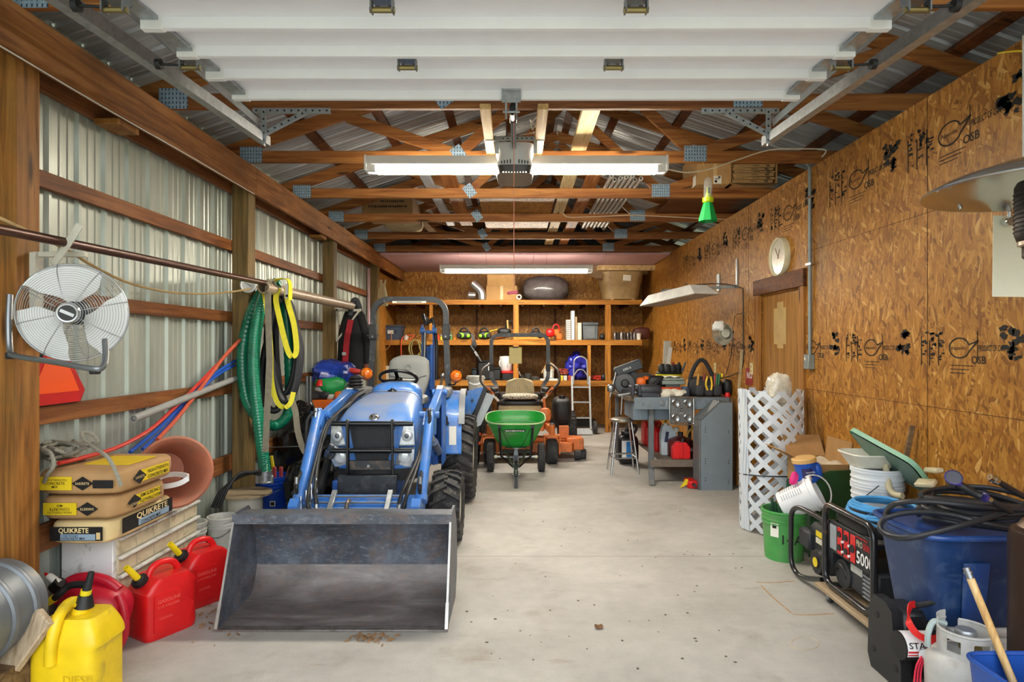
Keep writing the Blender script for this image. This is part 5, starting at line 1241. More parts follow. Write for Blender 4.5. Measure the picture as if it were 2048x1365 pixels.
def sak(b, x0, x1, fy, z0, z1, fx_, y0, y1, flip):
    sgn = -1 if flip else 1
    N('label_yellow', LYEL, b).bx(x0+.03, x0+.2, fy-.004, fy, z0+.035, z1-.035)
    N('lettering', INK, b).text('HIGH-STRENGTH', .016, (x0+.115, fy-.0046, (z0+z1)/2+sgn*.012), (sgn, 0, 0), (0, 0, sgn), 'CENTER').text('CONCRETE', .02, (x0+.115, fy-.0046, (z0+z1)/2-sgn*.006), (sgn, 0, 0), (0, 0, sgn), 'CENTER', off=.01).text('MIX', .018, (x0+.115, fy-.0046, (z0+z1)/2-sgn*.023), (sgn, 0, 0), (0, 0, sgn), 'CENTER', off=.01)
    for s, lx in ((0, x0+.235),):
        zc = (z0+z1)/2
        N('diamond_logo', INK, b).prism([(-.055, 0), (0, -.035), (.055, 0), (0, .035)], (lx+.02, fy-.001, zc), (1, 0, 0), (0, 0, 1), .003)
        N('logo_lettering', KRAFT, b).text('SAKRETE', .018, (lx+.02, fy-.0048, zc-.006*sgn), (sgn, 0, 0), (0, 0, sgn), 'CENTER', off=.01)
    ym = (y0+y1)/2
    N('label_yellow', LYEL, b).add([(fx_, y0+.16, z0+.04), (fx_, y1-.1, z0+.04), (fx_, y1-.1, z1-.035), (fx_, y0+.16, z1-.035)], [(0, 1, 2, 3)])
    N('lettering', INK, b).text('HIGH-STRENGTH', .026, (fx_+.001, ym+.06, (z0+z1)/2+(.006 if not flip else -.004)), (0, sgn, 0), (0, 0, sgn), 'CENTER', off=.01).text('CONCRETE MIX', .028, (fx_+.001, ym+.06, (z0+z1)/2+(-.024 if not flip else .026)), (0, sgn, 0), (0, 0, sgn), 'CENTER', off=.01)
    N('diamond_logo', INK, b).add([(fx_+.001, y0+.1, (z0+z1)/2), (fx_+.001, y0+.16, z0+.03), (fx_+.001, y0+.22, (z0+z1)/2), (fx_+.001, y0+.16, z1-.03)], [(0, 1, 2, 3)])
    N('logo_lettering', KRAFT, b).text('SAKRETE', .02, (fx_+.002, y0+.16, (z0+z1)/2-.007), (0, sgn, 0), (0, 0, sgn), 'CENTER')
b = cbag('brown concrete bag with upside-down yellow label, middle of the three bags', -2.46, -2.06, 3.18, 3.68, .7, .832, KRAFT2, 2)
sak(b, -2.45, -2.06, 3.176, .7, .832, -2.055, 3.18, 3.68, True)
b = cbag('brown concrete bag with yellow label and black tape, topmost of the three bags', -2.47, -2.02, 3.16, 3.7, .832, .97, KRAFT2, 3)
sak(b, -2.46, -2.02, 3.156, .832, .97, -2.015, 3.16, 3.7, False)
N('black_tape', BLACK, b).bx(-2.15, -2.05, 3.148, 3.154, .878, .918)
N('label_yellow', LYEL, b).bx(-2.3, -2.06, 3.3, 3.55, .968, .973)
rp = S('rope', mat('#8d8a7c', .85, var=.2, scale=60.0), 'tangled grey rope on the topmost concrete bag, one end hanging down', 'rope')
rr = random.Random(4); pts = [at(242, 973, 3.12), at(232, 945, 3.12), at(215, 915, 3.13), at(190, 897, 3.2), at(168, 880, 3.26), at(165, 866, 3.3), at(185, 868, 3.32), at(192, 888, 3.3)]
for k in range(26): pts.append(at(128+62*math.sin(k*1.93)*(.5+.5*rr.random())-6, 906-18*math.cos(k*1.31)-10*rr.random(), 3.3+.14*math.sin(k*2.7)))
pts += [at(100, 905, 3.12), at(108, 930, 3.1), at(95, 950, 3.11), at(88, 965, 3.14)]
rp.tube(pts, .0095, 7, 5)
pt = T('terracotta_pot', 'terracotta plant pot lying on its side on the parts cabinet, mouth towards the room', 'plant pot', V((-2.2, 3.98, .567)))
pc = at(350, 945, 3.86); pa_ = V((.64, -.76, .12)).normalized()
N('clay', TERRA, pt).lathe([(0, -.33), (.12, -.33), (.125, -.325), (.165, -.1), (.185, -.05), (.205, -.05), (.222, -.03), (.224, .0), (.21, .012), (.195, 0), (.178, -.03), (.155, -.1), (.115, -.31), (0, -.31)], pc, pa_, 40)
S('white_strap', WHITE, 'curved white plastic strap lying inside the terracotta pot', 'strap').strap([at(312, 962, 3.82), at(325, 953, 3.86), at(350, 949, 3.86), at(372, 952, 3.8), at(376, 957, 3.75), at(360, 967, 3.74), at(335, 973, 3.75), at(318, 973, 3.76)], .03, .008, (0, 0, 1), 5)
# ---------------------------------------------------------------- fuel cans and silver drum
SPY = mat('#e0c818', .4)
def fuel_can(lb, loc, rz, mt, sc=1.0):
    t_ = TL('gas_can', lb, 'gas can', loc, rz, 'red gas cans by the cabinet'); s = sc
    def sh(a, b):
        th = 2*PI*a; e = .3
        z = .36*b
        if b > .8: k = (b-.8)/.2; kx = 1-.28*k*k-.1*k; ky = 1-.06*k
        else: kx = ky = 1.0
        if b < .06: kx -= .05*(1-b/.06); ky -= .05*(1-b/.06)
        return V((math.copysign(abs(math.cos(th))**e, math.cos(th))*.165*kx*s+(.012*s*(b > .8)), math.copysign(abs(math.sin(th))**e, math.sin(th))*.125*ky*s, z*s))
    m = N('body', mt, t_); m.grid(sh, 48, 24, True)
    m.add([sh(i/48, 1) for i in range(48)], [list(range(48))]).add([sh(i/48, 0) for i in range(48)], [list(range(48))])
    N('side_panel', mt, m).prism([(-.12*s, .05*s), (.1*s, .05*s), (.13*s, .16*s), (.04*s, .27*s), (-.12*s, .27*s)], (0, -.122*s, 0), (1, 0, 0), (0, 0, 1), .008)
    N('handle', mt, t_).tube([(-.09*s, 0, .345*s), (-.06*s, 0, .405*s), (0, 0, .425*s), (.07*s, 0, .41*s), (.11*s, 0, .35*s)], .02*s, 10, 5)
    N('spout_collar', BLACK, t_).lathe([(.04*s, 0), (.046*s, .005), (.046*s, .03*s), (.03*s, .035*s), (.026*s, .045*s), (0, .045*s)], (-.125*s, 0, .335*s), (-.55, -.1, .8), 20)
    N('spout', SPY, t_).lathe([(.02*s, 0), (.018*s, .12*s), (.012*s, .12*s), (.012*s, .02*s)], V((-.125*s, 0, .335*s))+V((-.55, -.1, .8)).normalized()*.04*s, (-.6, -.1, .75), 16)
    N('lettering', mat('#e8665e', .5), m).text('GASOLINE', .03*s, (-.1*s, -.1315*s, .22*s), (1, 0, 0), (0, 0, 1)).text('2 1/2 GALLONS', .02*s, (-.1*s, -.1315*s, .19*s), (1, 0, 0), (0, 0, 1)).text('CAUTION', .018*s, (-.09*s, -.1315*s, .12*s), (1, 0, 0), (0, 0, 1))
    return t_
fuel_can('bright red gas can with yellow spout, nearer the dark red older can', (-2.0, 3.5, 0), 60, RED, .9)
fuel_can('bright red gas can with yellow spout, the one nearest the loader bucket', (-1.99, 3.9, 0), 60, RED, .9)
rc = T('gas_can', 'dark red older gas can with looped handle, between yellow can and cabinet', 'gas can', V((-2.17, 3.2, 0)))
YC = 3.22
def cp_(u, v, dy=0): return at(u, v, YC+dy)
m = N('body', RED2, rc)
m.ell(cp_(192, 1215), (.17, .12, .13), 30, 16, .75, Matrix.Rotation(R(14), 3, 'Y'))
m.ell(cp_(190, 1275)+V((0, 0, -.0)), (.14, .1, .13), 26, 14, .7, None, 0, 1, 0, .002)
N('handle', RED2, rc).tube([cp_(112, 1205), cp_(122, 1180), cp_(146, 1160), cp_(180, 1155), cp_(215, 1163), cp_(238, 1180)], .026, 10, 5)
N('rear_grip', RED2, rc).tube([cp_(238, 1190, -.04), cp_(248, 1225, -.05), cp_(248, 1270, -.05), cp_(232, 1298, -.05), cp_(205, 1312, -.05)], .022, 10, 5)
N('cap', BLACKG, rc).cyl(cp_(122, 1165, -.06), cp_(108, 1178, -.06), .032, n=18)
N('cap_spout', PAPER, rc).lathe([(.02, 0), (.018, .06), (.014, .07), (0, .07)], cp_(118, 1168, -.06), V((-.8, 0, .6)), 14)
N('spout_tip', RED, rc).lathe([(.014, 0), (.004, .035), (0, .035)], cp_(100, 1155, -.06), V((-.8, 0, .6)), 12)
yc_ = T('gas_can', 'yellow diesel can with black spout, nearest the camera on the left', 'gas can', V((-1.98, 2.82, 0)))
YD = 2.8
def yp(u, v, dy=0): return at(u, v, YD+dy)
def ysh(a, b):
    th = 2*PI*a; e = .35; z = .4*b
    k = 1-.3*max(0, (b-.72)/.28)**1.6
    c = at(156, 0, YD); return V((c.x+.012*(b > .7)+math.copysign(abs(math.cos(th))**e, math.cos(th))*.148*k, YD+math.copysign(abs(math.sin(th))**e, math.sin(th))*.12*k, z))
m = N('body', YELLOW, yc_); m.grid(ysh, 48, 24, True); m.add([ysh(i/48, 1) for i in range(48)], [list(range(48))]).add([ysh(i/48, 0) for i in range(48)], [list(range(48))])
N('handle', YELLOW, yc_).tube([yp(100, 1330, -.13), yp(103, 1285, -.13), yp(115, 1240, -.1), yp(135, 1210, -.04), yp(155, 1205, .0), yp(172, 1222, .0)], .024, 10, 6)
N('neck', YELLOW, yc_).cyl(yp(160, 1230), yp(168, 1205), .04, .034, n=18)
N('collar', BLACK, yc_).cyl(yp(168, 1214), yp(171, 1190), .04, .027, n=18)
N('collar_ring', SPY, yc_).cyl(yp(171, 1190), yp(173, 1180), .022, n=16)
N('spout', BLACK, yc_).tube([yp(173, 1182), yp(178, 1165), yp(183, 1145)], .016, 10, 4, False, lambda q: 1.2-.4*q)
N('lettering', mat('#c9a810', .5), m).text('DIESEL', .05, (-1.96, YD-.1225, .14), (1, 0, 0), (0, 0, 1)).text('FUEL', .05, (-1.94, YD-.1225, .08), (1, 0, 0), (0, 0, 1))
S('spare_spout', BLACK, 'loose black fuel spout with yellow end lying over the dark red can', 'spout').tube([at(172, 1170, 3.02), at(140, 1172, 3.02), at(118, 1190, 3.0), at(108, 1198, 3.0)], .017, 10, 5).use(SPY).tube([at(109, 1197, 3.0), at(96, 1206, 3.0)], .019, 10)
S('wood_offcut', wood('#9a8468', '#b9a488', '#cbb99c', 'Z'), 'pale weathered wood offcut standing between the silver drum and the yellow can', 'board').beam(V((-2.32, 2.62, .0)), at(92, 1232, 2.68), .1, .035, (.4, 1, 0), .004)
S('yellow_level', YELLOW, 'yellow plastic piece behind the wood offcut', 'tool').beam(V((-2.2, 2.78, .0)), at(100, 1262, 2.8), .06, .03, (.4, 1, 0), .006)
dm = T('silver_drum', 'silver ribbed metal drum lying on its side at the left edge by the nearest post', 'drum', V((-2.3, 2.5, .25)))
SIL = mat('#74797e', .42, .4, var=.15, scale=6.0, dirt=('#8a7c64', .15, 5.0))
dc = V((-2.28, 0, .46)); pr = [(0, 2.78), (.17, 2.78), (.195, 2.765)]
for y in (2.7, 2.585, 2.47): pr += [(.195, y+.018), (.205, y+.012), (.209, y), (.205, y-.012), (.195, y-.018)]
pr += [(.195, 2.2), (.17, 2.18), (0, 2.18)]
N('shell', SIL, dm).lathe(pr, dc, (0, 1, 0), 48)
S('crate', OLD_X, 'low wooden crate under the silver drum', 'crate').bx(-2.5, -2.12, 2.22, 2.76, 0, .245, .005)
lf = S('leaf_litter', mat('#8a6a48', .9, var=.4, scale=60.0), 'dry leaves and straw scattered on the floor by the red cans and bucket', 'leaves', kind='stuff')
rr = random.Random(9)
for k in range(170):
    if k < 110: p = fl(430+rr.gauss(0, 60), 1215+rr.gauss(0, 40))
    else: p = fl(740+rr.gauss(0, 22), 1277+rr.gauss(0, 5))
    if p.x > -1.72 and p.y > 3.44: continue
    a = rr.uniform(0, PI); L = rr.uniform(.008, .03); d = V((math.cos(a), math.sin(a), 0)); e = V((-d.y, d.x, 0))*L*rr.uniform(.15, .5)
    p.z = .002; lf.add([p-d*L-V((0, 0, 0)), p-e, p+d*L+V((0, 0, .004)), p+e+V((0, 0, .006))], [(0, 1, 2, 3)])
S('dead_leaf', mat('#6a4a2c', .9), 'single curled dry leaf on the open floor', 'leaf').sheet(lambda a, b: V((.47+.05*(a-.5)*(1-.5*abs(b-.5)), 3.52+.05*(b-.5), .004+.012*abs(a-.5))), 6, 6, .002, (0, 0, 1))
# ---------------------------------------------------------------- orange zero turn mower
MW = T('riding_mower', 'orange zero-turn riding mower with tan seat and black roll hoop behind the green spreader', 'mower', V((.06, 9.3, 0)))
def smooth_tyre(par, c, Ro, w_, rim, rimmt, name='tyre', knob=0):
    ty = N(name, RUBBER, par); h = w_/2
    ty.lathe([(rim, -h*.8), (rim+.02, -h), (Ro*.85, -h*1.02), (Ro*.97, -h*.8), (Ro, -h*.4), (Ro, h*.4), (Ro*.97, h*.8), (Ro*.85, h*1.02), (rim+.02, h), (rim, h*.8)], c, (1, 0, 0), 36)
    if knob:
        for i in range(knob):
            for o in (-.6, 0, .6):
                a = 2*PI*(i+(.5 if o == 0 else 0))/knob
                ty.box(V(c)+V((o*h, math.cos(a)*Ro*(1 if o == 0 else .985), math.sin(a)*Ro*(1 if o == 0 else .985))), (h*.5, Ro*.1, Ro*.06), .002, (math.degrees(a)-90, 0, 0))
    N('wheel_rim', rimmt, ty).lathe([(0, -h*.5), (rim*.5, -h*.5), (rim*.9, -h*.75), (rim+.005, -h*.8), (rim+.005, h*.8), (rim*.9, h*.75), (rim*.5, h*.5), (0, h*.5)], c, (1, 0, 0), 24)
    return ty
for x, s in ((.49, 1), (-.36, -1)):
    smooth_tyre(MW, (x, 8.45, .17), .17, .15, .07, MOWOR)
    fk = N('caster_fork', MOWOR, MW); fk.bx(x-.11, x-.095, 8.4, 8.5, .13, .39, .003).bx(x+.095, x+.11, 8.4, 8.5, .13, .39, .003).bx(x-.11, x+.11, 8.38, 8.52, .375, .395, .005)
    N('caster_post', MOWOR, MW).cyl((x, 8.45, .39), (x, 8.45, .53), .042, n=16)
    N('grease_cap', STEEL, MW).cyl((x, 8.45, .53), (x, 8.45, .55), .03, n=12)
    N('front_arm', MOWOR, MW).beam((x, 8.45, .46), (.06+(x-.06)*.75, 9.3, .48), .08, .1, b=.008)
for x in (-.62, .8): smooth_tyre(MW, (x, 9.75, .29), .29, .27, .13, mat('#d9d6c6', .5), 'rear_tyre', 26)
dk = N('mower_deck', MOWOR, MW)
dk.prism([(-.62, 0), (.72, 0), (.8, .14), (.8, .42), (.6, .62), (-.5, .62), (-.66, .4)], (.06, 8.68, .12), (1, 0, 0), (0, 1, 0), .12)
dk.bx(-.35, .45, 8.8, 9.1, .24, .29, .01)
N('discharge_chute', MOWOR, MW).bx(.72, .96, 8.75, 9.05, .12, .3, .02)
N('deck_bracket', MOWOR, MW).bx(.62, .76, 8.9, 9.0, .28, .45, .004)
for x, y in ((.86, 8.68), (.95, 8.78), (-.6, 8.66)):
    N('anti_scalp_wheel', RUBBER, MW).cyl((x-.04, y, .075), (x+.04, y, .075), .07, n=18)
N('chassis', MOWOR, MW).bx(-.28, .4, 8.75, 9.8, .4, .5, .01)
N('engine', BLACK, MW).bx(-.3, .42, 9.75, 10.3, .4, .85, .04)
for x in (-.58, .7): N('fuel_tank', mat('#17181a', .6), MW).ell((x, 9.55, .62), (.14, .3, .2), 18, 10, .5)
N('filler_cap', BLACK, MW).cyl((.7, 9.4, .8), (.7, 9.4, .85), .05, n=14)
TANS = mat('#b3a27c', .55, dirt=('#7d6f54', .25, 8.0))
N('seat_pan', TANS, MW).ell((.06, 9.25, .64), (.33, .26, .12), 26, 12, .55)
N('seat_base', BLACK, MW).ell((.06, 9.27, .76), (.31, .25, .05), 22, 8, .5)
def mback(a, b):
    th = 2*PI*a; e = .45; w_ = (.235-.03*b) if b < .85 else (.205-.12*((b-.85)/.15)**2)
    return V((.06+math.copysign(abs(math.cos(th))**e, math.cos(th))*w_, 9.5+.1*b+math.copysign(abs(math.sin(th))**e, math.sin(th))*.05, .74+.36*b))
sb = N('seat_back', TANS, MW); sb.grid(mback, 30, 14, True); sb.add([mback(i/30, 1) for i in range(30)], [list(range(30))])
for i in range(9): N('seat_rib', mat('#9a8a66', .6), sb).cyl((.06+(i-4)*.042, 9.455, .8), (.06+(i-4)*.038, 9.505, .98), .004, n=6)
for s in (-1, 1): N('armrest', BLACK, MW).ell((.06+s*.38, 9.35, .95), (.06, .15, .04), 14, 8, .6)
t = NT('mottled_cloth'); vo = t.n('ShaderNodeTexVoronoi'); vo.inputs['Scale'].default_value = 45; t.l(t.coord(), vo.inputs['Vector'])
t.base(t.ramp(vo.outputs['Distance'], [(.3, '#2c2a26'), (.45, '#b9b2a0')])); t.set(Roughness=.9)
S('seat_cushion', t.m, 'black and white patterned cushion lying on the mower seat', 'cushion').ell((.06, 9.2, .855), (.27, .2, .045), 26, 10, .75)
hoop = N('roll_hoop', mat('#4a5057', .4, dirt=('#7d8288', .3, 12.0)), MW)
hw = .455; Yh = 9.95; cxh = .06
side = [(cxh-hw+.1, 9.75, .85), (cxh-hw+.08, 9.85, .98), (cxh-hw, Yh, 1.12), (cxh-hw, Yh, 1.5), (cxh-hw, Yh, 1.66)]
arc = [(cxh-hw+.12-.12*math.cos(R(a)), Yh, 1.66+.12*math.sin(R(a))) for a in range(0, 91, 15)]
Lp = side[:-1]+arc; Rp = [(2*cxh-p[0], p[1], p[2]) for p in Lp]
hoop.sharp = 50; hoop.sweep(catmull(side, 3)[:-1]+arc+[(2*cxh-p[0], p[1], p[2]) for p in (catmull(side, 3)[:-1]+arc)][::-1], [(-.03, -.03), (.03, -.03), (.03, .03), (-.03, .03)], (0, 1, 0))
for s in (-1, 1): N('hoop_hinge', BLACK, hoop).box((cxh+s*hw, Yh-.005, 1.26), (.07, .09, .12), .008)
for s in (-1, 1):
    q = cxh+s*.55
    N('control_lever', mat('#4a3f38', .5), MW).tube([(cxh+s*.3, 9.1, .78), (cxh+s*.44, 9.0, .95), (cxh+s*.57, 9.05, 1.08), (cxh+s*.56, 9.15, 1.24), (cxh+s*.46, 9.3, 1.33)], .018, 10, 5)
    N('lever_sleeve', MOWOR, MW).cyl((cxh+s*.4, 9.02, .9), (cxh+s*.48, 9.0, 1.0), .024, n=10)
    N('lever_link', PAPER, MW).cyl((cxh+s*.32, 9.08, .8), (cxh+s*.4, 9.02, .9), .02, n=10)
N('height_lever', MOWOR, MW).beam((.44, 8.85, .5), (.4, 8.95, .85), .03, .02).ell((.42, 8.85, .62), (.08, .06, .1), 12, 8, .6)
cbd = T('clipboard', 'yellow clipboard with notepad hung on the mower roll hoop', 'clipboard', at(1031, 729, 9.9))
p = at(1031, 711, 9.9)
N('board', mat('#b9a428', .5), cbd).box(p, (.205, .006, .27), .002)
N('notepad', mat('#e9dfa0', .7, var=.03), cbd).box(p+V((0, -.006, -.008)), (.195, .006, .25), .001)
N('clip', BLACK, cbd).box(p+V((0, -.012, .128)), (.09, .01, .022), .003)
# ---------------------------------------------------------------- green tow spreader
SP = T('tow_spreader', 'green tow-behind spreader with black wheels parked in front of the orange mower', 'spreader', V((0, 7.95, 0)))
tl_ = Matrix.Translation((0, 7.95, .5)) @ Matrix.Rotation(R(9), 4, 'X') @ Matrix.Translation((0, -7.95, -.5))
def hop(a, b, inn=0):
    th = 2*PI*a; e = .62; w_ = (.2+.165*b**.7)-inn; d_ = (.16+.15*b**.7)-inn
    if b > .75: w_ += .012; d_ += .012
    return V((math.copysign(abs(math.cos(th))**e, math.cos(th))*w_-.005, 7.93+math.copysign(abs(math.sin(th))**e, math.sin(th))*d_, .36+.34*b+inn*.5))
hp = N('hopper', GREEN, SP).tf(tl_)
hp.grid(hop, 44, 14, True); hp.grid(lambda a, b: hop(a, b, .012), 44, 14, True)
hp.add([hop(i/44, 0) for i in range(44)], [list(range(44))]).add([hop(i/44, 0, .012) for i in range(44)], [list(range(44))])
N('rim', mat('#a8c88a', .45), SP).tf(tl_).tube([hop(i/44, 1) for i in range(44)], .011, 8, 1, True)
N('inner_step', mat('#7fb28a', .5), hp).tf(tl_).tube([hop(i/44, .62, .018) for i in range(44)], .005, 6, 1, True)
N('agitator', STEEL, SP).tf(tl_).lathe([(.1, .385), (.09, .4), (.03, .41), (0, .43)], (0, 7.93, 0), (0, 0, 1), 16)
N('brand_strip', BLACK, SP).tf(tl_).box((-.01, 7.605, .62), (.25, .004, .03), .001)
N('strip_print', WHITE, SP).tf(tl_).marks((-.125, 7.6025, .612), (1, 0, 0), (0, 0, 1), .23, .016, 12)
for s in (-1, 1):
    smooth_tyre(SP, (s*.325, 7.95, .18), .18, .09, .08, BLACK, 'wheel', 30)
    fr_ = N('frame_leg', BLACKG, SP)
    fr_.tube([(s*.2, 7.62, .62), (s*.205, 7.63, .56), (s*.2, 7.7, .45), (s*.19, 7.85, .27), (s*.19, 7.92, .2)], .016, 8, 5).cyl((s*.2, 7.6, .62), (s*.2, 7.64, .62), .024, n=12)
    N('brace', STEEL, SP).cyl((s*.145, 7.8, .3), (s*.02, 7.35, .16), .012, n=8)
    N('brace', BLACK, SP).cyl((s*.19, 7.9, .2), (s*.03, 7.4, .15), .012, n=8)
    N('hub_nut', mat('#c9c9a8', .5), SP).cyl((s*.245, 7.95, .18), (s*.275, 7.95, .18), .022, n=10)
    N('cable', BLACK, SP).tube([(s*.18, 7.63, .6), (s*.1, 7.6, .42), (s*.04, 7.65, .34)], .004, 6, 4)
N('axle', STEEL, SP).cyl((-.29, 7.95, .18), (.29, 7.95, .18), .013, n=10)
N('cross_bar', BLACK, SP).bx(-.2, .2, 7.88, 7.92, .24, .28, .004)
N('gear_box', mat('#8d949a', .4, .6), SP).prism([(-.035, -.1), (.035, -.1), (.02, .06), (-.02, .06)], (-.0, 7.84, .24), (1, 0, 0), (0, 0, 1), -.1)
N('spinner', STEEL, SP).cyl((0, 7.84, .325), (0, 7.84, .335), .14, n=24)
N('tow_bar', BLACKG, SP).beam((0, 7.85, .2), (0, 7.0, .12), .045, .045, b=.004)
N('hitch', STEEL, SP).bx(-.025, -.018, 6.96, 7.12, .04, .15, .002).bx(.018, .025, 6.96, 7.12, .04, .15, .002).cyl((0, 7.02, .03), (0, 7.02, .2), .01, n=10)
N('hitch_stand', BLACK, SP).beam((0, 7.0, .12), (0, 6.97, 0.0), .04, .03)
for i in range(4): N('bolt', STEEL, SP).cyl((-.04, 7.1+.12*i, .13+.012*i), (.04, 7.1+.12*i, .13+.012*i), .008, n=8)
# ---------------------------------------------------------------- hand truck, storage behind
HT = T('hand_truck', 'silver aluminium hand truck leaning against the shelves', 'hand truck', V((1.17, 11.25, 0)))
ALU = mat('#b9bdc0', .35, .6); h0, h1 = at(1143, 0, 11.25).x, at(1183, 0, 11.25).x; hc = (h0+h1)/2
for x in (h0+.02, h1-.02): N('rail', ALU, HT).beam((x, 11.2, .1), (x, 11.4, 1.05), .035, .03, (0, 1, 0), .004)
for z in (.3, .58, .85): N('cross_bar', ALU, HT).beam((h0+.02, 11.21+.2*(z-.1)/.95, z), (h1-.02, 11.21+.2*(z-.1)/.95, z), .03, .025)
N('handle', ALU, HT).tube([(h0+.05, 11.38, .9), (h0+.06, 11.42, 1.25), (h0+.08, 11.43, 1.36), (hc, 11.44, 1.41), (h1-.08, 11.43, 1.36), (h1-.06, 11.42, 1.25), (h1-.05, 11.38, .9)], .013, 8, 4)
N('inner_loop', ALU, HT).tube([(h0+.06, 11.4, 1.06), (hc-.05, 11.41, 1.16), (hc+.05, 11.41, 1.16), (h1-.06, 11.4, 1.06)], .01, 8, 4)
N('toe_plate', ALU, HT).prism([(0, 0), (h1-h0, 0), (h1-h0, .06), (h1-h0-.05, .11), (.05, .11), (0, .06)], (h0, 11.14, .015), (1, 0, 0), (0, .3, .95), .008)
smooth_tyre(HT, (h1+.07, 11.3, .12), .12, .07, .05, ALU, 'wheel'); smooth_tyre(HT, (h0-.05, 11.4, .12), .12, .07, .05, ALU, 'wheel')
bn = S('storage_bin', mat('#1f2b3a', .5), 'tall dark blue storage tote between the tractor and the mower', 'bin')
bn.bx(-.84, -.42, 10.3, 10.75, 0, .8, .03).bx(-.86, -.4, 10.28, 10.77, .72, .8, .015)
bd = S('bin_lid', mat('#2a2d31', .5), 'black lid pile on the tall dark blue tote', 'lid'); bd.ell((-.5, 10.6, .865), (.19, .18, .06), 18, 8, .6)
b = bucket('white_bucket', 'white bucket on the dark tote, just behind the blue stabilizer arm', V((-.68, 10.45, .802)), .11, .14, .3, WHITED)
lb_ = T('leaf_blower', 'black outdoor power tool leaning between tractor and mower', 'power tool', V((-.52, 8.35, 0)))
N('tube', BLACK, lb_).tube([(-.55, 8.45, .02), (-.52, 8.35, .35), (-.5, 8.4, .7)], .05, 10, 5)
N('motor', DGREY, lb_).ell((-.5, 8.45, .55), (.09, .1, .14), 16, 10, .7)
for z in (.3, .42): N('orange_trim', mat('#d8502a', .5), lb_).box((-.49, 8.32, z), (.03, .02, .05), .006)
# ---------------------------------------------------------------- wooden shelves along the back wall
SH = T('shelf_unit', 'three-tier wooden shelf unit across the whole back wall', 'shelves', V((-.05, 12.1, 0)))
YF = 11.5; TOP, MID, LOW = 2.463, 1.72, .96
for z, th in ((TOP, .09), (MID, .1), (LOW, .1)):
    N('front_rail', SHELFW, SH).bx(-2.44, 2.34, YF, YF+.04, z-th, z, .003)
    N('shelf_board', mat('#7d5a34', .75), SH).bx(-2.44, 2.34, YF+.04, 12.69, z-.02, z)
for i in range(12): N('joist', DW_X, SH).bx(-2.3+i*.4, -2.262+i*.4, YF+.04, 12.69, TOP-.11, TOP-.02)
for x, z0, z1 in ((-2.46, 0, TOP-.09), (-1.58, MID, TOP-.09), (-.0, 0, TOP-.09), (1.71, 0, TOP-.09), (1.36, LOW, MID-.1)):
    w_ = .1 if x in (0, 1.71) else .06
    N('shelf_post', SHELFZ, SH).bx(x-w_/2, x+w_/2, YF+.002, YF+.09, z0, z1, .003)
for x in (-.8, .8): N('back_stud', DW_X, SH).bx(x-.02, x+.02, 12.6, 12.69, 0, TOP-.11)
S('back_sill', mat('#3c3f42', .8), 'dark plank lying at the foot of the back wall', 'board').bx(.2, 1.6, 12.4, 12.69, 0, .12)
YI = 11.62
def P(u, v, y=YI): return at(u, v, y)
K = YI/1240
# top tier
DUCT = mat('#b9bcbe', .3, .85)
d1 = S('duct_elbow', DUCT, 'large bent silver duct elbow on the top shelf', 'duct')
d1.tube([P(945, 566)+V((0, 0, 0)), P(951, 572), P(958, 578), P(963, 586), P(964, 600)], .075, 18, 6, False, lambda q: 1+.05*math.sin(q*75))
S('duct_elbow', DUCT, 'short silver duct piece beside the large duct elbow', 'duct').lathe([(.05, 0), (.06, .01), (.06, .09), (.066, .1), (.066, .13), (.06, .14), (.0, .14)], P(951, 591)+V((0, 0, .0)), (-1, -.1, 0), 20)
carton('cardboard_box', 'wide open cardboard box on the top shelf behind the pull cord', 'box', P(972, 0).x, P(1034, 0).x, 11.7, 12.3, TOP+.002, TOP+.28, CARD, True)
carton('cardboard_box', 'cardboard box on the top shelf, stacked on the wide one', 'box', P(974, 0).x, P(1030, 0).x, 11.75, 12.25, TOP+.284, TOP+.5, mat('#c29a62', .8), False)
S('tape_roll', PAPER, 'white tape roll on the top shelf beside the dark bag', 'tape').lathe([(.028, -.02), (.05, -.02), (.05, .02), (.028, .02), (.028, -.02)], P(1038, 600)+V((0, -.03, .051)), (0, 1, 0), 20)
gb_ = S('stuffed_bag', mat('#5e5a5c', .25, var=.2, scale=9.0, coat=.4), 'large shiny grey stuffed plastic bag on the top shelf', 'bag')
gb_.ell(V((P(1093, 0).x, 12.05, TOP+.245)), (.46, .38, .25), 44, 24, .75, None, .06, 9, 6, TOP+.003)
tub = T('tan_tub', 'tan plastic tub under a wooden frame on the top shelf at the right', 'tub', V((P(1246, 0).x, 12.0, TOP)))
tc_ = V((P(1247, 0).x, 12.02, TOP+.03)); TUBM = mat('#a58a5e', .5, dirt=('#7a6240', .3, 5.0))
def tubf(a, b):
    th = 2*PI*a; e = .5; q = b; rx = .33+.075*q+(.015 if q > .55 else 0); ry = .3+.07*q
    return tc_+V((math.copysign(abs(math.cos(th))**e, math.cos(th))*rx, math.copysign(abs(math.sin(th))**e, math.sin(th))*ry, .52*q))
m = N('shell', TUBM, tub); m.grid(tubf, 40, 14, True); m.add([tubf(i/40, 0) for i in range(40)], [list(range(40))])
N('paper_label', PAPER, tub).box(P(1254, 556, 11.66), (.15, .004, .11), .001, (0, 4, 0))
for x in (-.2, .2): N('foot', PINE_Y, tub).bx(tc_.x+x-.03, tc_.x+x+.03, 11.7, 12.3, TOP, TOP+.035)
fr_ = T('timber_boards', 'wide wooden board frame lying on top of the tan tub', 'board', V((tc_.x+.05, 12, TOP+.555)))
N('board', PINE_Y, fr_).bx(P(1195, 0).x, P(1335, 0).x, 11.55, 11.63, TOP+.555, TOP+.655, .004)
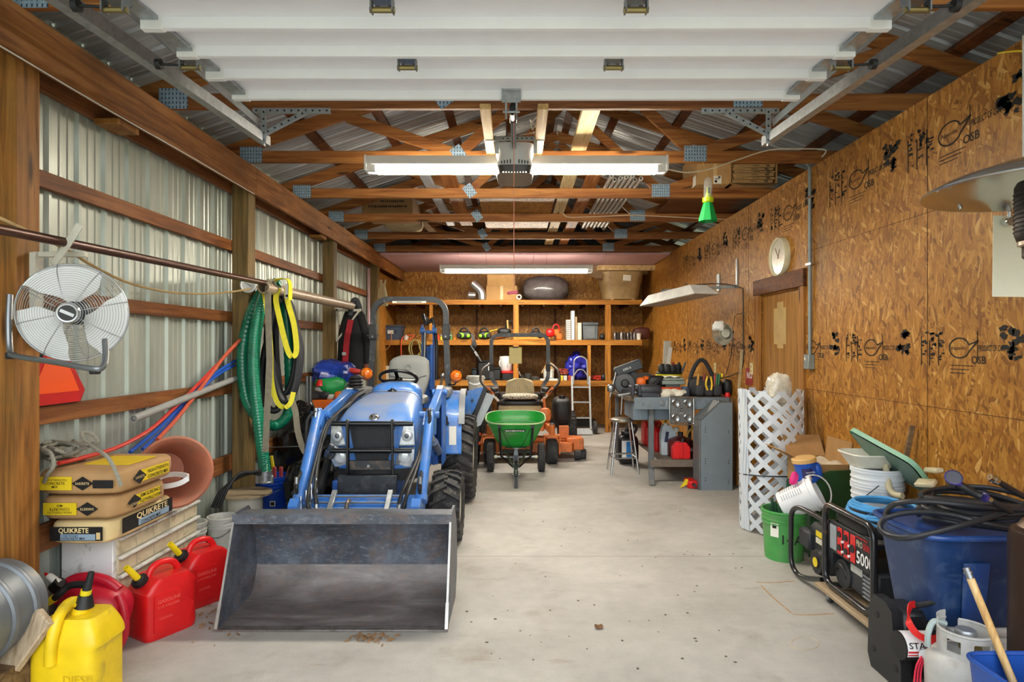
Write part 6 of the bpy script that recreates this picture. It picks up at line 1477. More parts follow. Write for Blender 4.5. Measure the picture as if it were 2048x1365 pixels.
N('board', PINE_Y, fr_).bx(P(1195, 0).x, P(1335, 0).x, 12.2, 12.28, TOP+.555, TOP+.655, .004).bx(P(1195, 0).x, P(1215, 0).x, 11.63, 12.2, TOP+.555, TOP+.65)
S('plank_offcut', OLD_X, 'short slanted plank leaning at the left side of the tan tub', 'board').beam(P(1187, 555, 11.75), P(1200, 522, 11.75), .3, .02, (0, 1, 0))
# middle tier
tt = T('storage_tote', 'blue-grey storage tote with white label on the left end of the middle shelf', 'tote', P(784, 684))
m = N('tub', mat('#3d4a5e', .5), tt); x0, x1 = P(769, 0).x, P(802, 0).x
m.add([(x0+.03, 11.6, MID), (x1-.03, 11.6, MID), (x1-.03, 12.0, MID), (x0+.03, 12.0, MID), (x0, 11.56, MID+.24), (x1, 11.56, MID+.24), (x1, 12.04, MID+.24), (x0, 12.04, MID+.24)], [(0, 1, 2, 3), (4, 5, 6, 7), (0, 1, 5, 4), (1, 2, 6, 5), (2, 3, 7, 6), (3, 0, 4, 7)])
N('lid', mat('#35404f', .5), tt).bx(x0-.015, x1+.015, 11.545, 12.055, MID+.24, MID+.275, .01)
N('paper_label', PAPER, tt).box(P(781, 663, 11.572), (.11, .004, .09), .001)
N('label_print', INK, tt).text('YOLO', .06, P(776, 666, 11.568), (1, 0, 0), (0, 0, 1))
S('extension_lead', mat('#d2502c', .6), 'orange cord bundled on the middle shelf with one end hanging down', 'cord').tube([P(806, 678, 11.56), P(815, 672, 11.56), P(828, 671, 11.56), P(820, 679, 11.54), P(808, 674, 11.54), P(803, 682, 11.47), P(802, 700, 11.47), P(803, 716, 11.47)], .011, 7, 5)
S('loose_wire', mat('#b0703c', .6), 'brown wire dangling from the blue-grey tote', 'wire').tube([P(783, 665, 11.5), P(782, 685, 11.46), P(775, 698, 11.46), P(764, 702, 11.46), P(756, 700, 11.46)], .007, 6, 5)
hc_ = S('hose_coil', mat('#9a8a52', .7), 'olive coiled hose hung on the middle shelf rail left of the backhoe boom', 'hose')
pts = []
for k in range(6):
    for j in range(10):
        a = 2*PI*j/10; pts.append(P(831+(11+k*.6*(-1)**k)*math.cos(a), 697-17*math.sin(a), 11.46-.012*k))
hc_.tube(pts, .01, 6, 3)
rr = random.Random(21)
cols = ('#b9b9b4', '#c23a28', '#e0d23a', '#34373b', '#d8d8d6', '#3a7a3a', '#c2702a')
places = ('beside the backhoe boom', 'right of the boom, first in the row', 'second in the row of small bottles', 'third in the row of small bottles', 'next to the roll bar hinge', 'small one near the green tool', 'last one before the green tool')
for i, (u, h, r) in enumerate(((812, 10, .05), (876, 12, .03), (883, 9, .03), (889, 7, .035), (896, 11, .03), (902, 15, .025), (909, 6, .04))):
    cc_ = P(u, 684, 11.57); cc_.z = MID
    cn = ('grey', 'red', 'yellow', 'black', 'white', 'green', 'orange')[i]
    S('small_bottle', mat(cols[i], .4), '%s bottle on the middle shelf, %s' % (cn, places[i]), 'bottle', 'small bottles on the middle shelf').lathe([(0, 0), (r, 0), (r, h*K*.65), (r*.4, h*K*.8), (r*.4, h*K), (0, h*K)], cc_, (0, 0, 1), 12)
LIME = mat('#8fd62a', .4)
def power_tool(lb, u, v, acc, seed, w_=30, flip=1):
    t_ = T('power_tool', lb, 'power tool', V((P(u, 0).x, 11.62, MID)))
    c = V((P(u, 0).x, 11.62, MID)); s = w_*K
    N('body', BLACK, t_).ell(c+V((0, 0, .085)), (s*.42, .09, .08), 18, 10, .65)
    N('accent', acc, t_).ell(c+V((flip*s*.18, -.03, .085)), (s*.22, .075, .055), 16, 9, .7).ell(c+V((-flip*s*.25, -.035, .075)), (s*.13, .065, .04), 12, 8, .7)
    N('handle', BLACK, t_).tube([c+V((-s*.32, 0, .12)), c+V((-s*.2, 0, .2)), c+V((s*.1, 0, .22)), c+V((s*.28, 0, .14))], .018, 8, 4)
    N('hub', BLACK, t_).lathe([(.05, 0), (.05, .03), (.03, .05), (0, .05)], c+V((flip*s*.3, -.08, .075)), (0, -1, 0), 18)
    return t_
power_tool('lime green and black power tool on the middle shelf, left one of two', 929, 0, LIME, 1, 32, -1)
power_tool('lime green and black chainsaw on the middle shelf, right one of two', 969, 0, LIME, 2, 30)
S('shoulder_strap', BLACK, 'black strap draped over the middle shelf rail from the green tool', 'strap').strap([P(944, 668, 11.52), P(947, 684, 11.46), P(944, 695, 11.45), P(951, 692, 11.44), P(948, 681, 11.45)], .05, .006, (1, 0, 0), 4)
eg = T('trimmer_shaft', 'black trimmer shaft with white lettering hanging below the middle shelf', 'trimmer', P(960, 760, 11.4))
a_, b_ = P(941, 692, 11.42), P(962, 724, 11.35); N('shaft', BLACK, eg).cyl(a_, b_, .03, n=12)
N('lettering', WHITE, eg).text('EGO', .055, (a_+b_)/2+V((-.03, -.034, .03)), V((.55, -.05, -.83)), V((.83, 0, .55)), off=.01)
sth = T('string_trimmer', 'orange and black string trimmer head lying on the middle shelf', 'trimmer', V((P(1003, 0).x, 11.65, MID)))
c = V((P(1003, 0).x, 11.66, MID))
N('guard', mat('#a8642c', .5), sth).ell(c+V((-.02, 0, .07)), (.19, .13, .055), 22, 8, .9, Matrix.Rotation(R(-12), 3, 'Y'))
N('motor', BLACK, sth).ell(c+V((.05, 0, .15)), (.13, .1, .08), 16, 9, .8)
N('handle', BLACK, sth).tube([c+V((.08, 0, .2)), c+V((.1, 0, .34)), c+V((.2, 0, .33)), c+V((.21, 0, .2))], .017, 8, 4)
N('shaft', mat('#c79a58', .5), sth).cyl(c+V((.12, -.04, .2)), c+V((.11, -.04, .37)), .018)
N('rod', YEL, sth).cyl(c+V((-.3, -.02, .14)), c+V((-.08, 0, .2)), .008, n=8)
S('orange_board', mat('#d8862c', .5), 'long curved orange strip lying along the middle shelf', 'board').bx(P(1034, 0).x, P(1100, 0).x, 11.52, 11.56, MID, MID+.05, .01)
power_tool('dark tool lying on the middle shelf left of the orange chainsaw', 1072, 0, mat('#2a2c2f', .5), 3, 26)
csaw = T('chainsaw', 'orange and red chainsaw on the middle shelf', 'chainsaw', V((P(1110, 0).x, 11.62, MID)))
c = V((P(1110, 0).x, 11.62, MID))
N('body', mat('#e0661c', .45), csaw).bx(c.x+.02, c.x+.13, 11.52, 11.7, MID, MID+.12, .02).bx(c.x-.02, c.x+.08, 11.55, 11.7, MID+.08, MID+.2, .02)
N('engine', RED, csaw).ell(c+V((-.09, 0, .13)), (.08, .09, .08), 14, 8, .7)
N('handle', RED, csaw).tube([c+V((-.06, -.03, .15)), c+V((-.02, -.03, .27)), c+V((.05, -.03, .28)), c+V((.09, -.03, .16))], .014, 8, 4)
N('bar', DGREY, csaw).bx(c.x-.35, c.x-.1, 11.6, 11.612, MID+.03, MID+.1, .002)
books = (('white perforated plastic panel standing on the middle shelf', 1133, 1142, 640, '#d9dad6'), ('tall white book or board standing highest on the middle shelf', 1143, 1149, 622, '#ececea'), ('thin tan book right of the tall white one', 1150.5, 1154, 634, '#b49a70'), ('white binder at the right of the book row', 1155, 1163, 646, '#dcd6c2'))
for lb, u0, u1, v, c in books:
    bk_ = S('book' if 'book' in lb else 'panel', mat(c, .7), lb, 'book' if 'book' in lb else 'panel', 'upright boards on the middle shelf'); bk_.bx(P(u0, 0).x, P(u1, 0).x, 11.6, 11.85, MID, P(0, v).z, .003)
    if 'perforated' in lb:
        bk_.use(mat('#6a5a40', .8))
        for i in range(3):
            for j in range(9): bk_.bx(P(1134+i*2.9, 0).x, P(1135.6+i*2.9, 0).x, 11.597, 11.6, MID+.03+j*.038, MID+.052+j*.038)
gbn = T('grey_bin', 'grey lidded plastic box on the middle shelf', 'bin', V((P(1181, 0).x, 11.8, MID)))
N('box', mat('#5b6166', .5), gbn).bx(P(1166, 0).x, P(1196, 0).x, 11.6, 11.95, MID, MID+.29, .015)
N('lid', mat('#4c5258', .5), gbn).bx(P(1165, 0).x, P(1197, 0).x, 11.58, 11.97, MID+.27, MID+.33, .012)
N('panel', mat('#666d72', .5), gbn).bx(P(1172, 0).x, P(1190, 0).x, 11.59, 11.602, MID+.03, MID+.25, .004)
S('plastic_ball', BLACK, 'round black plastic ball-shaped item beside the grey lidded box', 'tool').ell(V((P(1205, 0).x, 11.6, MID+.058)), (.062, .055, .058), 16, 10)
rr = random.Random(33)
ordn = ('leftmost', 'second', 'third', 'fourth', 'fifth', 'sixth', 'rightmost')
for i in range(7):
    u = 1229+i*6.5; y = 11.55+.05*(i % 2); r = rr.uniform(.028, .036)
    S('metal_jar', mat(('#6a6462', '#4a4644', '#8a8480')[i % 3], .3, .7), 'dark metal jar in the row on the right middle shelf, %s of seven' % ordn[i], 'jar', 'metal jars on the middle shelf').lathe([(0, 0), (r, 0), (r, .1), (r*.8, .115), (r*.8, .14), (0, .145)], (P(u, 0).x, y, MID), (0, 0, 1), 14)
S('leather_bag', mat('#4f241c', .6), 'dark red-brown bag at the right end of the middle shelf', 'bag').ell(V((P(1298, 0).x-.12, 11.7, MID+.12)), (.17, .12, .12), 22, 12, .7, None, .12, 8, 2, MID)
S('white_cup', PAPER, 'white cup beside the red-brown bag on the middle shelf', 'cup').lathe([(0, 0), (.035, 0), (.045, .12), (.04, .12), (.03, .01)], (P(1276, 0).x, 11.54, MID), (0, 0, 1), 16)
# lower tier
cl_ = T('cooler', 'black cooler box with red lid on the lower shelf under the white jug', 'cooler', V((P(1016, 0).x, 11.75, LOW)))
N('box', BLACK, cl_).bx(P(1004, 0).x, P(1027, 0).x, 11.6, 11.9, LOW, LOW+.13, .01)
N('lid', RED, cl_).bx(P(1003, 0).x, P(1028, 0).x, 11.59, 11.91, LOW+.13, LOW+.175, .012)
jg = T('water_jug', 'white round water jug with black print on the red-lidded cooler', 'jug', V((P(1012, 0).x, 11.75, LOW+.176)))
N('body', WHITE, jg).lathe([(0, 0), (.1, 0), (.115, .02), (.125, .24), (.12, .27), (0, .28)], (P(1012, 0).x, 11.76, LOW+.177), (0, 0, 1), 26)
N('print', INK, jg).text('XAUS', .035, (P(1016, 0).x, 11.636, LOW+.24), (0, .1, 1), (-1, 0, 0))
N('handle', WHITE, jg).tube([(P(1003, 0).x, 11.72, LOW+.4), (P(999, 0).x, 11.7, LOW+.36), (P(999, 0).x, 11.7, LOW+.28), (P(1003, 0).x, 11.72, LOW+.24)], .01, 8, 4)
for i, (u0, u1, y, h, lb) in enumerate(((943, 953, 11.62, .2, 'narrow black bottle-shaped case at the left of the lower shelf'), (955, 985, 11.7, .34, 'tall black tool case on the lower shelf left of the cooler'), (985, 1001, 11.6, .21, 'black small bin on the lower shelf touching the cooler'))):
    t_ = T('tool_case', lb, 'tool case', V((P((u0+u1)/2, 0).x, y+.1, LOW)))
    N('body', mat(('#24333a', '#17181a', '#1d2022')[i], .5), t_).bx(P(u0, 0).x, P(u1, 0).x, y, y+.28, LOW, LOW+h, .02)
    N('lid', BLACK, t_).bx(P(u0-.5, 0).x, P(u1+.5, 0).x, y-.01, y+.29, LOW+h, LOW+h+.03, .01)
    if i == 1: N('latch', WHITE, t_).bx(P(976, 0).x, P(980, 0).x, y-.008, y, LOW+.18, LOW+.33, .002)
pb_ = T('parts_box', 'white paper-labelled pail on the lower shelf below a cardboard piece', 'box', V((P(1098, 0).x, 11.7, LOW)))
N('pail', WHITED, pb_).lathe([(0, 0), (.095, 0), (.105, .21), (.1, .21), (.09, .01)], (P(1098, 0).x, 11.72, LOW), (0, 0, 1), 24)
N('label', PAPER, pb_).box((P(1098, 0).x, 11.612, LOW+.1), (.1, .004, .1), .001)
S('cardboard_piece', CARD, 'bent cardboard piece standing in the white pail', 'cardboard').beam(V((P(1090, 0).x, 11.8, LOW+.1)), V((P(1104, 0).x, 11.8, LOW+.33)), .16, .012, (0, 1, 0))
bt = S('blue_tarp', mat('#2a2fa0', .35, var=.3, scale=15.0), 'bunched purple-blue tarp on the lower shelf behind the hand truck', 'tarp'); bt.sharp = 25
bt.ell(V((P(1154, 0).x, 11.85, LOW+.24)), (.2, .2, .25), 34, 20, .9, None, .32, 9, 5, LOW)
ro = random.Random(5)
for nm, u, lb, mt in (('extension_lead', 1196, 'heap of red extension cord on the lower shelf right of the blue tarp', mat('#c23a28', .6)),):
    e_ = S(nm, mt, lb, 'cord'); pts = [V((P(u+13*math.cos(i*1.1)*ro.uniform(.6, 1), 0).x, 11.66+.1*math.sin(i*1.7), LOW+.012+.07*ro.random())) for i in range(40)]; e_.tube(pts, .012, 6, 4)
S('red_tangle', mat('#9a4438', .6), 'tangle of red-brown cord left of the blue tarp on the lower shelf', 'cord').tube([V((P(1128+10*math.cos(i*1.3)*ro.uniform(.5, 1), 0).x, 11.72+.1*math.sin(i*1.9), LOW+.11+.1*ro.random())) for i in range(30)], .011, 6, 4)
for i, (u, c, lb) in enumerate(((1122, '#d8c23a', 'small yellow box on the lower shelf, left of three under the cord tangle'), (1130, '#c9c9c4', 'small pale box on the lower shelf, middle of three under the cord tangle'), (1139, '#a33a2c', 'small red box on the lower shelf, right of three under the cord tangle'))):
    S('small_box', mat(c, .6), lb, 'box', 'small boxes on the lower shelf').bx(P(u-3.5, 0).x, P(u+3.5, 0).x, 11.54, 11.75, LOW, LOW+.09, .004)
S('white_board', WHITE, 'thin white board lying on the lower shelf behind the mower seat', 'board').bx(P(1080, 0).x, P(1115, 0).x, 11.53, 11.6, LOW, LOW+.035, .003)
for i, (u, h, r, c) in enumerate(((1044, .1, .05, '#2a2c2e'), (1056, .13, .06, '#3a3c3a'), (1070, .07, .08, '#4a4a46'))):
    S('dark_pot', mat(c, .6), 'dark round pot on the lower shelf, %s of three behind the mower seat' % ('leftmost', 'middle', 'rightmost')[i], 'pot', 'dark pots on the lower shelf').lathe([(0, 0), (r*.8, 0), (r, h), (r*.9, h), (r*.7, .01)], (P(u, 0).x, 11.65, LOW), (0, 0, 1), 18)
S('white_stick', WHITE, 'thin white rod leaning out of the lower shelf', 'rod').cyl(P(1041, 752, 11.6), P(1035, 738, 11.5), .01, n=8)
bx_ = carton('white_carton', 'worn white printed box on the lower shelf behind the tractor seat', 'box', P(757, 0).x, P(781, 0).x, 11.6, 11.9, LOW+.0, LOW+.27, mat('#cfc8b2', .7), False)
N('print', INK, bx_).text('PRO', .05, (P(763, 0).x, 11.597, LOW+.15), (1, 0, 0), (0, 0, 1))
S('black_ball', BLACK, 'black plug end lying in the red cord heap', 'plug').ell(V((P(1208, 0).x, 11.56, LOW+.06)), (.07, .05, .06), 14, 9, .8)
# ---------------------------------------------------------------- grey steel workbench
GB = mat('#6f7b85', .45, dirt=('#4f4a44', .3, 9.0)); GBD = mat('#5d6469', .5, dirt=('#7a6a58', .3, 9.0))
WB = T('workbench', 'grey steel workbench with cluttered top along the OSB wall', 'workbench', V((1.9, 7.95, 0)))
BT = 1.0
N('top', wood('#4f4238', '#6b5c4c', '#85735e', 'Y'), WB).prism([(1.31, 7.35), (1.42, 7.16), (2.5, 7.16), (2.5, 8.9), (1.31, 8.9)], (0, 0, BT-.045), (1, 0, 0), (0, 1, 0), .045)
N('front_apron', GB, WB).bx(1.36, 2.46, 7.14, 7.16, BT-.13, BT+.012, .006)
ap = N('push_button', STEEL, WB); ap.cyl((1.665, 7.14, BT-.05), (1.665, 7.115, BT-.05), .026, n=18).cyl((1.665, 7.115, BT-.05), (1.665, 7.105, BT-.05), .014, n=14)
N('name_plate', mat('#9aa0a4', .4, .5), WB).box((1.735, 7.137, BT-.06), (.02, .004, .07), .002, (0, 12, 0))
N('drawer_box', mat('#74828f', .45), WB).bx(1.38, 1.9, 7.3, 7.9, BT-.27, BT-.06, .006)
N('front_leg', GBD, WB).bx(1.55, 1.61, 7.22, 7.28, .16, BT-.05, .006).beam((1.58, 7.25, .17), (1.56, 7.1, .0), .06, .05, b=.005)
N('rear_leg', GBD, WB).bx(1.4, 1.45, 8.72, 8.77, 0, BT-.05, .006)
N('front_leg', GBD, WB).bx(2.42, 2.47, 7.22, 7.28, 0, BT-.05, .006)
N('rear_leg', GBD, WB).bx(2.42, 2.47, 8.72, 8.77, 0, BT-.05, .006)
N('lower_shelf', mat('#6a5f54', .6, dirt=('#8a7a66', .3, 6.0)), WB).bx(1.69, 2.44, 7.2, 8.75, .24, .27, .004).bx(1.56, 2.44, 7.18, 7.2, .2, .285, .003)
def B(u, v, y): return at(u, v, y)
# magnetic tray
mt_ = T('magnetic_tray', 'square stainless magnetic parts tray stuck on the bench front', 'tray', at(1363, 849, 7.1))
c = at(1363, 822, 7.118); SSS = mat('#9fa3a6', .25, .9, var=.06)
N('plate', SSS, mt_).box(c, (.25, .012, .29), .005)
rim = [(-.125, -.145), (.125, -.145), (.125, .145), (-.125, .145)]
N('rim', CHROME, mt_).tube([c+V((x, -.012, z)) for x, z in ((-.135, -.11), (-.11, -.155), (.11, -.155), (.135, -.11), (.135, .11), (.11, .155), (-.11, .155), (-.135, .11))], .009, 8, 3, True)
for x in (-.068, .068):
    for z in (-.085, .085): N('magnet_ring', SSS, mt_).lathe([(0, .012), (.03, .014), (.04, .02), (.048, .014), (.05, .006)], c+V((x, 0, z)), (0, -1, 0), 22)
N('label', BLACK, mt_).box(c+V((0, -.009, .012)), (.03, .004, .032), .001)
N('label_text', WHITE, mt_).text('US', .022, c+V((-.013, -.0115, .004)), (1, 0, 0), (0, 0, 1))
N('lettering', LGREY, mt_).text('PRO', .022, c+V((-.024, -.009, -.035)), (1, 0, 0), (0, 0, 1), off=.01)
# chop saw
sw_ = T('chop_saw', 'dark bench saw with round black blade guard on the left of the workbench', 'saw', at(1255, 795, 7.85))
dc_ = at(1250, 768, 7.85); da = V((-.15, -.98, .1)).normalized()
N('guard', mat('#3c4046', .5), sw_).lathe([(0, .04), (.03, .045), (.12, .035), (.135, .02), (.138, -.05), (0, -.05)], dc_, da, 32)
N('hub', BLACK, sw_).lathe([(0, .085), (.04, .08), (.05, .06), (.055, .04)], dc_, da, 20)
N('motor', mat('#4d5257', .5), sw_).cyl(dc_+V((.1, .1, .06)), dc_+V((.36, .28, .04)), .085, n=20)
N('case', mat('#3f474e', .5), sw_).box(at(1256, 737, 8.0), (.36, .16, .13), .02, (0, -20, 0))
N('lettering', LGREY, sw_).marks(at(1247, 743, 7.9), V((.95, 0, .34)), V((-.34, 0, .95)), .11, .03, 5)
N('base', DGREY, sw_).bx(1.33, 1.72, 7.72, 8.05, BT, BT+.06, .01)
N('clamp', STEEL, sw_).ell(at(1222, 777, 7.8), (.05, .04, .05), 12, 8, .7).cyl(at(1220, 795, 7.8), at(1232, 745, 7.85), .012)
N('safety_chain', STEEL, sw_).tube([at(1221, 792, 7.8), at(1218, 815, 7.8), at(1217, 838, 7.8)], .006, 6, 4)
vs2 = T('bench_vise', 'dark iron bench vise on the front left corner of the workbench', 'vise', at(1280, 800, 7.3))
VI = mat('#3e4149', .5, .4)
N('base', VI, vs2).bx(1.45, 1.68, 7.18, 7.4, BT, BT+.06, .015)
N('body', VI, vs2).ell((1.56, 7.3, BT+.09), (.15, .1, .06), 20, 10, .6)
N('jaw', VI, vs2).bx(1.42, 1.46, 7.2, 7.42, BT+.02, BT+.15, .01).bx(1.34, 1.38, 7.2, 7.42, BT+.02, BT+.14, .01)
N('screw', STEEL, vs2).cyl((1.2, 7.31, BT+.02), (1.46, 7.31, BT+.06), .018, n=12)
N('handle_bar', STEEL, vs2).cyl((1.245, 7.27, BT+.03), (1.225, 7.24, BT-.2), .009, n=10)
# on the bench
yb = T('yellow_bucket', 'yellow bucket with black tool organizer on the workbench', 'bucket', at(1339, 782, 8.2))
yc = V((at(1338, 0, 8.2).x, 8.2, BT)); N('shell', mat('#d8cf1e', .45), yb).lathe([(0, 0), (.135, 0), (.155, .2), (.165, .2), (.165, .235), (.15, .24), (0, .24)], yc, (0, 0, 1), 28)
N('organizer', BLACK, yb).lathe([(.168, .235), (.172, .25), (.16, .26), (0, .26)], yc, (0, 0, 1), 24)
for i in range(6): N('tool_pocket', BLACK, yb).ell(yc+V((.11*math.cos(i), -.04+.08*math.sin(i*2), .3)), (.05, .03, .07), 10, 6, .7)
for i in range(3): N('tool_grip', mat(('#8a2a22', '#22242a', '#55585c')[i], .4), yb).cyl(yc+V((.05+.05*i, -.08, .26)), yc+V((.03+.08*i, -.1, .39)), .014)
S('paper_sheet', PAPER, 'crumpled white paper sheet in front of the yellow bucket', 'paper').sheet(lambda a, b: V((1.86+.2*a, 7.75+.17*b, BT+.203+.02*abs(math.sin(a*5+b*2)))), 10, 6, .003, (0, 0, 1))
S('green_case', mat('#8fa09a', .5), 'flat pale green case on the bench in front of the yellow bucket', 'case').bx(at(1323, 0, 7.8).x, at(1368, 0, 7.8).x, 7.75, 7.95, BT+.12, BT+.17, .006).bx(at(1325, 0, 7.8).x, at(1366, 0, 7.8).x, 7.75, 7.95, BT+.175, BT+.2, .004).bx(at(1330, 0, 7.8).x, at(1360, 0, 7.8).x, 7.8, 7.93, BT, BT+.12)
S('orange_tray', mat('#c8471c', .5), 'orange plastic tray on the workbench behind the white rags', 'tray').bx(at(1298, 0, 7.55).x, at(1366, 0, 7.55).x, 7.5, 7.72, BT+.02, BT+.095, .008).bx(at(1300, 0, 7.55).x, at(1364, 0, 7.55).x, 7.5, 7.7, BT, BT+.02)
rg = S('rag', mat('#d8d3c4', .85, var=.2, scale=20.0), 'heap of white rags on the front edge of the workbench', 'cloth'); rg.sharp = 30
rg.ell(V((at(1340, 0, 7.3).x, 7.3, BT+.04)), (.17, .09, .055), 34, 16, .9, None, .5, 13, 3, BT)
tp_ = T('power_drill', 'orange and black power tools piled behind the vise', 'power tool', at(1300, 790, 7.85))
N('body', BLACK, tp_).ell(at(1312, 765, 7.85), (.13, .08, .09), 18, 10, .7, None, .15, 12, 2)
N('shell', mat('#dd6a22', .45), tp_).ell(at(1282, 766, 7.75), (.06, .06, .07), 14, 8, .7).ell(at(1292, 757, 7.85), (.05, .05, .03), 12, 8)
N('grip', BLACK, tp_).cyl(at(1300, 780, 7.75), at(1322, 757, 7.8), .03)
S('bench_tool', mat('#8a9096', .4, .5), 'small chrome tool lying between vise and orange tray', 'tool').ell(at(1290, 785, 7.5), (.07, .04, .035), 14, 8, .6, None, .3, 16, 4)
tn = T('tin_can', 'dark blue tin can with paintbrush on the workbench', 'can', V((at(1371, 0, 7.4).x, 7.4, BT)))
N('can', mat('#3a4a5e', .4), tn).lathe([(0, 0), (.05, 0), (.052, .12), (.046, .12), (.045, .01)], (at(1371, 0, 7.4).x, 7.4, BT), (0, 0, 1), 22)
N('brush', PINE_Z, tn).beam(V((at(1371, 0, 7.4).x, 7.4, BT+.03)), V((at(1376, 0, 7.4).x, 7.42, BT+.21)), .02, .01)
tg = T('tool_bag', 'black tool bag with arched handle and yellow-handled pliers on the workbench', 'tool bag', at(1408, 797, 7.5))
gc_ = V((at(1408, 0, 7.5).x, 7.5, BT)); CLB = mat('#26272b', .8)
N('body', CLB, tg).ell(gc_+V((0, 0, .11)), (.2, .14, .12), 30, 14, .6, None, .1, 10, 3, BT+.001)
N('handle', CLB, tg).tube([gc_+V((-.2, 0, .1)), gc_+V((-.13, 0, .32)), gc_+V((-.05, 0, .43)), gc_+V((.02, 0, .4)), gc_+V((.1, 0, .25)), gc_+V((.16, 0, .12))], .025, 10, 6)
for x in (.015, .055): N('plier_grip', mat('#e0b81e', .4), tg).tube([gc_+V((x-.02, -.15, .24)), gc_+V((x-.03+(.02 if x > .03 else -.012), -.16, .15)), gc_+V((x-.02, -.165, .08))], .012, 8, 4)
for x, c in ((-.12, '#b88a3a'), (.1, '#1f6a3e'), (.13, '#1d5a36'), (-.05, '#7a2a24'), (.08, '#8a2f2a')): N('tool_grip', mat(c, .4), tg).cyl(gc_+V((x, -.13, .12)), gc_+V((x+.02, -.12, .27)), .015)
N('yellow_cap', YEL, tg).cyl(gc_+V((.15, -.1, .25)), gc_+V((.19, -.11, .25)), .028)
for x in (-.09, .02, .12): N('pocket', mat('#33353a', .8), tg).ell(gc_+V((x, -.12, .075)), (.055, .04, .07), 14, 8, .6)
S('tape_measure', BLACK, 'dark cloth pouch hanging at the right of the tool bag', 'pouch').ell(gc_+V((.27, -.03, .1)), (.06, .07, .1), 16, 10, .7, None, .1, 12, 1, BT)
for nm, u0, u1, v0, v1, y, c, lb in (('grey_board', 1312, 1327, 683, 732, 9.2, '#b9b8ac', 'wide grey board standing behind the yellow bucket'), ('white_board', 1325, 1332, 699, 730, 9.0, '#e2e0d6', 'narrow white board standing behind the yellow bucket')):
    S(nm, mat(c, .6), lb, 'board').beam(V((at((u0+u1)/2-3, 0, y).x, y, BT-.9)), at((u0+u1)/2+2, v0, y), (u1-u0)*y/1240, .02, (0, 1, 0), .002) if False else S(nm, mat(c, .6), lb, 'board').prism([(at(u0-2, 0, y).x, BT), (at(u1-3, 0, y).x, BT), (at(u1, 0, y).x, at(0, v0, y).z), (at(u0+2, 0, y).x, at(0, v0, y).z)], (0, 8.75, 0), (1, 0, 0), (0, 0, 1), -.03)
S('try_square', mat('#d0d0cc', .5), 'white slanted square tool leaning at the wall behind the yellow bucket', 'tool').beam(V((at(1330, 0, 8.6).x, 8.6, BT)), at(1341, 695, 8.6), .05, .015, (0, 1, 0))
S('yellow_cone', YEL, 'small yellow funnel beside the yellow bucket', 'funnel').lathe([(.07, 0), (.01, .13), (0, .13)], V((at(1316, 0, 8.3).x, 8.3, BT+.14)), (0, 0, 1), 14)
S('tool_box', mat('#2a2c30', .5), 'dark low toolbox under the yellow funnel', 'toolbox').bx(at(1300, 0, 8.3).x, at(1321, 0, 8.3).x, 8.2, 8.5, BT, BT+.135, .01)
S('bottle_top', RED, 'small red and white cap on the right corner of the workbench', 'cap').lathe([(0, 0), (.03, 0), (.035, .03), (.02, .06), (0, .06)], V((at(1455, 0, 7.25).x, 7.25, BT)), (0, 0, 1), 14)
# grey slanted unit
sd_ = T('steel_organizer', 'tall grey sheet-steel bin unit with sloped top at the right end of the workbench', 'cabinet', V((2.23, 6.95, 0)))
yo = 6.88; poly = [(at(u, 0, yo).x, max(0, at(0, v, yo).z)) for u, v in ((1402, 984), (1402, 842), (1440, 806), (1465, 806), (1465, 984))]
N('side_panel', mat('#76828b', .45, var=.06), sd_).prism(poly, (0, yo, 0), (1, 0, 0), (0, 0, 1), -.012)
p0 = at(1402, 842, yo); p1 = at(1440, 806, yo)
N('front_edge', GBD, sd_).bx(p0.x-.02, p0.x, yo, yo+.24, 0, p0.z+.01, .003).beam(p0+V((-.01, .12, .01)), p1+V((0, .12, .01)), .25, .015, (-.6, 0, .8)).bx(p1.x, at(1465, 0, yo).x, yo+.01, yo+.24, p1.z-.012, p1.z)
N('rear_panel', GB, sd_).prism(poly, (0, yo+.24, 0), (1, 0, 0), (0, 0, 1), -.01)
ho = N('screw_hole_rows', BLACK, sd_, kind='stuff')
for u, vs_ in ((1411, (855, 860, 865, 918, 923, 928, 957, 962)), (1457, (862, 866, 922, 927, 961, 966))):
    for v in vs_: ho.cyl(at(u, v, yo-.0005), at(u, v, yo-.0015), .007, n=8)
S('steel_bolt', STEEL, 'steel bolt standing on the sloped top of the grey bin unit', 'bolt').cyl(at(1437, 800, 6.95), at(1437, 812, 6.95), .018)
# pallet
pal = T('wooden_pallet', 'wooden pallet standing on edge between the grey bin unit and the lattice roll', 'pallet', V((2.5, 6.6, 0)))
N('stringer', W_Z, pal).bx(2.36, 2.4, 6.35, 6.44, .02, 1.0, .003)
N('stringer', W_Z, pal).bx(2.5, 2.54, 7.02, 7.1, .02, 1.0, .003)
for z in (.2, .42, .64, .86): N('slat', wood('#5a3e22', '#80603a', '#96744a', 'Y'), pal).beam((2.385, 6.34, z), (2.55, 7.1, z), .018, .1, (0, 0, 1), .002)
S('electric_plug_box', mat('#3a4a3c', .5), 'small dark green box with red edge on top of the pallet', 'box').bx(2.36, 2.5, 6.4, 6.6, 1.005, 1.09, .006)
